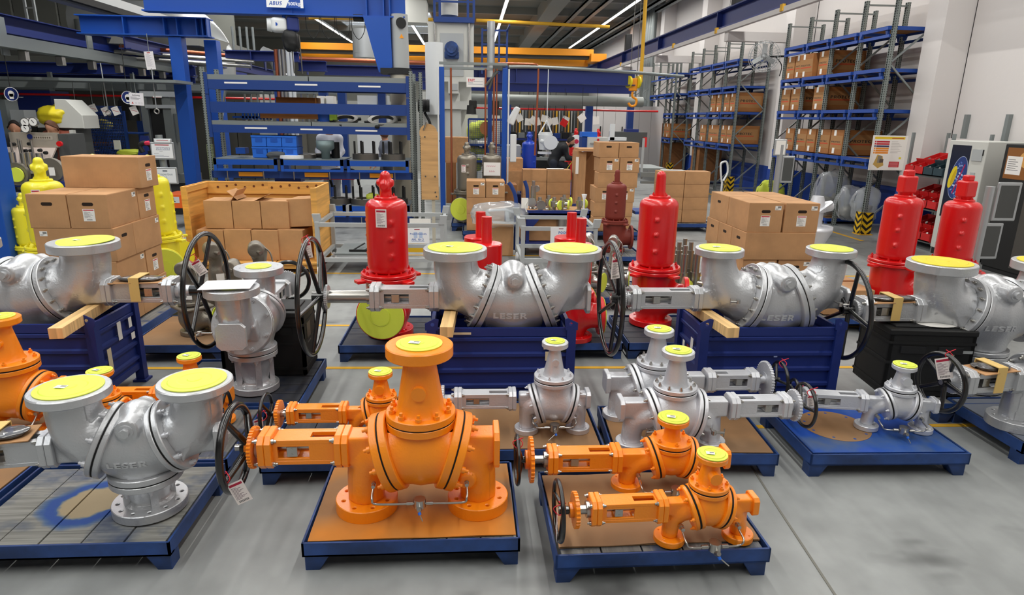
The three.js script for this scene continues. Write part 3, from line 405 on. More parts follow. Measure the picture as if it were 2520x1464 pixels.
    const bv = P('ball_valve', G(cyl(.034, .034, .05, 0, y1 + .004, z1, 0, 0, 0, 8), cyl(.016, .012, .04, 0, y1 - .012, z1 + .04, PI / 2 - .5, 0, 0, 10)), M.steel, t, 'bright steel ball valve'); part(bv, 'grip', G(rod([0, y1 - .018, z1 + .058], [.006, y1 - .03, z1 + .066], .009, 8)), M.plasticBlue, 'blue lever grip'); part(bv, 'lever', G(rod([0, y1 - .02, z1 + .06], [o.pipe[2] ?? .03, y1 - .06, z1 + .08], .0035, 6)), M.steel); }
  for (const c of o.cocks ?? []) { const [x, y, z, dir] = c; const q = P('drain_cock', G(rod([x, y, z - .05], [x, y, z + .04], .007, 8), cyl(.017, .017, .03, x, y, z + .045, 0, 0, 0, 6), rod([x, y, z + .045], [x + dir * .07, y, z + .05], .009, 8), rod([x + dir * .07, y - .03, z + .05], [x + dir * .07, y + .03, z + .05], .004, 6)), M.steel, t, 'bright steel drain cock'); }
  if (st.bundle) { const q = P('wrapped_bundle', G(box(st.bundle[1], .006, .2, -side * -1 * st.bundle[0], st.w_ ?? .085, 0, 0, .1, 0)), M.card, t, 'brown cardboard strip'); part(q, 'parts_bag', G(crumple(st.bundle[1] * .75, .035, .15, 5)).translate(side * st.bundle[0], .105, 0), M.bagDark ??= mat('#4a4848', .25, 0, { clearcoat: .8 }), 'plastic bag of dark fittings'); const w = .08; part(q, 'tape', G(box(w, .006, .2, side * st.bundle[0], .128, 0), box(w, .2, .005, side * st.bundle[0], .03, .1), box(w, .2, .005, side * st.bundle[0], .03, -.1)), M.tape ??= mat('#e0bd72', .55), 'yellow-brown adhesive tape'); }
  return t;
}
const R_ = (st) => st.sprR > 0;
function crumple(w, h, d, s) { const g = new THREE.SphereGeometry(.5, 24, 14), p = g.attributes.position; for (let i = 0; i < p.count; i++) { const x = p.getX(i), y = p.getY(i), z = p.getZ(i), k = .85 + .4 * fbm(Math.atan2(z, x) * 1.6 + s + 8, y * 6 + 7, 64, 3); p.setXYZ(i, Math.sign(x) * Math.abs(2 * x) ** .6 / 2 * w * k, y * h * k, Math.sign(z) * Math.abs(2 * z) ** .6 / 2 * d * k); } g.computeVertexNormals(); return g; }
function capOn(parent, r, x, y, z, m = M.cap, stick = true, tilt) {
  const c = part(parent, 'protective_cap', once('cap' + r, () => G(prof([[0, .012], [r * .2, .012], [r * .24, .008], [r * .5, .008], [r * .55, .011], [r * .8, .011], [r * .84, .007], [r, .006], [r, .001]].reverse(), 48))), m, 'lime yellow plastic cap'); c.position.set(x, y, z); if (tilt) c.rotation.set(...tilt);
  if (stick) { const q = part(c, 'sticker', once('stk' + r, () => new THREE.BoxGeometry(Math.min(.06, r * .55), .001, Math.min(.037, r * .34))), M.stickerTop ??= M.sticker, 'small white barcode sticker'); q.position.set(-.02 * r / .1, .0135, .01); q.rotation.y = -.25; }
  return c;
}
// ---------- the valves ----------
const gSilver = 'large silver valves on the box pallets', gOrange = 'small orange valves';
changeoverValve('large silver two-way valve on the left box pallet, parts bag taped on its yoke', 'large', M.silver, [-3.65, .245, -5.42], 0, 1, { plate1: .65, plate2: 1.14, spr: 1.3, sprR: 0, wheelX: 1.43, wheelR: .5, yw: .085, spokes: 5, wr: .02, hubR: .045, hubL: .16, thin: .55, bundle: [.88, .42], tag: [1, .3, .22, .01, [0, .3, .5]], sleeveMat: M.silverPale, dish: .06 }, { group: gSilver, boltMat: M.steel, stick: [0, 1], capTilt: [null, [.02, 0, .03]] });
changeoverValve('large silver two-way valve on the middle box pallet, long bare shaft to its handwheel', 'large', M.silver, [.359, .245, -5.22], 0, -1, { plate1: .655, plate2: 1.14, spr: 1.54, sprR: .1, wheelX: 1.66, wheelR: .5, yw: .082, spokes: 5, wr: .02, hubR: .045, hubL: .12, thin: .66, sleeveMat: M.steel, dish: .06, tag: [1, .47, .1, 0, [0, .4, .1]] }, { group: gSilver, boltMat: M.steel, brand: true, stick: [1, 0] });
changeoverValve('large silver two-way valve with narrow outlet necks on the right box pallet', 'largeSlim', M.silver, [2.59, .245, -5.2], 0, -1, { plate1: .66, plate2: 1.19, spr: 1.285, sprR: .095, wheelX: 1.40, wheelR: .495, yw: .075, spokes: 5, wr: .02, hubR: .045, hubL: .12, dish: .07, tag: [1.35, .38, .16, 0, [0, .5, 0]] }, { group: gSilver, boltMat: M.steel, brand: true, stick: [1, 0], cocks: [[-.37, .03, .17, -1], [.52, .0, .16, 1]] });
changeoverValve('large silver two-way valve propped on the right black crate, parts taped on its yoke', 'large', M.silver, [4.45, .175, -5.05], 0, -1, { plate1: .65, plate2: 1.1, spr: 1.18, sprR: .085, wheelX: 1.29, wheelR: .43, yw: .082, spokes: 5, wr: .02, hubR: .04, hubL: .12, bundle: [.87, .5], dish: .06 }, { group: gSilver, boltMat: M.steel, brand: true, stick: [0, 0], capMat: M.capOld });
changeoverValve('nearest silver two-way valve, standing on the stained pallet at front left', 'medium', M.silver, [-1.862, .175, -3.42], .14, -1, { plate1: .45, plate2: .93, spr: 1.1, sprR: .09, wheelX: 1.3, wheelR: .3, yw: .072, spokes: 4, bundle: [.72, .38] }, { brand: true, boltMat: M.silverPale, stick: [1, 0] });
changeoverValve('silver two-way valve seen end on, a white sheet lying on its near flange', 'mediumTall', M.silver, [-1.79, .175, -5.12], -1.555, -1, { plate1: .46, plate2: .92, spr: 1.16, sprR: .13, wheelX: 1.28, wheelR: .21, yw: .07, spokes: 4, wr: .02 }, { boltMat: M.silver, stick: [0, 0], cocks: [[.3, -.02, .24, 1]] });
changeoverValve('big glossy orange two-way valve standing on two feet, front centre', 'bigB', M.orange, [-.278, .178, -3.36], 0, -1, { plate1: .44, plate2: .86, spr: .94, sprR: .118, wheelX: 1.045, wheelR: .26, yw: .075, spokes: 4, wr: .021, teeth: 36, sleeveMat: M.steel, thin: .45, tag: [1.1, -.1, .2, .05, [0, .2, .35]], dish: .07 }, { pipe: [-.245, .215, .02], capMat: M.cap });
changeoverValve('small orange two-way valve nearest the viewer on the front right pallet', 'smallB', M.orange, [1.285, .178, -2.985], .03, -1, { plate1: .262, plate2: .62, spr: .725, sprR: .096, wheelX: .815, wheelR: .168, yw: .055, spokes: 3, teeth: 26, thin: .45, sleeveMat: M.steel, tag: [1.2, .0, .02, -.01, [0, 1.45, 0]] }, { group: gOrange, pipe: [-.155, .15, .05] });
changeoverValve('orange two-way valve behind the nearest small one, front right pallet', 'wideB', M.orange, [1.245, .178, -3.52], 0, -1, { plate1: .345, plate2: .74, spr: .87, sprR: .14, wheelX: .955, wheelR: .158, yw: .06, spokes: 3, teeth: 30, thin: .4, sleeveMat: M.steel, tag: [.01, .1, .02] }, { group: gOrange, pipe: [-.14, .17, .05] });
changeoverValve('smallest orange two-way valve, on bare stained planks left of the big orange one', 'smallB', M.orange, [-.616, .18, -4.17], 0, -1, { plate1: .262, plate2: .615, spr: .705, sprR: .093, wheelX: .795, wheelR: .148, yw: .052, spokes: 3, teeth: 28, thin: .45, sleeveMat: M.steel, tag: [.9, -.0, .08, -.03, [0, .8, 0]] }, { group: gOrange, pipe: [-.155, .15, .05] });
changeoverValve('small orange two-way valve behind the nearest silver valve, only cap and yoke showing', 'smallB', M.orange, [-2.03, .178, -4.5], 0, -1, { plate1: .262, plate2: .615, spr: .705, sprR: .093, wheelX: .795, wheelR: .148, yw: .052, spokes: 3, teeth: 28 }, { group: gOrange });
changeoverValve('small orange two-way valve mostly hidden behind the nearest silver valve, handwheel showing at the right', 'smallB', M.orange, [-2.51, .178, -4.23], 0, 1, { plate1: .262, plate2: .615, spr: .705, sprR: .093, wheelX: .79, wheelR: .15, yw: .052, spokes: 3, teeth: 28, tag: [.9, -.02, .08, .03, [0, -.3, 0]] }, { group: gOrange });
{ const v = changeoverValve('orange two-way valve with tapered neck, cut by the left edge of the picture', 'coneB', M.orange, [-3.2, .178, -4.4], 0, -1, { plate1: .3, plate2: .68, spr: .8, sprR: .1, wheelX: .9, wheelR: .17, yw: .055, spokes: 3 }, { boltMat: M.orange, pipe: [-.2, .16, .05] }); v.scale.setScalar(1.22); }
trayPallet('blue tray pallet under the orange valve at the left edge', -3.44, -4.38, 1.2, .78, 0, 'planks', 6);
liner('brown cardboard sheet under the orange valve at the left edge', -3.44, -4.38, 1.15, .72, 0, M.sheet);
changeoverValve('single silver two-way valve with tapered neck, behind the big orange one', 'coneB', M.silverPale, [.605, .178, -4.28], 0, -1, { plate1: .3, plate2: .69, spr: .8, sprR: .1, wheelX: .9, wheelR: .16, yw: .055, spokes: 3, teeth: 30 }, { boltMat: M.silverPale, pipe: [-.17, .13, -.05] });
changeoverValve('rear one of the two tapered-neck silver valves with sprockets to the right', 'conePairB', M.silverPale, [1.42, .178, -4.5], 0, 1, { plate1: .42, plate2: .76, spr: .87, sprR: .145, wheelX: .985, wheelR: .15, yw: .062, spokes: 3, teeth: 40, thin: .5, tag: [.01, .12, .02] }, { boltMat: M.steel, cocks: [[-.2, -.1, .12, -1]] });
changeoverValve('front one of the two tapered-neck silver valves with sprockets to the right', 'conePairB', M.silverPale, [1.42, .178, -4.04], 0, 1, { plate1: .42, plate2: .79, spr: .87, sprR: .112, wheelX: .95, wheelR: .165, yw: .062, spokes: 3, teeth: 30, thin: .5, tag: [.7, .1, .06] }, { boltMat: M.steel, cocks: [[-.16, -.11, .12, -1], [.25, -.13, .1, 1]] });
changeoverValve('small silver two-way valve on the bright blue sheet', 'smallB', M.silverPale, [3.185, .185, -4.21], -.16, -1, { plate1: .262, plate2: .65, spr: .72, sprR: 0, wheelX: .75, wheelR: .148, yw: .055, spokes: 4, tag: [.55, .06, .06, .02] }, { boltMat: M.silverPale, pipe: [-.15, .15, .02] });
changeoverValve('large silver two-way valve on feet, cut by the right edge of the picture', 'bigB', M.silver, [4.5, .18, -4.3], .12, -1, { plate1: .44, plate2: .86, spr: .95, sprR: .09, wheelX: 1.05, wheelR: .23, yw: .075, spokes: 5, wr: .019, bundle: [.64, .34], tag: [1.3, .2, .02, -.05, [0, -.5, .3]] }, { boltMat: M.steel });
solo('paper_sheet', 'white oval sheet of paper on the right black crate', 'paper', [cyl(.2, .2, .003, 0, 0, 0, 0, 0, 0, 28).scale(1.1, 1, .7)], M.paper, [4.0, .779, -4.99], .2);
{ const t = solo('paper_sheet', 'white sheet of paper lying on the near flange of the end-on silver valve', 'paper', [box(.36, .003, .27)], mat('#f6f4f6', .8), [-1.8, 1.166, -4.76], .12); }
// ---------- safety valves ----------
const svGeo = () => once('sv', () => {
  const body = sdf((x, y, z) => { let v = dcap(x, y, z, [0, .05, 0], [0, .2, 0], .15, .14); v = smin(v, dcap(x, y, z, [0, .3, 0], [0, .6, 0], .225, .24), .12); v = smin(v, dcyl(x, y, z, [0, .3, 0], [0, .3, .36], .17, .02), .06); return Math.max(v, y - .6, .03 - y); }, [-.27, .02, -.27], [.27, .63, .38], .017);
  const bon = sdf((x, y, z) => { let v = dcyl(x, y, z, [0, .66, 0], [0, 1.415, 0], .208 , .085); for (let i = 0; i < 3; i++) for (const yy of [.86, 1.04, 1.2]) { const a = .4 + i * 2.1; v = smin(v, dbox(x - .2 * Math.sin(a), y - yy, z - .2 * Math.cos(a), [0, 0, 0], [.03, .02, .02], .01), .015); } return v; }, [-.26, .64, -.26], [.26, 1.45, .26], .017);
  const ear = (a) => T(rbox(.1, .035, .12, .01, 0, .6, .3), 0, 0, 0, 0, a, 0);
  return { body, bon, base: holedDisc(.24, .065, 8, .02, .19), out: G(disc(.25, .05, 40).map((g) => T(g, 0, .3, .33, PI / 2, 0, 0))), fl: G(disc(.285, .036, 44).map((g) => T(g, 0, .595, 0)), disc(.282, .034, 44).map((g) => T(g, 0, .635, 0)), ear(.9), ear(-.9), ear(2.3), ear(-2.3)),
    top: G(disc(.115, .03, 32).map((g) => T(g, 0, 1.41, 0))),
    caps: {
      lever: sdf((x, y, z) => { let v = dcap(x, y, z, [0, 1.42, 0], [0, 1.64, 0], .062, .052); v = smin(v, dcyl(x, y, z, [-.085, 1.575, .0], [.085, 1.575, 0], .036, .012), .03); v = smin(v, dcyl(x, y, z, [0, 1.545, 0], [0, 1.545, .08], .045, .02), .03); v = smin(v, dcyl(x, y, z, [0, 1.655, 0], [0, 1.675, 0], .03, .008), .01); return v; }, [-.12, 1.36, -.1], [.12, 1.72, .12], .009),
      arm: sdf((x, y, z) => { let v = dcap(x, y, z, [0, 1.42, 0], [0, 1.65, 0], .058, .05); v = smin(v, Math.hypot(x - .1, y - 1.575, z) - .048, .04); return smin(v, dcap(x, y, z, [.1, 1.56, 0], [.05, 1.47, 0], .03, .02), .03); }, [-.08, 1.36, -.08], [.17, 1.73, .08], .009),
      square: G(rbox(.165, .2, .165, .025, 0, 1.565, 0, 0, .5), cyl(.06, .09, .05, 0, 1.45, 0), rbox(.1, .075, .1, .02, 0, 1.695, 0, 0, .5)),
      long: G(cyl(.062, .06, .3, 0, 1.57, 0), cyl(.064, .064, .06, 0, 1.66, 0, 0, 0, 0, 6)),
    } };
});
function safetyValve(label, m, pos, turn, s, cap, o = {}) {
  const t = thing('safety_valve', label, 'valve', pos, turn, o.group), g = svGeo(); t.scale.setScalar(s);
  part(t, 'body', g.body, m); part(t, 'base_flange', g.base, m); part(t, 'outlet_flange', g.out, m);
  const fl = part(t, 'bonnet_flange', g.fl, m); bolts(fl, o.far ? 8 : 12, .245, .016, V(0, .668, 0), V(0, 1, 0), o.boltMat ?? m);
  part(t, 'bonnet', g.bon, m); const tp = part(t, 'top_flange', g.top, m); bolts(tp, 4, .092, .012, V(0, 1.44, 0), V(0, 1, 0), o.boltMat ?? m); part(t, 'lifting_cap', g.caps[cap], m);
  if (o.capM !== null) { const c = part(t, 'protective_cap', once('svcap', () => G(disc(.24, .012, 44).map((q) => T(q, 0, .3, .378, PI / 2, 0, 0)), disc(.1, .006, 30).map((q) => T(q, 0, .3, .389, PI / 2, 0, 0)))), o.capM ?? M.cap, 'yellow plastic cap'); }
  if (o.tag) { const q = tagMesh(t, 1.25 * (o.tag[4] ?? 1), [o.tag[0], o.tag[1], o.tag[2]], [0, o.tag[3], 0]); }
  return t;
}
const gRed = 'tall red safety valves';
safetyValve('tall glossy red safety valve with white tag and yellow side cap, left of centre', M.red, [-.84, .18, -6.54], -.12, 1, 'lever', { group: gRed, tag: [.0, 1.34, .217, .0, 1.15] });
safetyValve('tall glossy red safety valve with a round side lever, right of the middle handwheel', M.red, [2.05, .18, -6.86], 1.35, 1, 'arm', { group: gRed });
safetyValve('tall red safety valve with square cap, in front of the red bins', M.red, [5.12, .18, -7.3], 1.0, .99, 'square', { group: gRed, tag: [.19, 1.3, .13, .9] });
safetyValve('tall red safety valve with square cap, in front of the vending machines', M.red, [5.86, .18, -7.3], 1.2, .96, 'square', { group: gRed });
safetyValve('dull dark red safety valve standing before the tall carton stack', M.oxide, [2.52, .17, -11.0], 1.5, .83, 'arm', { capM: null });
// slim red valves with one tall post cap
function postValve(label, x, z, turn) {
  const t = thing('safety_valve', label, 'valve', [x, .18, z], turn, 'slim red safety valves behind the middle silver valve');
  part(t, 'bonnet', [...prof([[0, .5], [.15, .5], [.15, 1.0], [.14, 1.01], [0, 1.01]], 40)], M.red); part(t, 'post_cap', [cyl(.053, .051, .26, .02, 1.14, .02), cyl(.054, .054, .04, .02, 1.225, .02, 0, .3, 0, 6)], M.red);
  part(t, 'body', once('pvb', () => G(sdf((X, Y, Z) => Math.max(smin(dcap(X, Y, Z, [0, .05, 0], [0, .5, 0], .11, .15), dcyl(X, Y, Z, [0, .25, 0], [.26, .25, 0], .13, .02), .08), .03 - Y), [-.2, .0, -.2], [.3, .64, .2], .016))), M.red);
  part(t, 'base_flange', once('pvf', () => holedDisc(.19, .05, 8, .014, .15)), M.red); part(t, 'bonnet_flange', disc(.19, .06, 40).map((g) => T(g, 0, .46, 0)), M.red); part(t, 'outlet_flange', disc(.2, .045, 40).map((g) => T(g, .24, .25, 0, 0, 0, -PI / 2)), M.red); part(t, 'protective_cap', disc(.195, .01, 40).map((g) => T(g, .285, .25, 0, 0, 0, -PI / 2)), M.cap, 'yellow plastic cap');
  return t;
}
postValve('slim red post-capped valve, left pair behind the middle silver valve, rear one', .09, -6.72, .2); postValve('slim red post-capped valve, left pair behind the middle silver valve, front one', .175, -6.33, 2.6);
postValve('slim red post-capped valve, right pair behind the middle silver valve, rear one', 1.05, -6.72, .4); postValve('slim red post-capped valve, right pair behind the middle silver valve, front one with yellow cap', 1.09, -6.33, 0);
const gY = 'yellow safety valves behind the left carton stack';
safetyValve('lemon yellow safety valve with white tag, left of the carton stack', M.yellowPaint, [-4.98, .18, -7.9], .5, 1, 'lever', { group: gY, tag: [-.06, 1.34, .217, -.2, .9] });
safetyValve('lemon yellow safety valve behind the left end of the top carton', M.yellowPaint, [-4.75, .18, -8.6], .5, 1, 'lever', { group: gY });
safetyValve('lemon yellow safety valve behind the right end of the top carton', M.yellowPaint, [-4.08, .18, -8.6], .5, 1, 'lever', { group: gY });
safetyValve('lemon yellow safety valve standing right of the carton stack beside the sign pole', M.yellowPaint, [-4.5, .12, -9.7], 1.2, .83, 'lever', { group: gY, capM: null, tag: [.1, .62, .26, 0] });
safetyValve('lemon yellow safety valve behind the blue column at the left edge', M.yellowPaint, [-6.1, .12, -9.2], 1.2, .7, 'lever', { group: gY, capM: null });
trayPallet('blue tray pallet under the yellow valves at the left', -4.9, -8.5, 1.2, .9, 0, 'planks', 5); trayPallet('blue tray pallet under the yellow valve by the sign pole', -4.55, -9.75, .9, .8, 0, 'planks', 5);
trayPallet('blue tray pallet under the two red valves with square caps', 5.4, -7.32, 1.5, .8, 0, 'planks', 7); trayPallet('blue tray pallet under the dull dark red valve', 2.3, -10.9, 1.3, .9, 0, 'planks', 6); trayPallet('blue tray pallet behind the middle handwheel carrying bright nickel valves', 1.85, -8.35, 1.3, .9, 0, 'planks', 6); trayPallet('blue tray pallet under the low carton beside the right box pallet', 4.3, -7.6, 1.3, 1.2, 0, 'planks', 6);
// grey cast valves on the pallet left of the end-on silver valve
function castValve(label, pos, turn, s, m = M.nickel, capM = M.cap) {
  const t = thing('cast_valve', label, 'valve', pos, turn, 'grey cast valves'); t.scale.setScalar(s);
  part(t, 'body', once('cvb', () => sdf((x, y, z) => { let v = dcap(x, y, z, [0, .05, 0], [0, .2, 0], .12, .17); v = smin(v, dcap(x, y, z, [0, .25, 0], [0, .32, 0], .2, .2), .05); v = smin(v, dcyl(x, y, z, [0, .22, 0], [.3, .22, 0], .13, .02), .05); v = smin(v, dcap(x, y, z, [0, .5, 0], [0, .68, 0], .12, .11), .03); v = smin(v, dcap(x, y, z, [0, .72, .0], [0, .95, .02], .07, .11), .06); v = smin(v, dcyl(x, y, z, [-.04, 1.0, -.12], [-.04, 1.0, .14], .1, .02), .05); return Math.max(v, .03 - y); }, [-.25, 0, -.25], [.34, 1.15, .25], .016)), m);
  part(t, 'base_flange', disc(.2, .07, 36), m); part(t, 'square_flange', [rbox(.46, .05, .46, .03, 0, .42, 0, 0, PI / 4)], m); const f = part(t, 'bonnet_flange', disc(.19, .05, 36).map((g) => T(g, 0, .46, 0)), m); bolts(f, 8, .155, .017, V(0, .51, 0), V(0, 1, 0), M.steel);
  part(t, 'lever', [rod([-.02, .98, .12], [.02, .98, .22], .022, 8)], m); part(t, 'lever_arm', [tube([[.08, .62, .1], [.16, .75, .12], [.14, .95, .08], [.02, 1.06, .06]], .012, 6)], m); part(t, 'outlet_flange', disc(.19, .04, 32).map((g) => T(g, .28, .22, 0, 0, 0, -PI / 2)), m); part(t, 'protective_cap', disc(.18, .012, 32).map((g) => T(g, .32, .22, 0, 0, 0, -PI / 2)), capM);
  part(t, 'paper_tag', [box(.1, .13, .002, .02, .62, .13)], M.paper);
  return t;
}
castValve('grey cast valve with square flange left of the big tilted handwheel, front one', [-2.86, .18, -6.55], 0, .7); castValve('grey cast valve seen through the big tilted handwheel', [-2.42, .18, -6.62], 0, .7); castValve('grey cast valve behind the front grey one', [-2.75, .18, -7.0], .5, .8); castValve('grey cast valve seen through the handwheel, rear one', [-2.3, .18, -7.05], .3, .8);
castValve('bright nickel valve behind the middle handwheel, lying left', [1.55, .18, -8.2], -.6, .72, M.steel); castValve('bright nickel valve behind the middle handwheel, beside the red valve', [1.95, .18, -8.4], -.3, .66, M.steel);
// small stainless valves standing in rows by the right silver valve
for (let k = 0; k < 9; k++) { const t = thing('stainless_valve', `small bright stainless valve, ${['left', 'middle', 'right'][k % 3]} of the ${['back', 'middle', 'front'][Math.floor(k / 3)]} row beside the right silver valve`, 'valve', [2.62 + (k % 3) * .16, .18, -8.5 + Math.floor(k / 3) * .25], k * .7, 'small stainless valves in rows'); part(t, 'body', [cyl(.05, .05, .12, 0, .14, 0), cyl(.07, .07, .03, 0, .015, 0), cyl(.03, .04, .06, 0, .06, 0), rod([0, .14, 0], [.1, .14, 0], .035, 12), cyl(.055, .055, .05, 0, .22, 0, 0, 0, 0, 6)], M.steel); part(t, 'bonnet', [cyl(.036, .036, .2, 0, .33, 0), cyl(.022, .022, .09, 0, .47, 0)], M.steel); part(t, 'protective_cap', [cyl(.05, .05, .02, .11, .14, 0, 0, 0, PI / 2)], M.cap); t.scale.setScalar(1.3); }
trayPallet('blue tray pallet under the rows of stainless valves', 2.8, -8.3, 1.0, .9, 0, 'planks', 5);

// ---------- cartons ----------
const cartonTex = canvasTex(128, 160, (g, w, h) => { g.fillStyle = '#f1efe9'; g.fillRect(0, 0, w, h); g.fillStyle = '#c92c3e'; g.fillRect(8, 8, w - 16, 14); g.fillStyle = '#777'; for (let i = 0; i < 9; i++) g.fillRect(12, 34 + i * 10, 30 + (i * 41 % 70), 4); g.fillStyle = '#333'; for (let i = 0; i < 20; i++) g.fillRect(34 + i * 3, 132, 1 + (i * 7 % 2), 16); });
M.cartonLabel = mat('#ffffff', .75, 0, { map: cartonTex });
M.slot = mat('#2a1b10', .95);
const cartonBody = (w, h, d) => once(['ct', w, h, d].join(), () => { const g = G(rbox(w, h, d, .006, 0, h / 2, 0), box(w * .985, .003, d * .5 - .003, 0, h + .0002, d * .25), box(w * .985, .003, d * .5 - .003, 0, h + .0002, -d * .25)); return g; });
const slotG = (w) => once('slot' + w, () => { const p = []; for (let i = 0; i <= 10; i++) p.push([w / 2 - .017 + .017 * Math.sin(i / 10 * PI), -.017 * Math.cos(i / 10 * PI)]); for (let i = 0; i <= 10; i++) p.push([-w / 2 + .017 - .017 * Math.sin(i / 10 * PI), .017 * Math.cos(i / 10 * PI)]); return ext(shape(p), .002); });
function carton(label, pos, w, h, d, turn = 0, o = {}) {
  const t = thing('carton', label, 'carton', pos, turn, o.group ?? 'brown cardboard cartons'); part(t, 'carton_box', cartonBody(w, h, d), o.m ?? M.card);
  const put = (name, g, m, f, u, v, e = .0012, lab) => { const q = part(t, name, g, m, lab), a = { f: 0, r: PI / 2, l: -PI / 2 }[f], D = (f === 'f' ? d : w) / 2 + e; q.rotation.y = a; q.position.set(Math.sin(a) * D + Math.cos(a) * u, v, Math.cos(a) * D - Math.sin(a) * u); };
  for (const f of o.slot ?? '') put('hand_hole', slotG(.11), M.slot, f, 0, h * .72, -.0008, 'dark oval hand hole');
  for (const f of o.label ?? '') put('paper_label', once('lb', () => new THREE.BoxGeometry(.115, .125, .001)), M.cartonLabel, f, 0, h * .4);
  for (const f of o.mini ?? '') put('paper_label', once('lbm', () => new THREE.BoxGeometry(.075, .05, .001)), M.sticker, f, (f === 'f' ? w : d) * (o.mu ?? .34), h * .84);
  return t;
}
{ // left stack, laid in alternating courses
  const X = -4.08, Z = -6.8, g = 'cartons of the left stack', W = .395, D = .62, H = .345; let y = .19;
  for (let k = 0; k < 4; k++) {
    const row = ['bottom', 'second', 'third', 'fourth'][k];
    if (k % 2) { carton(`brown carton with hand hole, ${row} course, left column of the left stack`, [X - W / 2, y, Z - D / 2], W - .006, H, D, 0, { slot: 'f', group: g }); carton(`brown carton with hand hole and white label, ${row} course, right column of the left stack`, [X + W / 2, y, Z - D / 2], W - .006, H, D, .01, { slot: 'f', label: 'f', mini: 'r', mu: .38, group: g }); carton(`brown carton lying crosswise at the back, ${row} course of the left stack`, [X, y, Z - D - W / 2 - .004], 2 * W, H, W - .006, 0, { slot: 'r', label: 'r', group: g }); }
    else { carton(`brown carton lying crosswise at the front, ${row} course of the left stack`, [X + .02, y, Z - W / 2], 2 * W, H, W - .006, 0, { slot: 'r', mini: 'f', mu: -.38, group: g }); for (const s of [-1, 1]) carton(`brown carton at the back ${s > 0 ? 'right' : 'left'}, ${row} course of the left stack`, [X + .02 + s * W / 2, y, Z - W - D / 2 - .004], W - .006, H, D, 0, { mini: s > 0 ? 'r' : '', mu: .38, group: g }); }
    y += H + .002;
  }
  carton('topmost brown carton lying crosswise on the left stack', [X + .05, y, Z - D - W / 2], 2 * W + .03, H - .01, W, -.02, { slot: 'r', label: 'r', group: g });
}
{ // right stack behind the right silver valve
  const X = 3.74, Z = -7.42, W = .43, D = .62, g = 'cartons of the right stack'; let y = .18;
  const names = ['bottom', 'second', 'third', 'top'], hs = [.3, .31, .33, .35];
  for (let k = 0; k < 4; k++) { const H = hs[k];
    if (k % 2) for (const s of [-1, 1]) for (const b of [0, 1]) carton(`brown carton, ${names[k]} course of the right stack, ${s < 0 ? 'left' : 'right'} ${b ? 'behind' : 'in front'}`, [X + s * (W / 2 + .008), y, Z - D / 2 - b * (D + .01)], W - .008, H, D, 0, { slot: b ? 'l' : 'f', label: b ? '' : 'f', mini: b ? '' : 'f', group: g });
    else for (const b of [0, 1, 2]) carton(`brown carton lying crosswise, ${names[k]} course of the right stack, ${['front', 'middle', 'back'][b]}`, [X - .01, y, Z + .02 - .22 - b * .44], 2 * W, H, .43, 0, { slot: 'l', group: g });
    y += H + .002; }
  carton('low brown carton beside the right box pallet, under the big handwheel', [4.55, .18, -7.35], .6, .3, .42, 0, { group: g }); carton('low brown carton on the pallet behind the big handwheel at the right', [4.6, .18, -7.85], .6, .3, .42, 0, { group: g });
}
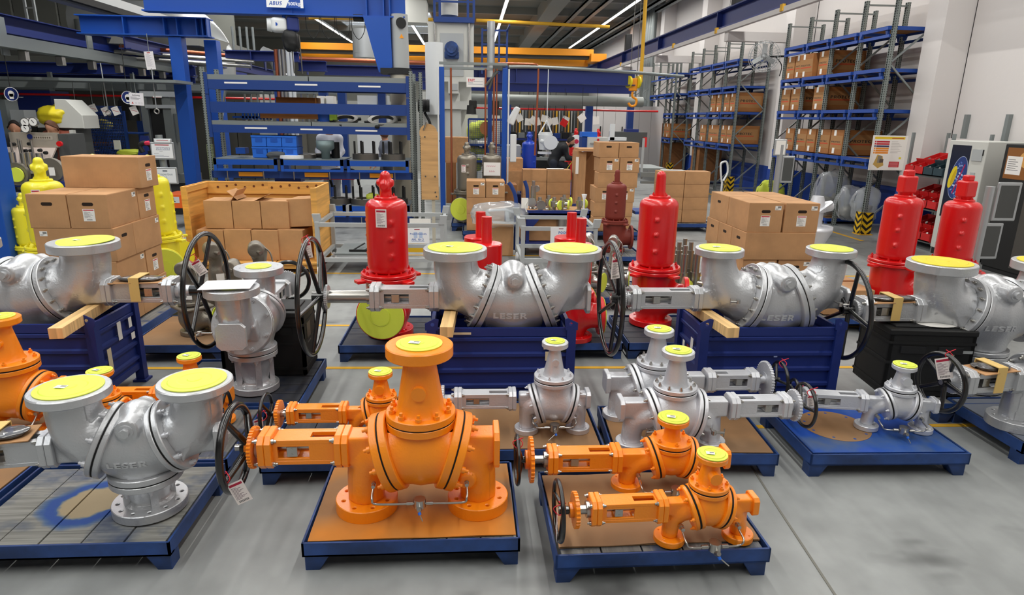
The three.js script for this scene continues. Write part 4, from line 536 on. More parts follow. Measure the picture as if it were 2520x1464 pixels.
// wooden crate of cartons
{ const t = thing('wooden_crate', 'open wooden crate full of brown cartons, left of the red valve', 'crate', [0, 0, 0]), x0 = -4.34, x1 = -2.36, zb = -11, zf = -10.08, y1 = 1.31;
  const W = (x, y, z, w, h, d) => G(rbox(w, h, d, .004, x, y, z));
  part(t, 'side_panel', W(x0, .74, (zb + zf) / 2, .025, y1 - .16, zb * -1 + zf), M.ply ??= mat('#ffffff', .65, 0, { map: rep(dataTex(256, (u, v) => { const n = fbm(u * 2, v * 30, 30, 4), k = .82 + .3 * n; return [.90 * k, .67 * k, .34 * k]; }), .9) }));
  part(t, 'side_panel', W(x1, .74, (zb + zf) / 2, .025, y1 - .16, zf - zb), M.ply); part(t, 'back_panel', W((x0 + x1) / 2, .74, zb, x1 - x0, y1 - .16, .025), M.ply);
  for (const x of [x0 + .03, x1 - .03]) { part(t, 'batten', W(x, .74, zf + .01, .09, y1 - .16, .03), M.ply); part(t, 'batten', W(x, y1 - .05, (zb + zf) / 2, .03, .09, zf - zb), M.ply); }
  part(t, 'batten', W((x0 + x1) / 2, y1 - .1, zb + .025, x1 - x0, .2, .03), M.ply);
  for (let i = 0; i < 6; i++) part(t, 'floor_board', W(x0 + .17 + i * .328, .155, (zb + zf) / 2 + .06, .31, .03, 1.1), M.ply); for (const z of [zb + .1, -10.5, zf + .04]) part(t, 'runner', W((x0 + x1) / 2, .11, z, x1 - x0, .06, .1), M.ply); part(t, 'front_sill', W((x0 + x1) / 2, .12, zf + .1, x1 - x0, .1, .03), M.ply); for (const x of [x0 + .1, -3.35, x1 - .1]) for (const z of [zb + .1, zf - .02]) part(t, 'foot', W(x, .04, z, .12, .08, .12), M.ply);
  for (let i = 0; i < 12; i++) part(t, 'knot', G(cyl(.016, .02, .003, x0 + .2 + i * .145, y1 - .09 + (i % 3) * .02, zb + .042, PI / 2)), M.knot ??= mat('#6e3b17', .8));
  const g = 'cartons in the wooden crate';
  for (let i = 0; i < 4; i++) carton(`plain brown carton, lower row in the wooden crate, ${['leftmost', 'second from left', 'third from left', 'rightmost, slightly turned'][i]}`, [-4.02 + i * .415, .175, -10.34], .405, .47 + (i % 2) * .01, .45, i === 3 ? -.12 : 0, { group: g });
  for (let i = 0; i < 4; i++) { const c = carton(`plain brown carton, upper row in the wooden crate, ${['leftmost, one flap up', 'second from left, flaps up', 'third from left', 'rightmost, tilted'][i]}`, [-3.89 + i * .43 + (i === 3 ? .02 : 0), i === 3 ? .7 : .66, -10.42], .42, .43, .45, i === 3 ? -.15 : 0, { group: g }); if (i === 3) c.rotation.z = .07; if (i < 2) part(c, 'flap', [T(box(.004, .2, .44), i ? -.2 : .21, .43, 0, 0, 0, i ? .85 : -.6).translate(i ? -.0 : .055, .085, 0)], M.card); if (i === 1) part(c, 'flap', [T(box(.2, .004, .44), .21, .47, 0, 0, 0, .45)], M.card); }
}
// ---------- pallet racks along the right wall ----------
const perfTex = dataTex(64, (u, v) => { const a = Math.abs(u - .28) < .07 && Math.abs((v * 2 % 1) - .5) < .26, b = Math.abs(u - .72) < .07 && Math.abs((v * 2 % 1) - .5) < .26; return a || b ? [.14, .15, .15] : [.52, .55, .54]; });
M.upright = mat('#ffffff', .5, .4, { map: rep(perfTex, 10, 10) });
const uprightG = (h) => once('upr' + h, () => { const g = G(ext(shape([[-.05, -.035], [.05, -.035], [.05, .035], [.03, .035], [.03, .02], [-.03, .02], [-.03, .035], [-.05, .035]]), h)); g.rotateX(-PI / 2); g.translate(0, 0, 0); return boxUV(g); });
const LEV = [1.62, 2.68, 3.52, 4.36];
function rack(label, zs, levels, x0 = 8.84, x1 = 9.9, H = 5.05) {
  const t = thing('pallet_rack', label, 'rack', [0, 0, 0], 0, 'pallet racks along the right wall');
  for (const z of zs) {
    for (const x of [x0 + .05, x1 - .05]) { const u = part(t, 'upright', uprightG(H), M.upright); u.position.set(x, 0, z); u.rotation.y = PI / 2; const f = part(t, 'foot_plate', once('fplate', () => G(box(.16, .012, .14, 0, .006, 0))), M.galv); f.position.set(x, 0, z); }
    const b = []; for (let y = .25, k = 0; y < H - .9; y += .85, k++) b.push(bar([k % 2 ? x1 - .06 : x0 + .06, y, z], [k % 2 ? x0 + .06 : x1 - .06, y + .85, z], .035, .035)); b.push(bar([x0, H - .08, z], [x1, H - .08, z], .035, .035), bar([x0, .2, z], [x1, .2, z], .035, .035));
    for (const g of b) part(t, 'brace', G(g), M.galv);
  }
  for (let i = 0; i + 1 < zs.length; i++) for (const y of levels) for (const x of [x0 - .01, x1]) part(t, 'beam', G(box(.04, .06, zs[i] - zs[i + 1] - .06, x, y - .16, (zs[i] + zs[i + 1]) / 2)), M.rackBlue);
  return t;
}
function shelfPallet(label, z, y, w = 1.1, x0 = 8.8, d = 1.06) {
  const t = thing('shelf_pallet', label, 'pallet', [x0 + d / 2, y, z], 0, 'blue steel pallets on the racks');
  part(t, 'rim', once('sprim' + w + d, () => G(box(.03, .075, w, -d / 2, 0, 0), box(.03, .075, w, d / 2, 0, 0), box(d, .075, .03, 0, 0, w / 2), box(d, .075, .03, 0, 0, -w / 2))), M.rackBlue);
  for (const sx of [-1, 1]) for (const sz of [-1, 1]) { const l = part(t, 'leg', once('spleg', () => G(ext(shape([[0, 0], [.09, 0], [.05, -.1], [0, -.1]]), .05))), M.rackBlue); l.position.set(sx * (d / 2 - .02), -.03, sz * (w / 2 - .05)); l.rotation.y = sz > 0 ? PI / 2 : -PI / 2; }
  for (let i = 0; i < 5; i++) { const q = part(t, 'deck_board', once('spdeck' + w + d, () => G(box(d - .04, .02, (w - .05) / 5 - .008, 0, .02, 0))), M.woodDark ??= mat('#9a7444', .8)); q.position.z = -w / 2 + .03 + (w - .06) / 5 * (i + .5); }
}
const zsA = [-13.95, -15.1, -16.3, -17.5, -18.7], zsB = [-21.85, -23.06, -24.28, -25.5, -26.75], zsC = [-28.7, -29.95, -31.2, -32.45], zsD = [-34.5, -35.7, -36.9];
rack('nearest grey pallet rack with blue beams at the right wall', zsA, LEV); rack('second grey pallet rack along the right wall, behind the wall fan', zsB, LEV.map((v) => v)); rack('third grey pallet rack far along the right wall', zsC, LEV);
rack('farthest grey pallet rack along the right wall', zsD, LEV);
[[zsA, 'nearest'], [zsB, 'second'], [zsC, 'third']].forEach(([zs, n], r) => LEV.forEach((y, k) => { for (let i = 0; i + 1 < zs.length; i++) { if (r === 2 && k === 3 && i > 1) continue; shelfPallet(`blue steel pallet, ${['lowest', 'second', 'third', 'top'][k]} shelf of the ${n} rack, ${['first', 'second', 'third', 'fourth'][i]} bay`, (zs[i] + zs[i + 1]) / 2, y, zs[i] - zs[i + 1] - .12); } }));
shelfPallet('blue steel pallet on the floor under the bags, nearest rack', -16.4, .1, 2.2);
// printed cartons on the racks
const protec = (w, side) => canvasTex(side ? 256 : 128, 160, (g, W, H) => { g.fillStyle = '#a87b4c'; g.fillRect(0, 0, W, H); g.fillStyle = '#2e2724'; g.font = `bold ${side ? 44 : 27}px sans-serif`; g.fillText('PROTEC', side ? 36 : 8, side ? 84 : 84); g.fillStyle = '#c2502f'; g.fillRect(side ? 36 : 8, 94, side ? 178 : 110, 15); });
M.protecF = mat('#ffffff', .8, 0, { map: protec(1, 0) }); M.protecS = mat('#ffffff', .8, 0, { map: protec(1, 1) });
let pc = 0;
function protecCarton(where, z0, z1, y, h, d, end, tilt = 0, tags = true) {
  const w = Math.abs(z0 - z1), t = thing('printed_carton', `printed brown carton, ${where}`, 'carton', [8.84 + d / 2 + (tilt ? -.05 : .04), y, (z0 + z1) / 2], 0, 'printed cartons on the racks');
  part(t, 'carton_box', G(rbox(d, h, w - .02, .005, 0, h / 2, 0)), M.cardRack ??= mat('#d8bd98', .8, 0, { map: rep(cardTex, 1.1) }));
  const f = part(t, 'print', new THREE.PlaneGeometry(w - .05, h * .55), M.protecF); f.position.set(-d / 2 - .002, h * .5, 0); f.rotation.y = -PI / 2;
  if (end) { const e = part(t, 'print', new THREE.PlaneGeometry(d - .1, h * .6), M.protecS); e.position.set(0, h * .52, w / 2 - .008); }
  if (tags) for (const v of [.88, .16]) { const q = part(t, 'paper_label', once('plb', () => new THREE.BoxGeometry(.002, .13, .1)), M.paper); q.position.set(-d / 2 - .003, h * v, -w * .15); }
  if (tilt) t.rotation.z = tilt;
}
const ord = ['first', 'second', 'third', 'fourth', 'fifth', 'sixth'];
function rackRow(rackName, shelf, y, h, list) { list.forEach(([z0, z1, end, tilt, dy], i) => protecCarton(`${ord[i]} from the far end, ${shelf} shelf of the ${rackName} rack`, z0, z1, y + (dy ?? 0), h, .95, end, tilt)); }
rackRow('nearest', 'lowest', 1.67, .58, [[-18.135, -17.644], [-17.622, -16.944], [-16.944, -16.493], [-16.453, -15.803], [-15.785, -15.218, 1]]);
rackRow('nearest', 'second', 2.73, .56, [[-18.684, -18.148], [-18.101, -17.596, 1], [-16.889, -16.369, 1]]);
rackRow('nearest', 'third', 3.57, .58, [[-18.584, -18.107], [-18.084, -17.631], [-17.623, -16.923, 0, .05], [-16.862, -16.37, 1]]);
rackRow('second', 'lowest', 1.67, .6, [[-25.124, -24.463], [-24.208, -23.161], [-22.97, -22.45], [-22.45, -21.953, 1]]);
rackRow('second', 'second', 2.73, .62, [[-24.366, -23.75], [-23.67, -23.201], [-22.974, -22.46], [-22.424, -21.968, 1]]);
rackRow('third', 'lowest', 1.67, .6, [[-32.522, -31.504], [-31.364, -30.284], [-30.089, -29.583], [-29.583, -29.032, 1]]);
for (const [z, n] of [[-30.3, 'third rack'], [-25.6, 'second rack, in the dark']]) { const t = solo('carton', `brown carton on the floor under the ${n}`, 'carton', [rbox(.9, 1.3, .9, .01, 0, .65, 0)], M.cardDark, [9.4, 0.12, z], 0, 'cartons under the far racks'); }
// striped post protectors
const hazTex = canvasTex(64, 128, (g, w, h) => { g.fillStyle = '#e3b713'; g.fillRect(0, 0, w, h); g.strokeStyle = '#17150f'; g.lineWidth = 13; for (let y = -40; y < h + 60; y += 36) { g.beginPath(); g.moveTo(-4, y); g.lineTo(32, y + 30); g.lineTo(68, y); g.stroke(); } });
M.hazard = mat('#ffffff', .5, 0, { map: hazTex });
function protector(label, x, z, h = .5) { const t = thing('post_protector', label, 'protector', [x, 0, z], 0, 'striped rack post protectors'); part(t, 'guard', T(new THREE.BoxGeometry(.24, h, .03), 0, h / 2, 0), M.hazard); part(t, 'guard', T(new THREE.BoxGeometry(.24, h, .03), -.12, h / 2, -.12, 0, PI / 2, 0), M.hazard); part(t, 'foot', [box(.3, .02, .3, 0, .01, -.1)], M.yellowLine); }
protector('yellow and black chevron post protector at the foot of the nearest rack', 8.86, -13.75); protector('yellow and black chevron post protector at the foot of the second rack', 8.86, -21.6, .6); protector('yellow and black chevron post protector at the foot of the third rack', 8.86, -28.45, .6);
// poster on the rack end
{ const tx = canvasTex(320, 368, (g, w, h) => { g.fillStyle = '#efece6'; g.fillRect(0, 0, w, h); g.fillStyle = '#e9c62b'; g.fillRect(12, 10, w - 40, 26); g.fillStyle = '#b04a1f'; g.fillRect(170, 20, 110, 10); ['#bf2b38', '#bf2b38', '#3c4064', '#e98f31', '#e98f31', '#e98f31'].forEach((c, i) => { g.fillStyle = c; g.fillRect(34, 54 + i * 24, 120, 19); g.fillRect(16, 54 + i * 24, 14, 17); }); g.fillStyle = '#c9c5bf'; for (let i = 0; i < 8; i++) g.fillRect(172, 58 + i * 17, 60 + i * 13 % 40, 6); g.fillStyle = '#c3a15a'; g.beginPath(); g.moveTo(30, 310); g.lineTo(60, 200); g.lineTo(110, 220); g.lineTo(130, 320); g.lineTo(80, 352); g.fill(); g.fillStyle = '#8b8577'; g.fillRect(66, 218, 38, 76); g.fillStyle = '#5c5148'; g.fillRect(86, 250, 36, 40); g.fillStyle = '#bf2430'; g.fillRect(178, 278, 96, 62); g.fillStyle = '#e4d431'; g.fillRect(262, 228, 22, 22); g.fillStyle = '#e9a9ab'; for (let i = 0; i < 4; i++) g.fillRect(184, 288 + i * 12, 80, 4); });
  const t = thing('info_poster', 'safety poster with coloured rows and a pallet truck drawing on the rack end', 'poster', [9.12, 1.43, -13.8]); part(t, 'backing', [box(.8, .74, .012, 0, .37, 0)], M.paper); const q = part(t, 'print', new THREE.PlaneGeometry(.78, .72), mat('#ffffff', .35, 0, { map: tx })); q.position.set(0, .37, .008); }
// wall fan
{ const t = thing('wall_fan', 'large caged grey wall fan above the racks', 'fan', [8.6, 4.26, -19.5], -.5), c = [], R = .44; for (let i = 0; i < 28; i++) { const a = i / 28 * 2 * PI, p = []; for (let k = 0; k <= 6; k++) { const b = k / 6 * PI; p.push([R * Math.sin(b) * Math.cos(a), R * Math.sin(b) * Math.sin(a), .13 * Math.cos(b)]); } c.push(tube(p, .004, 4, 12)); } for (const z of [-.07, .0, .07]) c.push(T(new THREE.TorusGeometry(R * Math.sqrt(1 - (z / .14) ** 2), .007, 6, 40), 0, 0, z)); part(t, 'cage', c, M.alu);
  for (let i = 0; i < 3; i++) part(t, 'blade', [T(box(.15, .3, .008, 0, .2, 0, 0, .5), 0, 0, 0, 0, 0, i * 2.094)], M.grey); part(t, 'motor', [cyl(.09, .09, .18, 0, 0, -.08, PI / 2)], M.machineDark); part(t, 'bracket', [rod([0, 0, -.15], [.6, 0, -.1], .03), tube([[.3, 0, -.1], [.5, -.25, -.1], [.48, -.55, -.1]], .014)], M.blackMatt); }
// crane runway, hook, speakers
{ const t = thing('crane_runway', 'long blue crane runway beam with white rail above the racks', 'beam', [0, 0, 0]), z0 = -50, z1 = -6, L = z1 - z0; part(t, 'beam', [bx(7.55, 7.95, 5.6, 5.64, z0, z1), bx(7.55, 7.95, 5.1, 5.14, z0, z1), bx(7.73, 7.77, 5.12, 5.62, z0, z1)], M.navy); part(t, 'rail', [bx(7.5, 7.62, 4.96, 5.08, z0, z1)], M.whiteWall); for (let z = -8; z > -50; z -= 6.4) part(t, 'stiffener', [bx(7.56, 7.94, 5.14, 5.6, z - .02, z + .02)], M.navy); for (let z = -12; z > -48; z -= 4.3) part(t, 'clip', [bx(7.47, 7.6, 4.98, 5.14, z - .07, z + .07)], M.yellowLine); for (const z of [-20, -27.6, -33.6, -40]) part(t, 'bracket', [bx(7.6, 9.5, 4.7, 4.96, z - .15, z + .15)], M.whiteWall); }
{ const t = thing('crane_hook', 'yellow crane hook block hanging on thin ropes before the far racks', 'hook', [5.38, 3.3, -22]); for (const x of [-.12, .12]) part(t, 'rope', [rod([x, .3, 0], [x * .6, 4.4, 0], .012, 6)], M.darkSteel); part(t, 'sheave', [cyl(.2, .2, .06, -.15, .3, 0, 0, .3, PI / 2), cyl(.2, .2, .06, .15, .3, 0, 0, .3, PI / 2)], M.capOld); part(t, 'block', [rbox(.26, .4, .14, .03, 0, .22, 0)], M.orangeGirder); part(t, 'hook', [tube([[0, 0, 0], [0, -.15, 0], [.14, -.25, 0], [.12, -.42, 0], [-.02, -.46, 0], [-.12, -.36, 0]], .04, 8, 20)], M.orangeGirder); part(t, 'pendant', [rod([.25, .3, 0], [.22, 3.6, 0], .06, 8)], M.yellowLine); }
for (const [z, n] of [[-19.6, 'near'], [-33, 'far']]) solo('speaker_box', `black box on the crane runway, ${n} one`, 'speaker', [rbox(.3, .75, .3, .02, 0, .375, 0)], M.blackMatt, [7.7, 5.64, z], 0, 'black boxes on the crane runway');
for (let i = 0; i < 5; i++) struct('wall_pipe', [rod([9.35, .0, -34.6 - i * .42], [9.35, 8, -34.6 - i * .42], .14, 14)], M.galv);
// floor things before the racks
{ const t = thing('gas_bottle', 'blue steel gas bottle with papers, beside the white column', 'bottle', [9.3, 0, -19.2]); part(t, 'bottle', [lathe([[.0, 0], [.2, .0], [.2, 1.45], [.17, 1.58], [.08, 1.64], [0, 1.66]])], M.bluePaint); part(t, 'valve_guard', [cyl(.07, .07, .14, 0, 1.7, 0)], M.steel); part(t, 'paper', [box(.004, .3, .2, -.21, 1.2, .05)], M.paper); }
{ const t = solo('yellow_sack', 'crumpled lemon yellow sack behind the nearest rack', 'sack', [crumple(.75, .7, .4, 3)], M.cap, [9.0, .35, -18.9]); }
function bag(label, x, z, w, h, s) { const t = thing('plastic_bag', label, 'bag', [x, .2, z], 0, 'clear plastic bags under the nearest rack'); part(t, 'film', [crumple(w, h, .5, s).translate(0, h / 2, 0)], M.film); part(t, 'contents', [crumple(w * .6, h * .35, .3, s + 2).translate(0, h * .22, 0), rod([0, .1, 0], [.1, h * .5, .05], .07)], M.nickel); }
bag('big clear plastic bag with an orange mark, under the nearest rack', 9.0, -15.6, .8, 1.05, 1); bag('clear plastic bag of parts under the nearest rack, middle one', 9.1, -14.9, .6, .75, 5); bag('clear plastic bag of parts under the nearest rack, at its front post', 9.1, -14.3, .5, .8, 8);
{ const t = thing('pallet_truck', 'white pallet truck with loop handle behind the carton stack', 'pallet truck', [5.95, 0, -15], .4); part(t, 'handle', [tube([[0, 1.0, 0], [-.05, 1.15, 0], [-.1, 1.42, 0], [-.06, 1.48, 0], [.08, 1.48, 0], [.14, 1.25, 0], [.03, 1.05, 0]], .022, 8, 30)], M.whitePaint); part(t, 'shaft', [rod([0, .2, 0], [0, 1.02, 0], .022)], M.whitePaint); part(t, 'pump', [rbox(.25, .3, .2, .03, 0, .25, 0)], M.whitePaint); part(t, 'fork', [rbox(.16, .06, 1.1, .01, -.19, .12, .6), rbox(.16, .06, 1.1, .01, .19, .12, .6)], M.whitePaint); part(t, 'wheel', [cyl(.09, .09, .14, 0, .09, 0, 0, 0, PI / 2)], M.rubber); }
function signPost(label, x, z, h, frames) { const t = thing('sign_post', label, 'post', [x, 0, z], 0, 'silver posts with framed panels'); part(t, 'pole', [cyl(.055, .055, h, 0, h / 2, 0)], M.alu); part(t, 'foot', [cyl(.2, .2, .03, 0, .015, 0)], M.galv); for (const [y, w, hh, dx, m, dz] of frames) { const f = part(t, 'frame', [rbox(w, hh, .03, .02, dx, y, dz ?? .03)], M.alu); part(f, 'panel', [box(w * .76, hh * .84, .006, dx - .0, y, (dz ?? .03) + .015)], m); } return t; }
signPost('white pipe post with a framed panel before the nearest rack', 5.82, -12.0, 2.0, [[1.95, .24, .3, -.03, M.paper], [1.55, .24, .5, .16, M.machineDark]]);
signPost('silver post with two black framed panels before the vending machines', 7.0, -8.3, 1.62, [[1.42, .34, .52, .24, M.machineDark], [.88, .3, .5, .12, M.machineDark]]);
{ const t = thing('lever_valve', 'white primed valve with a long lever behind the right carton stack', 'valve', [5.9, .0, -10.6], .2); part(t, 'body', [lathe([[0, 0], [.3, 0], [.3, .06], [.16, .1], [.2, .4], [.3, .62], [.3, .7], [0, .7]]), cyl(.12, .12, .3, 0, .85, 0), cyl(.16, .09, .26, 0, 1.08, 0)], M.silverPale); part(t, 'lever', [bar([.2, 1.1, .1], [-.5, .8, .3], .06, .03)], M.silverPale); part(t, 'elbow', [rod([0, 1.0, 0], [.25, 1.05, .05], .09)], M.silverPale); }
// bin shelf and vending machines
{ const t = thing('bin_shelf', 'grey shelf of sloping red parts bins beside the vending machine', 'shelf', [0, 0, 0]), x0 = 9.1, x1 = 9.85, za = -13.05, zb = -11.9; for (const z of [za, zb]) for (const x of [x0, x1]) part(t, 'upright', [box(.05, 2.25, .05, x, 1.125, z)], M.galv); for (const y of [.15, .78, 1.42]) part(t, 'shelf_board', [box(x1 - x0 + .05, .04, zb - za, (x0 + x1) / 2, y, (za + zb) / 2)], M.galv); part(t, 'back_panel', [box(.02, 2.1, zb - za, x1, 1.1, (za + zb) / 2)], M.whiteWall);
  const where = ['bottom', 'middle', 'top'];
  [.17, .80, 1.44].forEach((y, k) => { for (let i = 0; i < 4; i++) { const w = .27, z = za + .17 + i * .275, dk = k === 2 && i > 1; const b = thing('parts_bin', `${dk ? 'dark green' : 'red'} sloping parts bin, ${ord[i]} from left on the ${where[k]} board`, 'bin', [x0 + .12, y, z], 0, 'parts bins on the bin shelf'), m = dk ? M.kelp : M.plasticRed; part(b, 'tray', [bx(-.2, .5, 0, .02, -w / 2, w / 2), bx(-.2, -.18, 0, .16, -w / 2, w / 2), bx(.48, .5, 0, .42, -w / 2, w / 2), ...[-1, 1].map((s) => T(ext(shape([[-.2, 0], [.5, 0], [.5, .42], [-.2, .16]]), .014), 0, 0, s * w / 2 - .007))], m); for (const q of [.05, .28]) part(b, 'divider', [box(.012, .3, w - .02, q, .16, 0, 0, 0, .35)], m); part(b, 'fittings', [0, 1, 2].flatMap((j) => [cyl(.03, .03, .05, -.12 + j * .18, .14 + j * .07, -.05, 0, 0, 1), cyl(.025, .02, .06, -.08 + j * .18, .15 + j * .07, .06, 1)]), M.steel); } }); }
{ const tx = canvasTex(256, 750, (g, w, h) => { const q = g.createLinearGradient(0, 0, 0, h); q.addColorStop(0, '#171b2c'); q.addColorStop(.5, '#1c2547'); q.addColorStop(1, '#0e0f18'); g.fillStyle = q; g.fillRect(0, 0, w, h); g.fillStyle = '#2c3f7d'; g.beginPath(); g.ellipse(150, 330, 105, 220, .15, 0, 7); g.fill(); g.strokeStyle = '#c7d2e8'; g.lineWidth = 4; g.beginPath(); g.ellipse(150, 330, 105, 220, .15, 0, 7); g.stroke(); for (let i = 0; i < 60; i++) { g.fillStyle = ['#8ea4d8', '#5a72b8', '#cdd8f2', '#3a4f96'][i % 4]; const a = i * 2.4, r = Math.sqrt(i / 60); g.save(); g.translate(150 + 85 * r * Math.cos(a), 350 + 180 * r * Math.sin(a)); g.rotate(i); g.fillRect(-12, -8, 24, 15); g.restore(); } g.fillStyle = '#e2c92a'; g.beginPath(); g.ellipse(75, 330, 42, 120, .25, 0, 7); g.fill(); g.fillStyle = '#c9a91e'; g.beginPath(); g.ellipse(90, 335, 22, 90, .25, 0, 7); g.fill(); g.strokeStyle = '#b0174a'; g.lineWidth = 14; g.beginPath(); g.moveTo(215, 190); g.lineTo(110, 500); g.stroke(); });
  const t = thing('vending_machine', 'white drinks vending machine with an iced drink picture', 'vending machine', [8.97, 0, -11.35]); part(t, 'cabinet', [rbox(.85, 2.02, .92, .015, .425, 1.13, 0)], M.machine); part(t, 'plinth', [box(.8, .12, .88, .425, .06, 0)], M.blackMatt); const q = part(t, 'lit_picture', new THREE.PlaneGeometry(.47, 1.32), mat('#ffffff', .15, 0, { map: tx })); q.position.set(-.004, 1.4, -.13); q.rotation.y = -PI / 2; part(t, 'coin_panel', [box(.02, .2, .24, -.005, 1.9, .27)], M.grey); part(t, 'coin_slot', [box(.02, .1, .1, -.005, 1.55, .25)], M.grey); for (const [y, z] of [[1.42, .25], [1.2, .25], [1.95, .2], [1.95, .36]]) part(t, 'button_panel', [box(.012, .1, .09, -.006, y, z)], M.blackMatt); part(t, 'notice', [box(.004, .22, .2, -.004, .62, .0)], mat('#c58aa4', .7)); }
{ const tx = canvasTex(256, 256, (g, w, h) => { g.fillStyle = '#8d5a2c'; g.fillRect(0, 0, w, h); g.fillStyle = '#d8a25a'; g.beginPath(); g.arc(180, 90, 70, 0, 7); g.fill(); g.strokeStyle = '#e87a3a'; g.lineWidth = 14; g.beginPath(); g.arc(185, 80, 34, 2.4, 7); g.stroke(); g.fillStyle = '#efece8'; g.fillRect(10, 70, 130, 150); g.fillStyle = '#777'; for (let i = 0; i < 6; i++) g.fillRect(22, 96 + i * 17, 60 + i * 23 % 40, 5); });
  const t = thing('vending_machine', 'black coffee vending machine with brown picture and cup buttons at the right edge', 'vending machine', [8.9, 0, -9.95]); part(t, 'cabinet', [rbox(.85, 2.05, .95, .015, .425, 1.1, 0)], M.blackMatt); const q = part(t, 'lit_picture', new THREE.PlaneGeometry(.6, .5), mat('#ffffff', .3, 0, { map: tx })); q.position.set(-.004, 1.82, -.1); q.rotation.y = -PI / 2; for (let i = 0; i < 9; i++) part(t, 'cup_button', [cyl(.045, .045, .02, -.005, 1.44 - Math.floor(i / 3) * .16, -.3 + (i % 3) * .14, 0, 0, PI / 2)], M.whitePlastic); part(t, 'steel_panel', [box(.012, 1.4, .3, -.006, .85, .28)], M.darkSteel); part(t, 'red_lamp', [cyl(.03, .03, .02, -.01, .35, .3, 0, 0, PI / 2)], M.red); part(t, 'plinth', [box(.8, .08, .9, .425, .04, 0)], M.rubber); }
for (const z of [-12.9, -11.85, -11.1]) struct('wall_channel', [bx(10.02, 10.1, 0, 2.62, z - .04, z + .04)], M.galv);
// ---------- centre: blue shelving rack ----------
const ln = (g) => G(g);
{ const z0 = -14.35, z1 = -15.15, xa = -5.5, xb = -1.24, t = thing('shelving_rack', 'wide shelving rack with blue beams, perforated posts and pull-out trays', 'rack', [0, 0, 0]);
  const up = (x, z, m, lab) => { const u = part(t, 'upright', uprightG(3.3), m, lab); u.position.set(x, 0, z); u.rotation.y = PI / 2; return u; };
  M.uprightOld ??= mat('#e9efb8', .5, .2, { map: rep(perfTex, 10, 10) }); up(xa, z0, M.upright); up(xb, z0, M.upright); up(xa, z1, M.upright); up(xb, z1, M.upright); up(xb + .18, z0 - .3, M.upright);
  part(t, 'post_sleeve', bx(xa - .056, xa + .056, .3, 1.75, z0 - .04, z0 + .042), M.uprightOld, 'pale yellow-green lower post');
  const lv = [[2.87, 3.06, 3.06, 3.17, 1], [2.4, 2.62, 0, 0, 0], [2.0, 2.16, 2.16, 2.25, 1]];
  for (const [b0, b1, d0, d1, deck] of lv) { part(t, 'beam', bx(xa + .05, xb - .05, b0, b1, z0 - .02, z0 + .03), M.frameDark); part(t, 'beam', bx(xa + .05, xb - .05, b0, b1, z1 - .03, z1 + .02), M.frameDark); for (const x of [xa + .06, xb - .06]) part(t, 'connector', bx(x - .04, x + .04, b0 - .1, b1 + .14, z0 + .0, z0 + .045), M.frameDark);
    if (deck) for (let i = 0; i < 2; i++) part(t, 'deck_panel', bx(xa + .06 + i * 2.1, xa + 2.14 + i * 2.1, d0, d1 - .01, z1, z0 + .02), M.galv); }
  for (const [x, y] of [[-4.83, 3.0], [-3.4, 2.99], [-2.1, 2.98], [-4.5, 2.1], [-3.35, 2.09], [-2.2, 2.08]]) part(t, 'label_strip', bx(x - .23, x + .23, y - .016, y + .016, z0 + .03, z0 + .034), M.paper);
  [[1.22, 1.48], [.26, .52]].forEach(([y0, y1], r) => { for (let i = 0; i < 3; i++) { const x0 = xa + .13 + i * 1.38, x1 = x0 + 1.3; const d = part(t, 'pull_out_tray', [bx(x0, x1, y1 - .13, y1 - .02, z0 + .2, z0 + .24), bx(x0 + .03, x1 - .03, y0 - .0, y0 + .05, z0 + .2, z0 + .23), bx(x0, x0 + .06, y0, y1, z0 + .16, z0 + .24), bx(x1 - .06, x1, y0, y1, z0 + .16, z0 + .24)], M.frameBlue); part(d, 'tray_top', bx(x0, x1, y1 - .02, y1, z1, z0 + .24), M.greyTop ??= mat('#6f7a80', .5, .3)); if (!r) part(d, 'load_sign', bx(x0 + .45, x0 + .95, y0 - .12, y0 - .03, z0 + .1, z0 + .104), M.orangeGirder); for (const q of [.25, 1.0]) part(d, 'pull_rod', rod([x0 + q, y0 - .17, z0 + .2], [x0 + q, y0 + .05, z0 + .2], .012, 6), M.steel); } part(t, 'beam', bx(xa, xb, y0 - .16, y0 - .01, z0 - .02, z0 + .05), M.frameDark); }); }
const sx = (label, cat, name, g, m, group) => solo(name, label, cat, g, m, [0, 0, 0], 0, group);
sx('long brown carton standing at the back of the upper rack beam', 'carton', 'long_carton', bx(-4.194, -3.306, 2.524, 2.745, -15.15, -14.85), M.cardRack); sx('low printed brown carton on the middle rack board', 'carton', 'long_carton', bx(-4.447, -3.232, 2.301, 2.468, -15.0, -14.5), M.cardRack);
sx('blue slatted crate on the middle rack board', 'crate', 'blue_crate', [bx(-5.049, -4.498, 2.419, 2.452, -15, -14.6), bx(-5.06, -4.508, 2.293, 2.335, -15, -14.6), ...Array.from({ length: 9 }, (_, i) => bx(-4.86 + i * .072, -4.82 + i * .072, 2.27, 2.42, -14.63, -14.6))], M.frameBlue);
sx('blue tub on the middle rack board', 'tub', 'blue_tub', [cyl(.14, .15, .2, ...[-3.137, 2.355, -14.6], 0, 0, 0, 20)], M.frameBlue); sx('lime green bottle on the middle rack board', 'bottle', 'green_bottle', [rbox(.16, .17, .12, .02, ...[-2.939, 2.35, -14.6])], mat('#b5e04a', .3));
const ringShape = (R, r, h) => prof([[r, 0], [R, 0], [R * .98, h], [r * 1.02, h], [r, 0]], 36);
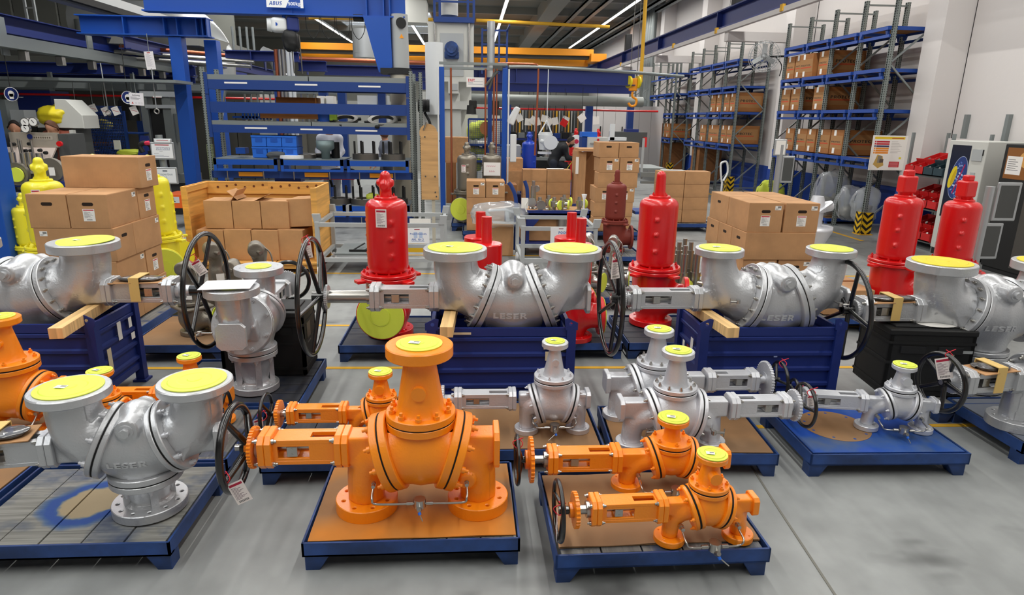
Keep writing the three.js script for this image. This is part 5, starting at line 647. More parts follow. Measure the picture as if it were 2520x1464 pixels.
for (const [p, R, n] of [[[[-2.689, 2.337, -14.65]], .27, 'left'], [[[-1.888, 2.334, -14.65]], .33, 'right']]) { const t = thing('flange_ring', `black machined flange ring leaning on the middle rack board, ${n} one`, 'ring', [p[0][0], 2.26, p[0][2]], 0, 'black flange rings on the rack'); t.rotation.x = .35; part(t, 'ring', ringShape(R, R * .7, .07).map((g) => g), M.darkSteel); for (let i = 0; i < 6; i++) part(t, 'lug', [T(rbox(.12, .05, .09, .01, R * 1.02, .03, 0), 0, 0, 0, 0, i * PI / 3 + .3, 0)], M.blackMatt); }
// on the trays
for (let i = 0; i < 6; i++) { const c = i % 3, r = Math.floor(i / 3); const t = thing('stacking_bin', `bright blue stacking bin on the rack tray, ${r ? 'upper' : 'lower'} row, ${['left', 'middle', 'right'][c]}`, 'bin', [-4.46 + c * .315, 1.49 + r * .235, -14.45], 0, 'bright blue stacking bins'); part(t, 'bin', [bx(-.15, .15, 0, .225, -.35, .15), bx(-.157, .157, .19, .225, -.36, .16)], M.plasticBlue); part(t, 'grip', [bx(-.07, .07, .09, .17, .15, .156)], M.frameBlue); }
sx('white round plastic disc on the rack tray', 'disc', 'white_disc', disc(.27, .07, 40).map((g) => T(g, -3.813, 1.48, -14.38)), M.whitePlastic);
sx('crumpled dark grey cloth on the rack tray', 'cloth', 'grey_cloth', [crumple(.36, .16, .2, 9).translate(-4.125, 1.54, -14.3)], mat('#4a4e52', .9)); sx('small blue box beside the stacking bins', 'box', 'blue_box', [bx(-5.043, -4.845, 1.551, 1.68, -14.8, -14.55)], M.frameBlue);
sx('grey cast ring between the white disc and the flange cup', 'ring', 'flange_ring', ringShape(.19, .1, .08).map((g) => T(g, -3.524, 1.48, -14.5)), M.darkSteel);
sx('grey cast flange cup standing on the rack tray', 'flange', 'flange_cup', [lathe([[0, 0], [.09, 0], [.09, .15], [.19, .22], [.19, .38], [0, .38]]).translate(-3.101, 1.48, -14.4)], mat('#6e7f80', .5, .4)); sx('black tin with a yellow stripe on the rack tray', 'tin', 'black_tin', [cyl(.09, .09, .34, -2.949, 1.65, -14.7)], M.blackMatt);
sx('flat black tray of parts behind the flange cup', 'tray', 'parts_tray', [rbox(.9, .06, .4, .02, -3.443, 1.53, -14.95)], M.blackMatt);
for (const [px, R, h, n] of [[-2.253, .28, 1.48, 'left of the two on the right tray'], [-1.659, .26, 1.48, 'right of the two on the right tray'], [-2.882, .27, .52, 'left on the lower tray'], [-2.316, .3, .52, 'middle on the lower tray'], [-1.622, .26, .52, 'right on the lower tray']]) { const t = thing('bolted_flange', `grey steel flange with upright dark bolts, ${n}`, 'flange', [px, h, -14.4], 0, 'steel flanges with bolts on the rack trays'); part(t, 'ring', ringShape(R, R * .6, .12), M.darkSteel); for (let i = 0; i < 5; i++) { const a = i * 1.256 + .4; part(t, 'bolt', [rod([R * .8 * Math.cos(a), .1, R * .8 * Math.sin(a)], [R * .8 * Math.cos(a), .38, R * .8 * Math.sin(a)], .022, 8)], M.blackMatt); } }
sx('white tabletop with a red edge seen through the rack', 'table', 'work_table', [bx(-3.665, -2.801, 0.914, 0.944, -17, -16.2), bx(-3.586, -3.527, 0.069, 0.872, -16.35, -16.3), bx(-2.929, -2.869, 0.074, 0.88, -16.35, -16.3)], M.whitePaint); sx('red edge strip of the white tabletop behind the rack', 'strip', 'edge_strip', bx(-3.663, -2.829, 0.867, 0.916, -16.22, -16.18), M.red);
sx('black loop of hose behind the lower rack tray', 'hose', 'black_hose', [tube([[-3.25, .75, -15.6], [-3.3, 1.1, -15.6], [-3.0, 1.16, -15.6], [-2.7, 1.12, -15.6], [-2.62, .8, -15.6]], .03, 8, 30)], M.rubber);
sx('yellow folded cloth on the lower rack tray', 'cloth', 'yellow_cloth', [crumple(.3, .22, .2, 4).translate(-2.138, .62, -14.5)], M.cap);
// ---------- jib crane, hoist ----------
{ const t = thing('jib_crane', 'big blue jib crane with 500 kg plate and grey swivel post', 'crane', [0, 0, 0]), z = -15.5, x0 = -7, x1 = -1.42, y0 = 4.47; part(t, 'boom', [bx(x0, x1, y0, y0 + .03, z - .16, z + .16), bx(x0, x1, y0 + .52, y0 + .55, z - .16, z + .16), bx(x0, x1, y0, y0 + .55, z - .02, z + .02)], M.frameBlue);
  for (const x of [-2.25, -1.88, -1.75]) part(t, 'stiffener', bx(x - .012, x + .012, y0 + .03, y0 + .52, z + .02, z + .14), M.frameBlue);
  part(t, 'bracket', T(ext(shape([[-2.32, 4.47], [-1.74, 4.47], [-1.72, 3.33], [-2.02, 3.33]]), .3), 0, 0, z - .1), M.frameBlue); part(t, 'swivel_sleeve', [cyl(.2, .19, 1.15, -1.56, 3.98, z, 0, 0, 0, 32)], M.grey); part(t, 'motor', [cyl(.11, .11, .1, -1.5, 4.36, z + .2, PI / 2)], M.blackMatt); part(t, 'warning_triangle', T(ext(shape([[-.05, 0], [.05, 0], [0, .09]]), .004), -1.5, 4.05, z + .19), M.orangeGirder);
  part(t, 'bearing_ring', [bx(-1.98, -1.35, 3.3, 3.42, z - .25, z + .25), cyl(.26, .26, .14, -1.58, 3.36, z)], M.blackMatt); part(t, 'pillar', [cyl(.24, .24, 3.3, -1.56, 1.65, z, 0, 0, 0, 32)], M.beigePost ??= mat('#b9b3a2', .7));
  const s = part(t, 'capacity_plate', new THREE.PlaneGeometry(.78, .165), mat('#ffffff', .5, 0, { map: canvasTex(380, 80, (g, w, h) => { g.fillStyle = '#f2f4f6'; g.fillRect(0, 0, w, h); g.fillStyle = '#1c4da8'; g.beginPath(); g.moveTo(238, 0); g.lineTo(w - 30, 0); g.lineTo(w - 30, h); g.lineTo(196, h); g.fill(); g.font = 'italic bold 52px sans-serif'; g.fillText('ABUS', 24, 58); g.fillStyle = '#eef2f8'; g.font = 'bold 46px sans-serif'; g.fillText('500kg', 222, 57); }) })); s.position.set(-3.979, 4.69, z + .17);
  for (let i = 0; i < 5; i++) { const x = -3.6 + i * .33; part(t, 'festoon_cable', tube([[x, 4.46, z], [x + .02, 4.2, z], [x + .15, 4.02, z], [x + .28, 4.2, z], [x + .3, 4.46, z]], .008, 5, 20), M.blackMatt); } part(t, 'trolley', [rbox(.22, .14, .14, .02, -2.45, 4.46, z)], M.blackMatt); }
{ const t = thing('chain_hoist', 'white and black electric chain hoist hanging from the blue boom', 'hoist', [-4.065, 4.275, -15.5]); part(t, 'housing', [rbox(.34, .3, .3, .08, -.12, 0, 0, 0, .3), cyl(.15, .13, .1, -.32, 0, .02, 0, .3, PI / 2)], M.whitePaint); part(t, 'motor', [rbox(.26, .3, .28, .05, .17, .02, -.05, 0, .3)], M.navy); part(t, 'suspension', [bx(-.2, .2, .2, .42, -.05, .05), rod([.0, .1, 0], [0, .4, 0], .04)], M.frameBlue); part(t, 'chain_bag', [crumple(.34, .42, .3, 6).translate(.12, -.32, .02)], M.blackMatt); for (const x of [-.05, .12, .3]) part(t, 'chain', [rod([x, -.2, 0], [x + .02, -1.0, 0], .014, 6)], M.darkSteel); part(t, 'badge', [cyl(.035, .035, .01, -.14, 0, .16, PI / 2)], M.frameBlue); }
// ---------- blue portal, girders, mezzanine steelwork ----------
function iBeamX(label, xa, xb, ya, yb, z, st = [], m = M.navy, w = .16) { const t = thing('steel_beam', label, 'beam', [0, 0, 0], 0, 'blue steel girders'); part(t, 'flange', bx(xa, xb, yb - .025, yb, z - w, z + w), m); part(t, 'flange', bx(xa, xb, ya, ya + .025, z - w, z + w), m); part(t, 'web', bx(xa, xb, ya, yb, z - .015, z + .015), m); for (const x of st) part(t, 'stiffener', bx(x - .012, x + .012, ya, yb, z, z + w * .95), m); return t; }
iBeamX('bright blue portal beam with web stiffeners on two blue posts, upper left', -8.66, -5.84, 4.03, 4.43, -16, [-7.65, -6.78, -6.5, -6.08, -5.95, -5.86], M.frameBlue, .2);
for (const [x, n] of [[-6.6, 'left'], [-6.02, 'right']]) solo('steel_post', `bright blue square post under the portal beam, ${n} one`, 'post', [rbox(.28, 4.02, .28, .012, 0, 2.01, 0)], M.frameBlue, [x, 0, -16.0 - (x > -6.3 ? .5 : 0)], 0, 'blue posts of the portal');
solo('steel_post', 'thick blue square column at the left edge', 'post', [rbox(.3, 8.2, .34, .012, 0, 4.1, 0)], M.frameBlue, [-6.35, 0, -9.1], 0, 'blue posts at the left');
function iBeamZ(label, x, ya, yb, z0, z1, m = M.navy) { const t = thing('steel_beam', label, 'beam', [0, 0, 0], 0, 'blue steel girders'); part(t, 'flange', bx(x - .15, x + .15, yb - .025, yb, z0, z1), m); part(t, 'flange', bx(x - .15, x + .15, ya, ya + .025, z0, z1), m); part(t, 'web', bx(x - .015, x + .015, ya, yb, z0, z1), m); }
iBeamZ('long navy girder running into the hall at the upper left', -10.9, 4.1, 4.52, -34, -8); iBeamZ('navy girder beside the portal running into the hall', -8.35, 3.85, 4.15, -34, -17.2);
iBeamX('navy cross girder at the left, upper of two', -15.44, -8.237, 3.443, 3.741, -21); iBeamX('navy cross girder at the left, lower of two', -16.239, -8.664, 3.215, 3.469, -22);
iBeamX('navy mezzanine girder left of the hoist chains', -6.613, -4.652, 3.766, 4.026, -19, [-6.9, -5.9]); iBeamX('navy mezzanine girder stub right of the hoist chains', -4.804, -4.038, 3.562, 3.843, -19.5, [-6.1, -5.7, -5.45]); iBeamX('navy mezzanine girder behind the jib bracket', -4.394, -1.196, 3.551, 3.846, -21, [-4.9]);
iBeamX('navy cross girder behind the copper pipes, upper of two', -2.035, 5.415, 3.488, 3.964, -22, [-.3, .3, 1.5]); iBeamX('navy cross girder behind the copper pipes, lower of two', -1.661, 5.903, 3.303, 3.661, -24);
for (const [px, z, n] of [[4.318, -24, 'before the white cabinets'], [1.353, -24, 'behind the copper pipes'], [-3.922, -21, 'behind the shelving rack, middle'], [-5.237, -19, 'behind the shelving rack, left'], [-10.452, -22, 'behind the hanging signs'], [-4.271, -20, 'behind the shelving rack, second'], [-2.837, -22, 'behind the shelving rack, right'], [6.315, -26, 'beside the crane hook']]) solo('steel_post', `blue steel post ${n}`, 'post', [bx(-.12, .12, 0, 3.2, -.12, .12)], M.frameDark, [px, 0, z], 0, 'blue steel posts far in the hall');
{ const t = thing('overhead_crane', 'orange double girder overhead crane across the far hall', 'crane', [0, 0, 0]); part(t, 'girder', bx(-10, 7.3, 6.0, 6.36, -40.4, -40), M.orangeGirder); part(t, 'girder', bx(-10, 7.2, 5.5, 5.86, -41.6, -41.2), M.orangeGirder); part(t, 'walkway', bx(-10, 7.2, 5.84, 6.02, -41, -40.3), M.machineDark); part(t, 'end_carriage', bx(7.1, 8.0, 5.66, 6.1, -41.6, -39.6), M.orangeGirder); }
for (const [a, b, n] of [[[[-7.737, 6.889, -34]], [[-1.797, 6.95, -34]], 'left of the tower'], [[[0.321, 6.968, -34]], [[6.939, 6.838, -34]], 'right of the tower']]) sx(`yellow gas pipe under the ceiling, ${n}`, 'pipe', 'gas_pipe', rod(a[0], b[0], .08, 10), M.yellowLine, 'yellow gas pipes');
sx('big grey ventilation pipe below the navy girders', 'pipe', 'vent_pipe', rod([-1.5, 3.0, -23], [6.0, 3.0, -23], .17, 16), mat('#8f9490', .5, .4)); sx('grey ventilation pipe at the left below the navy girders', 'pipe', 'vent_pipe', rod([-18, 3.1, -21], [-6, 3.1, -21], .14, 14), M.galv);
sx('thin red sprinkler pipe below the ventilation pipe', 'pipe', 'sprinkler_pipe', rod([-1.2, 2.72, -24], [7, 2.72, -24.5], .035, 8), M.red); sx('thin red sprinkler pipe at the left', 'pipe', 'sprinkler_pipe', rod([-15, 2.85, -22], [-6, 2.85, -22], .035, 8), M.red);
sx('grey vertical drum of the extraction unit beside the jib bracket', 'drum', 'vent_drum', [cyl(.42, .42, .95, ...[-3.778, 4.87, -25], 0, 0, 0, 32), cyl(.3, .42, .12, ...[-3.795, 4.485, -25])], M.alu);
{ const t = thing('air_duct', 'big shiny ventilation duct with elbow behind the hoist', 'duct', [0, 0, 0]); part(t, 'duct', [tube([[-13, 5.2, -24], [-11.2, 5.2, -24], [-9.6, 5.1, -24], [-8.9, 4.4, -24], [-8.85, 3.5, -24]], .75, 20, 40)], M.alu); part(t, 'branch', [tube([[-6.4, 4.2, -21.5], [-6.0, 4.0, -21.5], [-5.85, 3.5, -21.5]], .2, 12, 20)], M.alu); for (let i = 0; i < 3; i++) part(t, 'silencer', [cyl(.3, .3, 1.2, -12.4 + i * .9, 4.6, -23.2)], M.galv); }
{ const t = thing('guard_rail', 'grey platform railing before the ventilation duct', 'railing', [0, 0, 0]); for (const px of [-6.706, -6.503, -6.312, -6.143]) part(t, 'post', rod([px, 3.9, -20], [px, 4.75, -20], .035, 8), M.galv); part(t, 'rail', tube([[-8.5, 4.7, -20], [-7.9, 4.8, -20], [-7.6, 4.75, -20]], .04, 8, 16), M.galv); }
[[540, 100], [560, 112], [585, 95]].forEach(([a, b], i) => sx(`grey process pipe on the mezzanine, ${['lower', 'middle', 'upper'][i]} one`, 'pipe', 'process_pipe', rod([-9.4, 3.75 + i * .16, -18.5 - i * .3], [-5.8, 3.6 + i * .13, -18.5 - i * .3], .05, 8), i === 2 ? M.copper : M.steel, 'process pipes on the mezzanine'));
for (const [px, m, n] of [[-4.856, M.copper, 'copper-coloured, leftmost'], [-4.765, M.steel, 'second from left'], [-4.684, M.steel, 'third from left'], [-4.563, M.whitePaint, 'fourth from left'], [-4.462, M.whitePaint, 'rightmost, thickest']]) sx(`vertical riser pipe below the hoist, ${n}`, 'pipe', 'riser_pipe', rod([px, 1.8, -17.5], [px, 3.95, -17.5], .045, 8), m, 'riser pipes below the hoist');
sx('long copper pipe on the mezzanine edge', 'pipe', 'copper_pipe', rod([-4.912, 3.938, -20], [-1.276, 3.896, -20], .06, 8), M.copper);
// ---------- paint cabin tower ----------
{ const t = thing('machine_tower', 'pale grey machine tower with blue motor, railing and white column', 'machine', [0, 0, 0]), z = -20; part(t, 'upper_housing', bx(-1.2, .12, 3.4, 5.02, z - 1.6, z), M.machine); part(t, 'door_panel', bx(-.85, -.18, 3.55, 4.72, z, z + .03), M.grey); part(t, 'motor', [cyl(.2, .2, .3, -.52, 4.28, z + .16, PI / 2), rbox(.42, .2, .14, .03, -.52, 4.12, z + .1), cyl(.13, .13, .12, -.52, 4.28, z + .36, PI / 2)], M.palletBlue); part(t, 'side_pipe', rod([-1.0, 3.9, z + .05], [-1.0, 4.95, z + .05], .03), M.steel); part(t, 'side_pipe', rod([-.02, 3.9, z + .05], [-.02, 5.0, z + .05], .03), M.steel);
  part(t, 'platform', bx(-1.02, .14, 5.0, 5.14, z - 1.5, z + .15), M.frameDark); for (const x of [-1.0, -.85, -.05, .12]) part(t, 'rail_post', bx(x - .035, x + .035, 5.1, 6.3, z + .05, z + .12), M.frameDark); for (const y of [5.55, 5.98]) part(t, 'rail', bx(-1.0, .12, y - .025, y + .025, z + .06, z + .11), M.frameDark); part(t, 'fan_drum', [cyl(.26, .26, .55, -.6, 5.5, z - .3), tube([[-.6, 5.8, z - .3], [-.55, 6.1, z - .3], [-.2, 6.2, z - .3]], .18, 12, 16)], M.machine);
  part(t, 'white_column', [cyl(.25, .25, 1.9, -.98, 3.4, z + 1, 0, 0, 0, 32)], M.whitePaint); part(t, 'lower_housing', [bx(-1.366, -0.297, 2.805, 3.067, -20.5, -19), bx(-1.408, -0.068, 2.607, 2.826, -20.6, -18.9), bx(-1.336, -0.254, 1.748, 2.608, -20.5, -19)], M.machine); part(t, 'side_cabinet', bx(-0.589, -0.311, 3.017, 3.399, -19, -18.6), M.machine); part(t, 'window', bx(-0.511, -0.333, 3.102, 3.272, -18.62, -18.58), M.grey); part(t, 'bellows', Array.from({ length: 9 }, (_, i) => cyl(.17, .17, .022, -1.409 + i * .036, 2.68, -18.6, 0, 0, PI / 2, 20)), M.blackMatt); part(t, 'base', bx(-1.3, .6, 0, 1.7, -20.5, -19), M.machine); part(t, 'leg', bx(-1.15, .05, 1.6, 3.5, -21.5, -20.6), M.machine);
  part(t, 'stack_pipe', rod([.65, 3.6, -21], [.65, 5.2, -21], .12, 14), M.alu); part(t, 'cable', tube([[-1.25, 2.5, -18.7], [-1.1, 2.2, -18.6], [-1.15, 1.9, -18.6], [-1.0, 1.6, -18.6]], .04, 6), M.rubber); }
{ const t = thing('guard_rail', 'blue platform railing right of the machine tower', 'railing', [0, 0, 0]), z = -21; for (const x of [.38, .9, 1.14]) part(t, 'post', bx(x - .03, x + .03, 3.7, 5.0, z - .03, z + .03), M.frameDark); for (const y of [4.2, 4.55, 4.95]) part(t, 'rail', bx(.36, 1.16, y - .025, y + .025, z - .02, z + .02), M.frameDark); part(t, 'side_rail', bx(1.12, 1.16, 4.93, 4.98, z, z + 1.2), M.frameDark); }
sx('grey ventilation cowl at the far wall', 'housing', 'vent_cowl', bx(-2.791, -1.84, 6.283, 7.167, -31, -30), M.machine);
// ---------- frame with copper pipes and sign ----------
{ const t = thing('pipe_frame', 'blue post frame carrying copper and white pipes, with a small red lettered sign', 'frame', [0, 0, 0]), z = -14.6, x0 = -.6, x1 = .76; for (const x of [x0, x1]) part(t, 'post', bx(x - .055, x + .055, 0, 3.42, z - .05, z + .05), M.frameBlue); part(t, 'side_post', bx(.43, .53, 0, 3.0, z - 1.5, z - 1.4), M.frameDark); for (const y of [3.4, 3.5]) part(t, 'cross_rail', bx(x0 - .05, x1 + .05, y - .025, y + .025, z - .04, z + .04), M.galv);
  for (const [x, m, r, b] of [[-.4, M.copper, .022, .3], [.34, M.copper, .02, 1.4], [.52, M.copper, .022, 1.1], [.58, M.copper, .016, 1.2], [-.68, M.whitePaint, .016, .9], [.84, M.whitePaint, .018, .9]]) part(t, 'pipe', rod([x, b, z + .1], [x, 3.4, z + .1], r, 8), m); part(t, 'pipe', tube([[.84, 3.45, z], [1.5, 3.46, z], [3.0, 3.42, z], [5, 3.4, z - 1]], .035, 8, 30), M.galv); part(t, 'pipe', tube([[.6, 3.52, z], [1.3, 3.52, z], [1.45, 3.5, z], [1.48, 3.3, z], [1.45, 1.6, z]], .022, 8, 30), M.copper); part(t, 'junction', [rod([.34, 3.05, z + .1], [.6, 3.35, z + .1], .03, 8), rod([.42, 2.98, z + .1], [.55, 3.4, z + .1], .025, 8), rbox(.2, .12, .1, .02, .6, 3.42, z + .05)], M.machineDark);
  const s = part(t, 'sign', [bx(-.07, .32, 3.02, 3.22, z + .06, z + .07)], M.paper); const q = part(t, 'sign_print', new THREE.PlaneGeometry(.37, .19), mat('#ffffff', .5, 0, { map: canvasTex(200, 110, (g, w, h) => { g.fillStyle = '#eceae8'; g.fillRect(0, 0, w, h); g.fillStyle = '#c01f2e'; g.font = 'bold 44px sans-serif'; g.fillText('IMT', 12, 48); g.fillStyle = '#8a8f98'; g.fillRect(12, 60, 60, 6); g.fillRect(84, 44, 100, 5); g.fillRect(12, 76, 170, 5); }) })); q.position.set(.125, 3.12, z + .074); part(t, 'lamp_arm', [rod([.84, 2.3, z], [1.02, 2.6, z], .05), rbox(.12, .4, .1, .03, .98, 2.44, z, 0, 0, -.4)], M.whitePaint); part(t, 'control_box', [rbox(.14, .6, .16, .02, .96, 1.75, z)], M.whitePaint); }
{ const t = thing('wooden_board', 'tall pale plywood board on a single leg beside the rack', 'board', [0, 0, 0]), z = -12.5; part(t, 'board', [T(ext(shape([...rect(-.92, -.6, .86, 2.12)]), .03, .004), 0, 0, z), cyl(.165, .165, .024, -.775, 2.1, z + .014, PI / 2)], M.plyPale ??= mat('#ffffff', .7, 0, { map: rep(dataTex(128, (u, v) => { const k = .88 + .2 * fbm(u * 3, v * 20, 20, 3); return [.80 * k, .63 * k, .42 * k]; }), 1) })); part(t, 'leg', bx(-.73, -.67, 0, .9, z - .04, z), M.beigePost); for (const [x, y] of [[-.84, 2.03], [-.66, 1.0], [-.66, 1.3], [-.84, 1.3], [-.64, .92]]) part(t, 'screw', [cyl(.014, .014, .01, x, y, z + .035, PI / 2)], M.machineDark); part(t, 'handle', [rod([-.86, 2.15, z + .03], [-.8, 2.3, z + .06], .016)], M.steel); }
// ---------- centre: trolleys, piles, valves ----------
function trolley(label, x0, x1, z0, z1, h, m = M.grey) { const t = thing('frame_trolley', label, 'trolley', [0, 0, 0], 0, 'grey tube frame trolleys'); for (const x of [x0, x1]) for (const z of [z0, z1]) { part(t, 'post', bx(x - .03, x + .03, .18, h - .02, z - .03, z + .03), m); part(t, 'corner_cap', [T(ext(shape([[-.05, 0], [.05, 0], [.08, .13], [-.03, .13]]), .08), x, h - .04, z - .04, 0, x < (x0 + x1) / 2 ? PI : 0, 0)], m); const c = part(t, 'caster', [cyl(.085, .085, .04, x, .085, z, 0, 0, PI / 2, 20)], M.whitePlastic); part(c, 'fork', [box(.06, .06, .08, x, .17, z)], M.galv); } for (const y of [.26, h - .06]) { part(t, 'rail', bx(x0, x1, y - .03, y + .03, z0 - .025, z0 + .025), m); part(t, 'rail', bx(x0, x1, y - .03, y + .03, z1 - .025, z1 + .025), m); for (const x of [x0, x1, (x0 + x1) / 2]) if (y < .5 || x !== (x0 + x1) / 2) part(t, 'rail', bx(x - .025, x + .025, y - .03, y + .03, z1, z0), m); } return t; }
trolley('long empty grey tube trolley with a project sign, behind the tall red valve', -2.3, -.42, -9.78, -10.9, .86); trolley('grey tube trolley with a small sign, before the blue push cart', .82, 1.95, -9.78, -10.95, .82);
const paperSign = (label, pos, w, h, draw, group) => { const t = thing('paper_sign', label, 'sign', pos, 0, group); part(t, 'sheet', [box(w, h, .004, 0, 0, 0)], M.paper); const q = part(t, 'print', new THREE.PlaneGeometry(w * .98, h * .98), mat('#ffffff', .7, 0, { map: canvasTex(200, Math.round(200 * h / w), draw) })); q.position.z = .004; return t; };
const lines = (g, x, y, w, n, c = '#8a8d99', s = 12) => { g.fillStyle = c; for (let i = 0; i < n; i++) g.fillRect(x, y + i * s, w * (.55 + .45 * ((i * 37 % 10) / 10)), s * .35); };
paperSign('white sign with blue project lettering on the long grey trolley', [-0.779, 0.648, -9.73], .33, .24, (g, w, h) => { g.fillStyle = '#eef0f2'; g.fillRect(0, 0, w, h); g.fillStyle = '#a02a3a'; g.fillRect(62, 10, 50, 7); g.fillStyle = '#b9cbe6'; g.fillRect(56, 36, 34, 60); g.fillRect(104, 36, 34, 60); g.fillStyle = '#3556a8'; g.font = 'bold 19px sans-serif'; g.fillText('Project Assembly', 20, 62); g.font = 'bold 26px sans-serif'; g.fillText('AKL  Nr.2', 34, 118); g.fillRect(34, 122, 120, 3); }, 'signs on the trolleys');
paperSign('white sign with faint blue lettering on the trolley behind the twin red valves', [1.42, 0.661, -9.73], .36, .26, (g, w, h) => { g.fillStyle = '#e9ebed'; g.fillRect(0, 0, w, h); g.fillStyle = '#8a2a34'; g.fillRect(70, 8, 40, 7); g.fillStyle = '#3556a8'; g.font = 'bold 30px sans-serif'; g.fillText('POOL', 66, 56); g.fillStyle = '#b9cbe6'; g.fillRect(60, 66, 70, 50); }, 'signs on the trolleys');
sx('blank white sheet on the back rail of the long grey trolley', 'sheet', 'paper_sheet', bx(-1.014, -0.66, 0.584, 0.736, -10.87, -10.86), M.paper); { const t = sx('yellow and black striped barrier board on the floor behind the trolley', 'board', 'striped_board', [T(new THREE.BoxGeometry(.34, .2, .03), -0.97, .17, -11.3)], mat('#ffffff', .5, 0, { map: canvasTex(128, 80, (g, w, h) => { g.fillStyle = '#e0b21a'; g.fillRect(0, 0, w, h); g.strokeStyle = '#17150f'; g.lineWidth = 17; for (let x = -80; x < 200; x += 48) { g.beginPath(); g.moveTo(x, h + 5); g.lineTo(x + 80, -5); g.stroke(); } }) })); }
sx('black wire rack lying on the long grey trolley', 'rack', 'wire_rack', [bar([-1.9, .34, -10.1], [-1.2, .34, -10.1], .03, .03), ...[0, 1, 2, 3].map((i) => rod([-1.85 + i * .18, .34, -10.1], [-1.72 + i * .18, .38, -10.5], .012, 6))], M.blackMatt); sx('grey sheet metal panel lying on the long grey trolley', 'panel', 'sheet_panel', [bx(-2.1, -1.1, .29, .32, -10.8, -9.95)], M.galv);
{ const t = thing('push_cart', 'blue push cart with handle carrying small valves with yellow caps', 'cart', [0, 0, 0]), x0 = .98, x1 = 2.15, z0 = -11.3, z1 = -12.3, y = .8; part(t, 'tray', [bx(x0, x1, y - .1, y + .03, z0 - .03, z0), bx(x0, x1, y - .1, y + .03, z1, z1 + .03), bx(x0, x0 + .03, y - .1, y + .03, z1, z0), bx(x1 - .03, x1, y - .1, y + .03, z1, z0)], M.navy); part(t, 'deck', bx(x0 + .02, x1 - .02, y - .05, y - .02, z1, z0), M.card); for (const x of [x0 + .05, x1 - .05]) for (const z of [z0 - .05, z1 + .05]) part(t, 'leg', bx(x - .03, x + .03, .15, y - .1, z - .03, z + .03), M.navy); part(t, 'gusset', T(ext(shape([[0, 0], [.25, 0], [0, -.3]]), .03), x0 + .03, y - .1, z0 - .04), M.navy); part(t, 'lower_deck', bx(x0 - .1, x1, .2, .25, z1, z0), M.navy); part(t, 'handle', [tube([[x0 - .16, .1, z0 - .1], [x0 - .16, .95, z0 - .1], [x0 - .24, 1.22, z0 - .1], [x0 - .3, 1.3, z0 - .1]], .035, 8, 20)], M.frameDark); part(t, 'handle', [tube([[x0 + .12, .1, z1], [x0 + .12, 1.0, z1], [x0 + .06, 1.25, z1]], .035, 8, 20)], M.frameDark); for (const z of [z0 - .1, z1 + .1]) for (const x of [x0, x1 - .1]) part(t, 'wheel', cyl(.1, .1, .05, x, .1, z, 0, 0, PI / 2), M.rubber); }
sx('wide brown carton on the lower deck of the blue push cart', 'carton', 'carton', [rbox(.85, .4, .6, .005, 1.35, .46, -11.75)], M.card, 'cartons about the push cart'); sx('grey steel tin under the blue cart tray', 'tin', 'steel_tin', [cyl(.12, .12, .16, 1.68, .6, -11.45)], M.steel);
for (let i = 0; i < 7; i++) { const px = [[1315, 505, 1], [1330, 520, 1], [1352, 510, 0], [1362, 522, 0], [1378, 510, 0], [1395, 512, 0], [1425, 510, 0]][i], P = [[[1.172, 0.918, -11.9]], [[1.254, 0.845, -11.5]], [[1.451, 0.858, -11.8]], [[1.512, 0.825, -11.5]], [[1.651, 0.848, -11.5]], [[1.751, 0.885, -11.9]], [[1.985, 0.867, -11.6]]][i][0];
  const t = thing('small_valve', `small steel valve ${px[2] ? 'with a round end' : 'with a yellow end cap'} on the blue cart, ${['first', 'second', 'third', 'fourth', 'fifth', 'sixth', 'last'][i]} from left`, 'valve', [P[0], .79, P[2]], i * .4 - .3, 'small valves on the blue push cart'); part(t, 'body', [cyl(.08, .07, .02, 0, .01, 0), cyl(.035, .04, .1, 0, .06, 0), cyl(.06, .06, .1, 0, .13, 0), cyl(.04, .04, .1, 0, .13, .07, PI / 2), ...(i === 0 ? [cyl(.05, .05, .25, 0, .28, 0), cyl(.03, .03, .1, 0, .45, 0), cyl(.06, .06, .04, .06, .36, 0, PI / 2)] : [cyl(.04, .03, .08, 0, .21, 0)])], M.steel); part(t, px[2] ? 'end_flange' : 'protective_cap', [cyl(.085, .085, .025, 0, .12, .125, PI / 2, 0, 0, 24)], px[2] ? M.steel : M.cap); }
sx('white tag with pink ribbon hanging on the blue cart', 'tag', 'paper_tag', [bx(0.898, 1.019, 0.876, 1.06, -11.21, -11.2), tube([[1.001, 1.0, -11.18], [0.968, .92, -11.18], [0.992, .82, -11.18]], .012, 5)], M.paper); sx('bundle of white straps standing on the blue cart', 'bundle', 'strap_bundle', [lathe([[.02, 0], [.02, .2], [.05, .3], [.001, .3]]).translate(2.054, .8, -11.5)], M.whitePlastic);
{ const t = thing('plastic_wrap', 'white frames wrapped in clear plastic film, on the floor pallet', 'bundle', [0.519, 0.736, -11.4], .1); part(t, 'film', [crumple(.95, .42, .6, 11)], M.film); part(t, 'frame', [bar([-.25, .1, .2], [.1, .12, .22], .06, .03), bar([.1, .12, .22], [.35, .02, .2], .06, .03), bar([-.25, .1, .2], [-.15, -.1, .25], .06, .03), bar([.1, .12, .22], [.12, -.08, .25], .06, .03), bar([-.15, -.1, .25], [.3, -.12, .24], .06, .03)], M.whitePaint); part(t, 'support', [box(.5, .55, .4, 0, -.45, -.1)], M.card); }
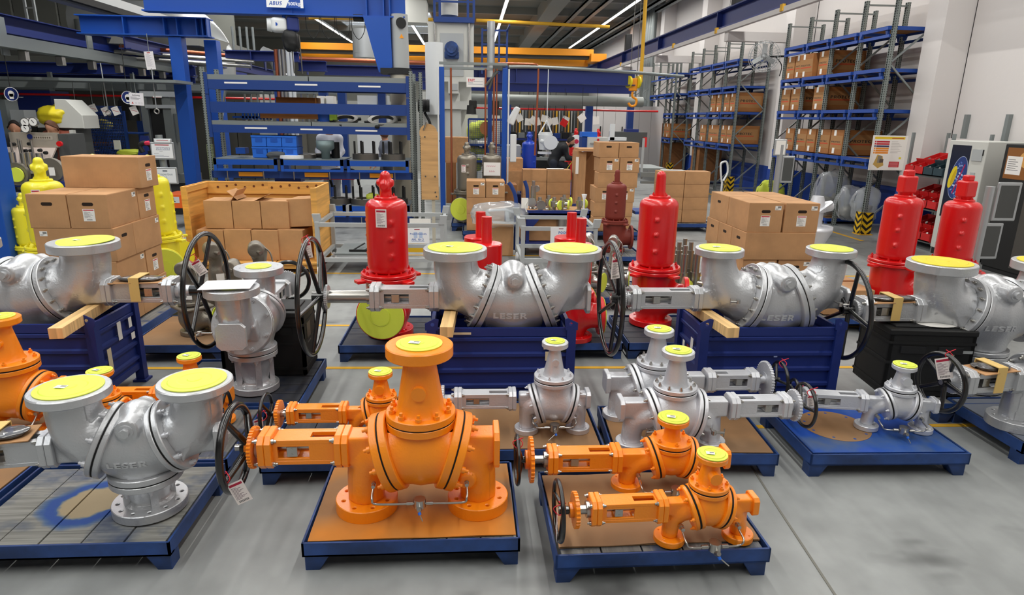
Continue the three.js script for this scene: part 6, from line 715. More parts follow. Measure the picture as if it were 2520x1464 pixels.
// carton piles
const pile = (name, x0, z, w, h, d, cols, rows, y0, face, opt = {}) => { let y = y0; for (let r = 0; r < rows; r++) { const cross = opt.cross?.includes(r), n = cross ? 1 : cols, W = cross ? w * cols : w; for (let c = 0; c < n; c++) { const col = n === 1 ? 'crosswise' : n === 2 ? ['left', 'right'][c] : ['left', 'middle', 'right'][c]; carton(`brown carton, course ${['one', 'two', 'three', 'four', 'five', 'six'][r]} from the floor, ${col}, ${name}`, [x0 + W * (c + .5) + (opt.shift?.[r] ?? 0), y, z - (cross ? w : d) / 2], W - .012, h - .004, cross ? w : d, 0, { slot: cross ? '' : face.includes('s') ? 'f' : '', label: !cross && face.includes('l') && !(opt.nolabel?.includes(r)) ? 'f' : '', mini: !cross && face.includes('m') && !(opt.nolabel?.includes(r)) ? 'f' : '', group: 'cartons, ' + name }); } y += h; } };
pile('pile before the grey valves', -.07, -13, .39, .33, .6, 2, 3, .18, 'slm', { cross: [0, 1] }); pile('tall stack behind the dark red valve', 2.6, -13, .41, .297, .62, 2, 6, .18, 'slm', { cross: [1, 3], nolabel: [5, 0], shift: [-.1, -.08, -.06, -.02, 0, -.03] });
pile('middle pile behind the push cart', 1.22, -15, .565, .285, .4, 2, 4, .12, ''); pile('pile behind the red valve with round lever', 4.2, -14.2, .58, .285, .4, 2, 4, .18, ''); 
trayPallet('blue tray pallet under the carton pile before the grey valves', .35, -13.3, 1.0, .8, 0, 'planks', 5); trayPallet('blue tray pallet under the tall carton stack', 3.0, -13.3, 1.0, .8, 0, 'planks', 5); trayPallet('blue tray pallet under the carton pile behind the round-lever red valve', 4.8, -14.4, 1.3, .8, 0, 'planks', 5);
sx('sheet of white paper on the middle carton pile', 'paper', 'paper_sheet', [box(.4, .006, .25, 2.0, 1.27, -15.2)], M.paper, 'papers on the carton piles'); sx('sheet of white paper on the carton pile behind the round-lever red valve', 'paper', 'paper_sheet', [box(.5, .006, .25, 4.55, 1.33, -14.4)], M.paper, 'papers on the carton piles');
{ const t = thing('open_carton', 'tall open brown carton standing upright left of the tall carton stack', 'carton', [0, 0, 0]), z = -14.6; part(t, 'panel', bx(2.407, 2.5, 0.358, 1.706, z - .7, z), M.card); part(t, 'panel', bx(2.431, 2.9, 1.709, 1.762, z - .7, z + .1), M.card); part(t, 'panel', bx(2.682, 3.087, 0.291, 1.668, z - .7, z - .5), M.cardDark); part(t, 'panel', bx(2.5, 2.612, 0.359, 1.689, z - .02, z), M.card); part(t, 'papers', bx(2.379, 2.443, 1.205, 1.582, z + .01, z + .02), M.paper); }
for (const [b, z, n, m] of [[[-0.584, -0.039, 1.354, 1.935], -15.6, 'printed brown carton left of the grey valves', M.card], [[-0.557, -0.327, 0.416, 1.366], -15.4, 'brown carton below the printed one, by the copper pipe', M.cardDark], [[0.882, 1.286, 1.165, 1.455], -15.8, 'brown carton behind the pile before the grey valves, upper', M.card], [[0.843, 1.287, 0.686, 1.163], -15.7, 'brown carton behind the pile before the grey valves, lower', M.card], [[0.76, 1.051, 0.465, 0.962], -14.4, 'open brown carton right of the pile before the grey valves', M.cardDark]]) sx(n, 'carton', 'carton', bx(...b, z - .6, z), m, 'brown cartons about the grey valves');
const gG = 'dull grey safety valves'; safetyValve('dull grey safety valve with white tag and yellow side cap behind the carton pile', M.nickel, [-.06, .2, -14.1], -.35, 1.0, 'lever', { group: gG, tag: [-.0, 1.22, .21, 0] }); safetyValve('dull grey safety valve with a handwritten white sheet on it', M.nickel, [.48, .2, -14.3], 2.6, 1.0, 'lever', { group: gG });
paperSign('handwritten white sheet on the dull grey valve', [0.479, 1.33, -14.05], .36, .28, (g, w, h) => { g.fillStyle = '#f1f0ee'; g.fillRect(0, 0, w, h); g.fillStyle = '#c9677c'; g.strokeStyle = '#c9677c'; g.lineWidth = 4; for (const [x0, y0, n] of [[36, 44, 9], [66, 106, 6]]) { g.beginPath(); for (let i = 0; i < n; i++) { g.moveTo(x0 + i * 12, y0 + 8); g.lineTo(x0 + i * 12 + 5, y0 - 12 + (i * 5 % 9)); } g.stroke(); } }); trayPallet('blue tray pallet under the dull grey valves', .2, -14.3, 1.2, .8, 0, 'planks', 5);
safetyValve('small glossy blue safety valve behind the middle carton pile', M.bluePaint, [1.5, .55, -16.6], .3, .9, 'lever', { capM: null }); solo('steel_table', 'dark blue work table under the blue and white valves', 'table', [bx(1.1, 3.6, .48, .55, -19.6, -16.2), bx(1.2, 1.3, 0, .5, -16.5, -16.3), bx(3.4, 3.5, 0, .5, -16.5, -16.3)], M.navy);
{ const t = thing('slung_valve', 'white valve with round flange hanging in a sling', 'valve', [2.229, 1.736, -19]); part(t, 'body', [cyl(.16, .2, .42, -.06, 0, 0), crumple(.42, .3, .4, 7), cyl(.18, .18, .08, -.06, .24, 0), cyl(.2, .2, .06, -.06, -.3, 0)], M.whitePaint); part(t, 'flange', [cyl(.2, .2, .05, .08, 0, .25, PI / 2, 0, 0, 28)], M.whitePaint); part(t, 'sling', [rod([-.25, .2, 0], [-.02, .6, 0], .02), rod([.15, .2, 0], [-.02, .6, 0], .02), rod([-.02, .6, 0], [-.02, 2.0, 0], .012)], M.whitePaint); }
for (const [px, n] of [[3.482, 'beside the bending man'], [4.224, 'behind the blue crate']]) safetyValve(`small red safety valve ${n}`, M.red, [px, .45, -21.6], 1, .98, 'lever', { far: true, group: 'red safety valves in the far hall' }); { const t = thing('ring_plate', 'white round flange plate held before the small red valve', 'flange', [3.341, 1.719, -20.6]); part(t, 'plate', [T(G(ringShape(.2, .05, .05)), 0, 0, 0, PI / 2)], M.whitePlastic); part(t, 'hub', [cyl(.07, .07, .04, 0, 0, .04, PI / 2)], M.pink); }
// mesh cage with yellow parts
{ const t = thing('mesh_cage', 'blue wire mesh cage holding yellow parts and a round board', 'cage', [0, 0, 0]), z = -16.2, x0 = -0.03, x1 = 0.837; const b = []; for (let i = 0; i <= 20; i++) b.push(bx(x0 + (x1 - x0) * i / 20 - .004, x0 + (x1 - x0) * i / 20 + .004, .8, 2.35, z, z + .01)); for (let i = 0; i <= 32; i++) b.push(bx(x0, x1, .8 + i * .048 - .003, .8 + i * .048 + .003, z, z + .01)); const w = part(t, 'mesh', b, M.frameDark); w.userData.kind = 'stuff'; for (const y of [.8, 1.35, 1.75, 2.35]) part(t, 'rail', bx(x0, x1, y - .025, y + .025, z - .02, z + .03), M.frameDark); for (const x of [x0, x1]) part(t, 'post', bx(x - .02, x + .02, .1, 2.36, z - .03, z + .02), M.frameDark); for (const y of [1.34, 1.74]) part(t, 'shelf', bx(x0, x1, y - .02, y, z - .6, z), M.frameDark); }
[[1170, 322, .42, .4], [1185, 318, .3, .42], [1168, 368, .25, .16], [1180, 372, .3, .16], [1178, 402, .16, .3]].forEach(([px, py, w, h], i) => { const P = [[[0.141, 2.072, -16.5]], [[0.342, 2.134, -16.5]], [[0.121, 1.638, -16.5]], [[0.264, 1.591, -16.5]], [[0.224, 1.25, -16.5]]][i][0]; sx(`heap of lemon yellow covers in the mesh cage, ${['upper left', 'upper right', 'middle left', 'middle right', 'lowest'][i]}`, 'cover', 'yellow_cover', [crumple(w, h, .3, i * 3 + 1).translate(...P)], M.cap, 'yellow covers in the mesh cage'); });
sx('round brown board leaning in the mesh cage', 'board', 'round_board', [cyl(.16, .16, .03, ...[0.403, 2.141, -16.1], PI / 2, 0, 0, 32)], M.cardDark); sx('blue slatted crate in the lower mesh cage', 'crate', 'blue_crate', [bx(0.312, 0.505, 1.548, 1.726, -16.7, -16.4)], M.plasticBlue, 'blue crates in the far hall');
for (const px of [[1150, 275], [1207, 275]].map((_, i) => [0.041, 0.611][i])) { const t = thing('pump_column', `pale grey pump column with dark motor head, ${px < .3 ? 'left' : 'right'} one`, 'machine', [px, 0, -17.2], 0, 'pale pump columns behind the mesh cage'); part(t, 'column', [bx(-.16, .16, 0, 2.45, -.2, .2)], M.machine); part(t, 'motor', [cyl(.13, .11, .22, 0, 2.58, 0), rbox(.2, .2, .2, .03, .04, 2.72, 0)], M.blackMatt); }
// consoles and far workshop
{ const t = thing('test_console', 'pale grey console with handles behind the tall carton stack', 'console', [0, 0, 0]), z = -18; part(t, 'cabinet', bx(3.239, 3.827, 1.552, 1.922, z - .6, z), M.machine); part(t, 'blue_side', bx(3.097, 3.267, 1.542, 1.936, z - .6, z - .1), M.frameDark); part(t, 'handle', rod([3.296, 1.758, -17.95], [3.556, 1.762, -17.95], .02, 8), M.steel); part(t, 'button', [cyl(.03, .03, .04, ...[3.52, 1.858, -17.97], PI / 2)], M.red); } sx('bright blue crate standing on the pale grey console', 'crate', 'blue_crate', [bx(3.086, 3.516, 1.916, 2.057, -18.5, -18.1)], M.plasticBlue, 'blue crates in the far hall'); sx('white gauge stand right of the pale grey console', 'stand', 'gauge_stand', [bx(3.746, 3.867, 1.868, 2.288, -17.6, -17.5), bx(3.735, 4.198, 1.859, 1.944, -17.7, -17.5)], M.whitePaint); sx('dark cabinet with red edge before the far racks', 'cabinet', 'dark_cabinet', [bx(4.31, 5.295, 1.614, 2.05, -20.3, -19.5)], M.machineDark); sx('red upright edge of the dark cabinet before the far racks', 'strip', 'edge_strip', bx(5.176, 5.274, 1.624, 1.907, -19.48, -19.4), M.red); sx('navy lid box on the dark cabinet before the far racks', 'box', 'navy_box', bx(4.686, 5.056, 2.038, 2.132, -20, -19.6), M.navy);
sx('grey steel tool chest behind the round copper pipe', 'cabinet', 'grey_cabinet', [bx(0.923, 1.324, 1.362, 1.711, -17.8, -17)], M.grey); { const t = thing('roller_frame', 'grey roller table frame beside the tall carton stack', 'frame', [0, 0, 0]); part(t, 'deck', bx(4.149, 4.77, 1.222, 1.28, -17, -15.6), M.galv); part(t, 'rail', bx(4.105, 4.541, 1.082, 1.197, -15.5, -15.4), M.galv); part(t, 'post', bx(4.114, 4.163, 1.032, 1.986, -15.55, -15.5), M.grey); part(t, 'rail', bx(4.091, 4.427, 0.936, 0.994, -15.4, -15.3), M.galv); } sx('small blue pallet corner right of the tall carton stack', 'pallet', 'blue_pallet', [bx(3.45, 3.95, .5, .56, -13.8, -13.2), bx(3.78, 3.9, .0, .5, -13.35, -13.25)], M.rackBlue);
struct('partition', [bx(-7.2, 6.2, 0, 3.0, -30.3, -30)], M.greyWall2 ??= mat('#9a9c98', .8)); struct('partition', [bx(1.0, 4.6, 0, 3.0, -27.2, -27)], M.machineDark); for (let i = 0; i < 8; i++) struct('wall_panel', [bx(4.4 + i * .55, 4.93 + i * .55, 0, 3.0, -29.95, -29.88)], M.whiteWall);
for (let i = 0; i < 26; i++) sx(`long hanging ${['grey', 'brown', 'yellow', 'pale'][i % 4]} rod on the tool wall`, 'rod', 'hanging_rod', [bx(1.25 + i * .125, 1.25 + i * .125 + rr(.03, .06), 1.75 + rr(0, .25), 2.7, -27, -26.93)], [M.galv, M.woodDark, M.yellowLine, M.machine][i % 4], 'rods hanging on the tool wall');
for (const [y, n] of [[1.55, 'upper'], [1.0, 'lower']]) { sx(`navy shelf board on the tool wall, ${n} one`, 'shelf', 'shelf_board', [bx(1.1, 4.5, y, y + .06, -26.9, -26.3)], M.navy, 'shelf boards of the tool wall'); for (let i = 0; i < 9; i++) sx(`${['blue', 'black', 'grey'][i % 3]} box on the ${n} shelf of the tool wall, ${['first', 'second', 'third', 'fourth', 'fifth', 'sixth', 'seventh', 'eighth', 'ninth'][i]} from left`, 'box', 'storage_box', [rbox(.26, .2 + (i % 2) * .08, .3, .01, 1.35 + i * .36, y + .18, -26.6)], [M.frameDark, M.blackMatt, M.galv][i % 3], 'boxes on the tool wall shelves'); }
for (let i = 0; i < 11; i++) { const P = [[[1.786, 2.402, -24]], [[2.113, 2.266, -24]], [[2.288, 2.326, -24]], [[2.438, 2.272, -24]], [[2.7, 2.39, -24]], [[2.882, 2.279, -24]], [[3.088, 2.311, -24]], [[3.472, 2.36, -24]], [[3.725, 2.438, -22]], [[4.207, 2.367, -22]], [[3.274, 2.265, -23]]][i][0]; const t = thing('hang_tag', `paper tag on a cord in the far hall, ${['first', 'second', 'third', 'fourth', 'fifth', 'sixth', 'seventh', 'ninth', 'tenth', 'last', 'eighth'][i]} from left`, 'tag', P, 0, 'white tags on cords in the far hall'); part(t, 'tag', [T(box(.24, .26, .01, 0, 0, 0), 0, 0, 0, 0, .3, .5 + i)], i === 10 ? M.red : M.paper); part(t, 'cord', [rod([0, .1, 0], [0, 3.4 - P[1], 0], .008, 5)], M.blackMatt); }
for (let i = 0; i < 5; i++) sx(`dark tool hanging on the white far panels, ${ord[i]} from left`, 'tool', 'hanging_tool', [bx(4.9 + i * .5, 4.94 + i * .5, 1.5, 2.1, -29.85, -29.8)], M.blackMatt, 'tools on the white far panels');
for (let i = 0; i < 7; i++) { const t = thing('assembly_valve', `${['silver', 'white', 'grey', 'black'][i % 4]} valve body on the bench under the tool wall, ${['first', 'second', 'third', 'fourth', 'fifth', 'sixth', 'seventh'][i]} from left`, 'valve', [1.3 + i * .42, .95, -25.5], i, 'valve bodies on the far bench'); part(t, 'body', [cyl(.12, .1, .3, 0, .2, 0), cyl(.16, .16, .05, 0, .03, 0), cyl(.08, .06, .3, 0, .45, 0), cyl(.1, .1, .1, .12, .2, 0, 0, 0, PI / 2)], [M.steel, M.whitePaint, M.nickel, M.blackMatt][i % 4]); } sx('grey steel bench under the tool wall', 'bench', 'work_bench', [bx(1, 4.5, .85, .95, -26, -25), bx(1.1, 1.2, 0, .85, -25.3, -25.2), bx(4.3, 4.4, 0, .85, -25.3, -25.2)], M.galv);
// behind the shelving rack
for (const [b, z, n, m] of [[[-6.71, -6.071, 2.618, 2.993], -22, 'pale blue-grey cabinet behind the upper rack, left', M.machine], [[-3.626, -3.001, 2.509, 3.014], -22, 'white cabinet behind the upper rack, middle', M.whitePaint], [[-2.981, -2.64, 2.198, 3.024], -22, 'white cabinet behind the upper rack, right', M.whitePaint], [[-3.518, -2.696, 1.209, 1.881], -21, 'white cabinet behind the lower rack, right', M.whitePaint], [[-3.619, -3.458, 2.619, 2.822], -16.2, 'white notice standing behind the upper rack, left', M.paper], [[-3.401, -3.239, 2.623, 2.826], -16.2, 'white notice standing behind the upper rack, right', M.paper], [[-6.185, -5.714, 1.696, 1.871], -20, 'grey box behind the blue stacking bins', M.grey], [[-5.677, -4.791, 0.875, 0.984], -16.5, 'grey crate top behind the lower rack', M.greyWall], [[-4.692, -4.076, 0.812, 0.967], -16, 'purple-blue bench edge behind the lower rack', M.navy]]) sx(n, 'cabinet', 'far_cabinet', bx(...b, z - .4, z), m, 'cabinets and boxes behind the rack');
for (let i = 0; i < 14; i++) sx('hanging grey tool rod behind the rack', 'rod', 'hanging_rod', [bx(-6.9 + i * .19, -6.86 + i * .19, 1.9 + rr(0, .3), 3.0, -21.1, -21.05)], i % 3 ? M.galv : M.steel, 'rods hanging behind the rack');
{ const t = thing('lamp_arm', 'white tube arm and lamp behind the left end of the rack', 'lamp', [0, 0, 0]); part(t, 'arm', [rod([-5.915, 2.942, -15.6], [-5.499, 2.915, -15.6], .03, 8), rod([-5.499, 2.915, -15.6], [-5.573, 2.624, -15.6], .03, 8)], M.galv); part(t, 'shade', [rod([-5.483, 2.445, -15.2], [-5.525, 2.288, -15.2], .05, 10)], M.whitePaint); } 
// ---------- left side ----------
{ const t = thing('sign_stand', 'grey pole with two framed paper signs, Inspection 22, right of the carton stack', 'sign stand', [0, 0, 0]), z = -12.1; part(t, 'pole', rod([-5.42, 0, z], [-5.5, 2.0, z], .06, 14), M.galv); part(t, 'foot', [cyl(.25, .25, .03, -5.42, .015, z)], M.galv);
  const fr = (x0, x1, y0, y1, draw, lab) => { const f = part(t, 'frame', [rbox(x1 - x0, y1 - y0, .03, .01, (x0 + x1) / 2, (y0 + y1) / 2, z + .09)], M.alu); const q = part(f, 'print', new THREE.PlaneGeometry((x1 - x0) * .88, (y1 - y0) * .82), mat('#ffffff', .5, 0, { map: canvasTex(220, 160, draw) }), lab); q.position.set((x0 + x1) / 2, (y0 + y1) / 2, z + .108); };
  fr(-5.624, -5.22, 1.578, 1.88, (g, w, h) => { g.fillStyle = '#eef1f5'; g.fillRect(0, 0, w, h); g.fillStyle = '#b03a44'; g.fillRect(36, 8, 150, 10); g.fillStyle = '#3b4a75'; g.font = '34px sans-serif'; g.fillText('20373953', 44, 62); g.fillRect(44, 67, 150, 3); lines(g, 80, 80, 60, 1); lines(g, 20, 104, 90, 1); lines(g, 20, 124, 180, 2); }, 'white sheet with an order number');
  fr(-5.624, -5.216, 1.15, 1.444, (g, w, h) => { g.fillStyle = '#e9eef2'; g.fillRect(0, 0, w, h); g.fillStyle = '#56606e'; g.fillRect(84, 16, 50, 14); g.fillStyle = '#3d5563'; g.font = '32px sans-serif'; g.fillText('Inspection', 36, 74); g.fillText('22', 92, 114); }, 'white sheet reading Inspection 22');
  fr(-5.556, -5.248, 1.869, 1.94, (g, w, h) => { g.fillStyle = '#eceef2'; g.fillRect(0, 0, w, h); g.fillStyle = '#b03a44'; g.fillRect(30, 40, 160, 30); }); }
{ const t = thing('pallet_truck', 'orange and black electric pallet truck with a red button, behind the sign stand', 'pallet truck', [0, 0, 0]), z = -14; part(t, 'body', [bx(-6.473, -6.058, 0.441, 0.714, z - .8, z)], mat('#e8621a', .4)); part(t, 'skirt', bx(-6.515, -6.082, 0.303, 0.441, z - .8, z), M.blackMatt); const q = part(t, 'lettering', new THREE.PlaneGeometry(.36, .13), mat('#ffffff', .5, 0, { map: canvasTex(180, 64, (g, w, h) => { g.fillStyle = '#c9ccce'; g.fillRect(0, 0, w, h); g.fillStyle = '#222'; g.font = 'bold 50px sans-serif'; g.fillText('STILL', 14, 50); }) })); q.position.set(-6.286, 0.612, z + .004); part(t, 'mast', [bx(-6.719, -6.488, 0.527, 1.606, z - .5, z - .2)], M.blackMatt); part(t, 'tiller', [tube([[-6.719, 1.584, z], [-6.761, 1.722, z], [-6.645, 1.772, z], [-6.541, 1.709, z], [-6.535, 1.562, z]], .05, 8, 24)], M.blackMatt); part(t, 'red_button', [crumple(.1, .08, .1, 1).translate(...[-6.558, 1.777, -13.9])], M.pink); }
// test bench with gauges
{ const t = thing('test_bench', 'steel test bench with sloping panel, gauges and upright rods at the far left', 'test bench', [0, 0, 0]), z = -13.2; part(t, 'back_panel', bx(-8.766, -7.902, 1.701, 1.974, z - .1, z), M.bench ??= mat('#b3a99a', .45, .3)); part(t, 'slope_panel', [T(ext(shape([[-.5, 0], [.42, 0], [.3, -.32], [-.5, -.32]]), .04), -8.329, 1.687, z + .02, -.35)], mat('#d6c5ba', .5)); part(t, 'side_panel', bx(-7.929, -7.718, 1.417, 1.952, z - .6, z - .05), M.machineDark); part(t, 'cabinet', bx(-8.925, -8.019, 0.864, 1.41, z - .7, z - .2), M.machineDark);
  for (const P of [[-8.355, 2.161, -13.1], [-8.207, 2.171, -13.1], [-8.367, 2.05, -13.1]]) { const g = part(t, 'gauge', [cyl(.085, .085, .05, ...P, PI / 2, 0, 0, 28)], M.steel); part(g, 'dial', [cyl(.07, .07, .006, P[0], P[1], P[2] + .026, PI / 2, 0, 0, 28)], M.paper); part(g, 'needle', [box(.01, .06, .004, P[0], P[1] + .01, P[2] + .032, 0, 0, .6)], M.blackMatt); }
  for (const P of [[-8.56, 1.727, -12.9], [-8.418, 1.788, -12.9], [-8.38, 1.759, -12.9], [-8.19, 1.762, -12.9]]) part(t, 'rod', rod([P[0], P[1] - .45, P[2]], [P[0], P[1] + .08, P[2]], .02, 8), M.steel); for (const P of [[-8.125, 1.654, -13], [-8.029, 1.61, -13], [-8.391, 1.642, -13], [-8.288, 1.644, -13], [-8.649, 1.754, -13.1], [-8.359, 1.766, -13.1]]) part(t, 'knob', [cyl(.035, .03, .06, ...P, PI / 2, 0, 0, 14)], M.blackMatt); part(t, 'emergency_stop', [cyl(.05, .05, .05, ...[-7.803, 1.774, -13.1], PI / 2)], M.red); part(t, 'logo', [cyl(.05, .05, .006, ...[-8.372, 1.899, -13.17], PI / 2)], M.navy); part(t, 'lettering', new THREE.PlaneGeometry(.36, .07), mat('#b3a99a', .5, 0, { map: canvasTex(180, 36, (g, w, h) => { g.fillStyle = '#ffffff'; g.fillRect(0, 0, w, h); g.fillStyle = '#8b8378'; for (let i = 0; i < 8; i++) g.fillRect(8 + i * 20, 10, 11, 16); }) })).position.set(-8.153, 1.88, z + .004); }
{ const t = thing('valve_rig', 'row of bright steel test cylinders on the blue table, yellow end cap at the left', 'rig', [0, 0, 0]), z = -11.6; for (const P of [[-7.714, 1.526, -11.6], [-7.525, 1.515, -11.6], [-7.437, 1.529, -11.6], [-7.274, 1.518, -11.6]]) part(t, 'cylinder', [cyl(.05, .05, .34, ...P), cyl(.07, .07, .04, P[0], P[1] - .16, P[2])], M.steel); part(t, 'manifold', [rod([-7.765, 1.424, -11.6], [-7.057, 1.432, -11.6], .05, 10)], M.darkSteel); part(t, 'flange', [cyl(.19, .19, .08, ...[-7.61, 1.346, -11.5], PI / 2, 0, 0, 28), cyl(.2, .2, .08, ...[-7.107, 1.411, -11.6], PI / 2, 0, 0, 28), rbox(.9, .2, .25, .03, ...[-7.473, 1.303, -11.7])], M.nickel); part(t, 'yellow_cap', [cyl(.12, .12, .03, ...[-7.592, 1.338, -11.43], PI / 2, 0, 0, 28)], M.cap); part(t, 'paper_tag', [bx(-7.097, -7.004, 1.325, 1.46, -11.5, -11.495)], M.paper); }
{ const t = thing('steel_table', 'navy steel table and trolley frame under the test cylinders', 'table', [0, 0, 0]), z = -11.5; part(t, 'top', bx(-8.127, -6.874, 1.129, 1.218, z - .7, z), M.navy); for (const px of [-7.851, -7.285]) part(t, 'leg', bx(px - .03, px + .03, 0, 1.0, z - .05, z), M.grey); part(t, 'rail', bx(-7.713, -6.97, 0.966, 1.035, z - .05, z), M.grey); part(t, 'rail', bx(-7.736, -7.301, 0.589, 0.645, z - .05, z), M.grey); }
{ const t = thing('angular_machine', 'white and grey angular machine head with a yellow netted cover, behind the test bench', 'machine', [0, 0, 0]), z = -14.5; part(t, 'hood', [T(ext(shape([[-.42, 0], [.5, 0], [.5, .25], [.22, .56], [0, .56], [-.02, .2], [-.42, .2]]), .6, .01), -8.598, 2.04, z - .6)], M.machine); part(t, 'cover', [crumple(.62, .4, .5, 2).translate(-8.728, 2.283, z - .2)], M.capOld); part(t, 'column', bx(-8.939, -8.34, 1.141, 2.03, z - .7, z - .1), M.machineDark); part(t, 'actuator', bx(-8.344, -8.27, 1.682, 1.997, z, z + .1), M.machine); part(t, 'tool', [bx(-8.663, -8.499, 1.875, 1.908, z - .02, z)], M.steel); part(t, 'rear_box', [bx(-9.721, -9.44, 2.136, 2.386, z - .7, z - .3)], M.grey); }
{ const t = thing('wire_shelf', 'blue wire mesh shelf cart holding yellow caps, left of the press frame', 'shelf', [0, 0, 0]), z = -16.5, x0 = -9.243, x1 = -8.253, b = []; for (let i = 0; i <= 26; i++) b.push(rod([x0 + (x1 - x0) * i / 26, .9, z], [x0 + (x1 - x0) * i / 26, 2.35, z], .011, 4)); for (let i = 0; i <= 22; i++) b.push(rod([x0, .9 + i * .066, z], [x1, .9 + i * .066, z], .011, 4)); part(t, 'mesh', b, M.frameDark).userData.kind = 'stuff'; for (const py of [1.9, 1.45, 1.1]) part(t, 'shelf', bx(x0, x1 + .3, py - .03, py, z - .6, z), M.frameDark); for (const x of [x0, x1]) part(t, 'post', bx(x - .03, x + .03, 0, 2.4, z - .03, z + .03), M.frameDark); part(t, 'top_basket', Array.from({ length: 7 }, (_, i) => bx(-9.138, -8.238, 2.307, 2.326, -16.42, -16.4).translate(0, i * .03, 0)), M.frameDark); part(t, 'blue_gusset', [T(ext(shape([[0, 0], [.36, 0], [.3, .5], [.12, .5]]), .05), -7.792, 1.35, -16)], M.navy); }
for (const [P, w, h, n, m] of [[[-8.966, 2.057, -16.7], .55, .26, 'on the upper wire shelf', M.capOld], [[-8.963, 1.636, -16.7], .6, .12, 'on the lower wire shelf', M.orangeGirder], [[-9.231, 1.439, -16.7], .2, .12, 'at the lower left of the wire shelf', M.orangeGirder], [[-8.074, 1.451, -16.2], .5, .14, 'behind the topmost carton', M.cap]]) sx(`heap of yellow plastic caps ${n}`, 'heap', 'cap_heap', [crumple(w, h, .35, w * 31).translate(...P)], m, 'heaps of yellow caps'); sx('clear parts bag hanging on the wire shelf', 'bag', 'parts_bag', [bx(-8.474, -8.325, 1.508, 1.725, -16.33, -16.3)], M.paper);
{ const t = thing('press_frame', 'tall grey press frame with a dark cover behind the sign stand', 'machine', [0, 0, 0]), z = -17; part(t, 'post', bx(-8.071, -7.905, 0.858, 2.802, z - .3, z), M.pressGrey ??= mat('#7d8280', .5, .4)); part(t, 'post', bx(-7.552, -7.356, 0.864, 2.812, z - .3, z), M.pressGrey); part(t, 'head_beam', bx(-8.03, -7.201, 2.749, 2.873, z - .4, z + .05), M.grey); part(t, 'cross_beam', bx(-7.94, -7.253, 2.481, 2.558, z, z + .05), M.grey); part(t, 'cover', bx(-7.968, -7.593, 0.954, 2.463, z - .3, z - .1), M.blackMatt); part(t, 'table', bx(-7.816, -7.066, 0.662, 0.886, z - .5, z), M.pressGrey); part(t, 'guide', bx(-7.38, -7.262, 1.664, 2.353, z - .2, z - .1), M.pressGrey); part(t, 'base', bx(-8.263, -7.108, -0.064, 0.864, z - .8, z - .2), M.machineDark); part(t, 'lamp', bx(-7.722, -7.511, 2.729, 2.767, z + .05, z + .06), M.paper); }
sx('black cloth cover hanging behind the warning sign', 'cover', 'black_cover', [T(ext(shape([[0, 0], [.62, 0], [.62, .55], [.4, .8], [.1, .5]]), .1), -9.653, 2.149, -19)], M.blackMatt);
// hanging signs and tags
const hang = (name, label, cat, P, w, h, draw, top, tilt = 0, g) => { const t = thing(name, label, cat, P, 0, g); part(t, 'sheet', [box(w, h, .008, 0, 0, 0, 0, 0, tilt)], M.paper); if (draw) { const q = part(t, 'print', new THREE.PlaneGeometry(w * .97, h * .97), mat('#ffffff', .6, 0, { map: canvasTex(160, Math.round(160 * h / w), draw) })); q.position.z = .006; q.rotation.z = tilt; } for (const x of top ? [0] : []) part(t, 'cord', rod([x, h * .45, 0], [x, top - P[1], 0], .008, 5), M.galv); return t; };
hang('warning_sign', 'white hanging warning sign with a red triangle and black heading', 'sign', [-7.185, 2.649, -15], .3, .26, (g, w, h) => { g.fillStyle = '#e9e6ea'; g.fillRect(0, 0, w, h); g.fillStyle = '#222'; g.font = 'bold 22px sans-serif'; g.fillText('Achtung', 34, 32); lines(g, 14, 44, 130, 3, '#555'); g.fillStyle = '#c0392b'; g.beginPath(); g.moveTo(20, 122); g.lineTo(32, 98); g.lineTo(44, 122); g.fill(); g.strokeStyle = '#555'; for (let i = 0; i < 3; i++) { g.beginPath(); g.arc(72 + i * 32, 112, 9, 0, 7); g.stroke(); } }, 3.2, -.03); hang('hanging_sheet', 'white printed sheet hanging below the portal beam', 'sign', [-6.892, 3.457, -15.2], .19, .37, (g, w, h) => { g.fillStyle = '#e6e2e4'; g.fillRect(0, 0, w, h); g.fillStyle = '#a33'; g.fillRect(50, 12, 60, 14); lines(g, 20, 50, 120, 18, '#a0a0a8'); }, 4.0, .06);
for (const [P, n] of [[[-7.407, 2.681, -15.1], 'left of the warning sign'], [[-9.103, 2.681, -14], 'at the far left']]) { const t = thing('mandatory_sign', `round blue ear protection sign ${n}`, 'sign', P, 0, 'round blue signs'); part(t, 'disc', [cyl(.14, .14, .01, 0, 0, 0, PI / 2, 0, 0, 32)], M.navy); part(t, 'pictogram', [cyl(.06, .06, .004, 0, .01, .006, PI / 2, 0, 0, 20), T(new THREE.TorusGeometry(.13, .008, 6, 32), 0, 0, .004), box(.08, .1, .004, 0, -.04, .006)], M.paper); part(t, 'cord', rod([0, .13, 0], [0, 1.1, 0], .008, 5), M.blackMatt); }
for (const [P, n] of [[[-8.751, 2.364, -15.5], 'first'], [[-8.553, 2.441, -15.8], 'second'], [[-8.181, 2.384, -15.6], 'third'], [[-7.856, 2.396, -15.4], 'fourth'], [[-7.365, 2.412, -15.2], 'last']]) hang('hang_tag', `white order tag with a red stroke on a cord, ${n} from left`, 'tag', P, .15, .18, (g, w, h) => { g.fillStyle = '#ece8e4'; g.fillRect(0, 0, w, h); g.strokeStyle = '#b5202c'; g.lineWidth = 10; g.beginPath(); g.moveTo(20, 60); g.lineTo(140, 140); g.stroke(); lines(g, 20, 30, 110, 2); }, 3.0, .35, 'order tags hanging at the left');
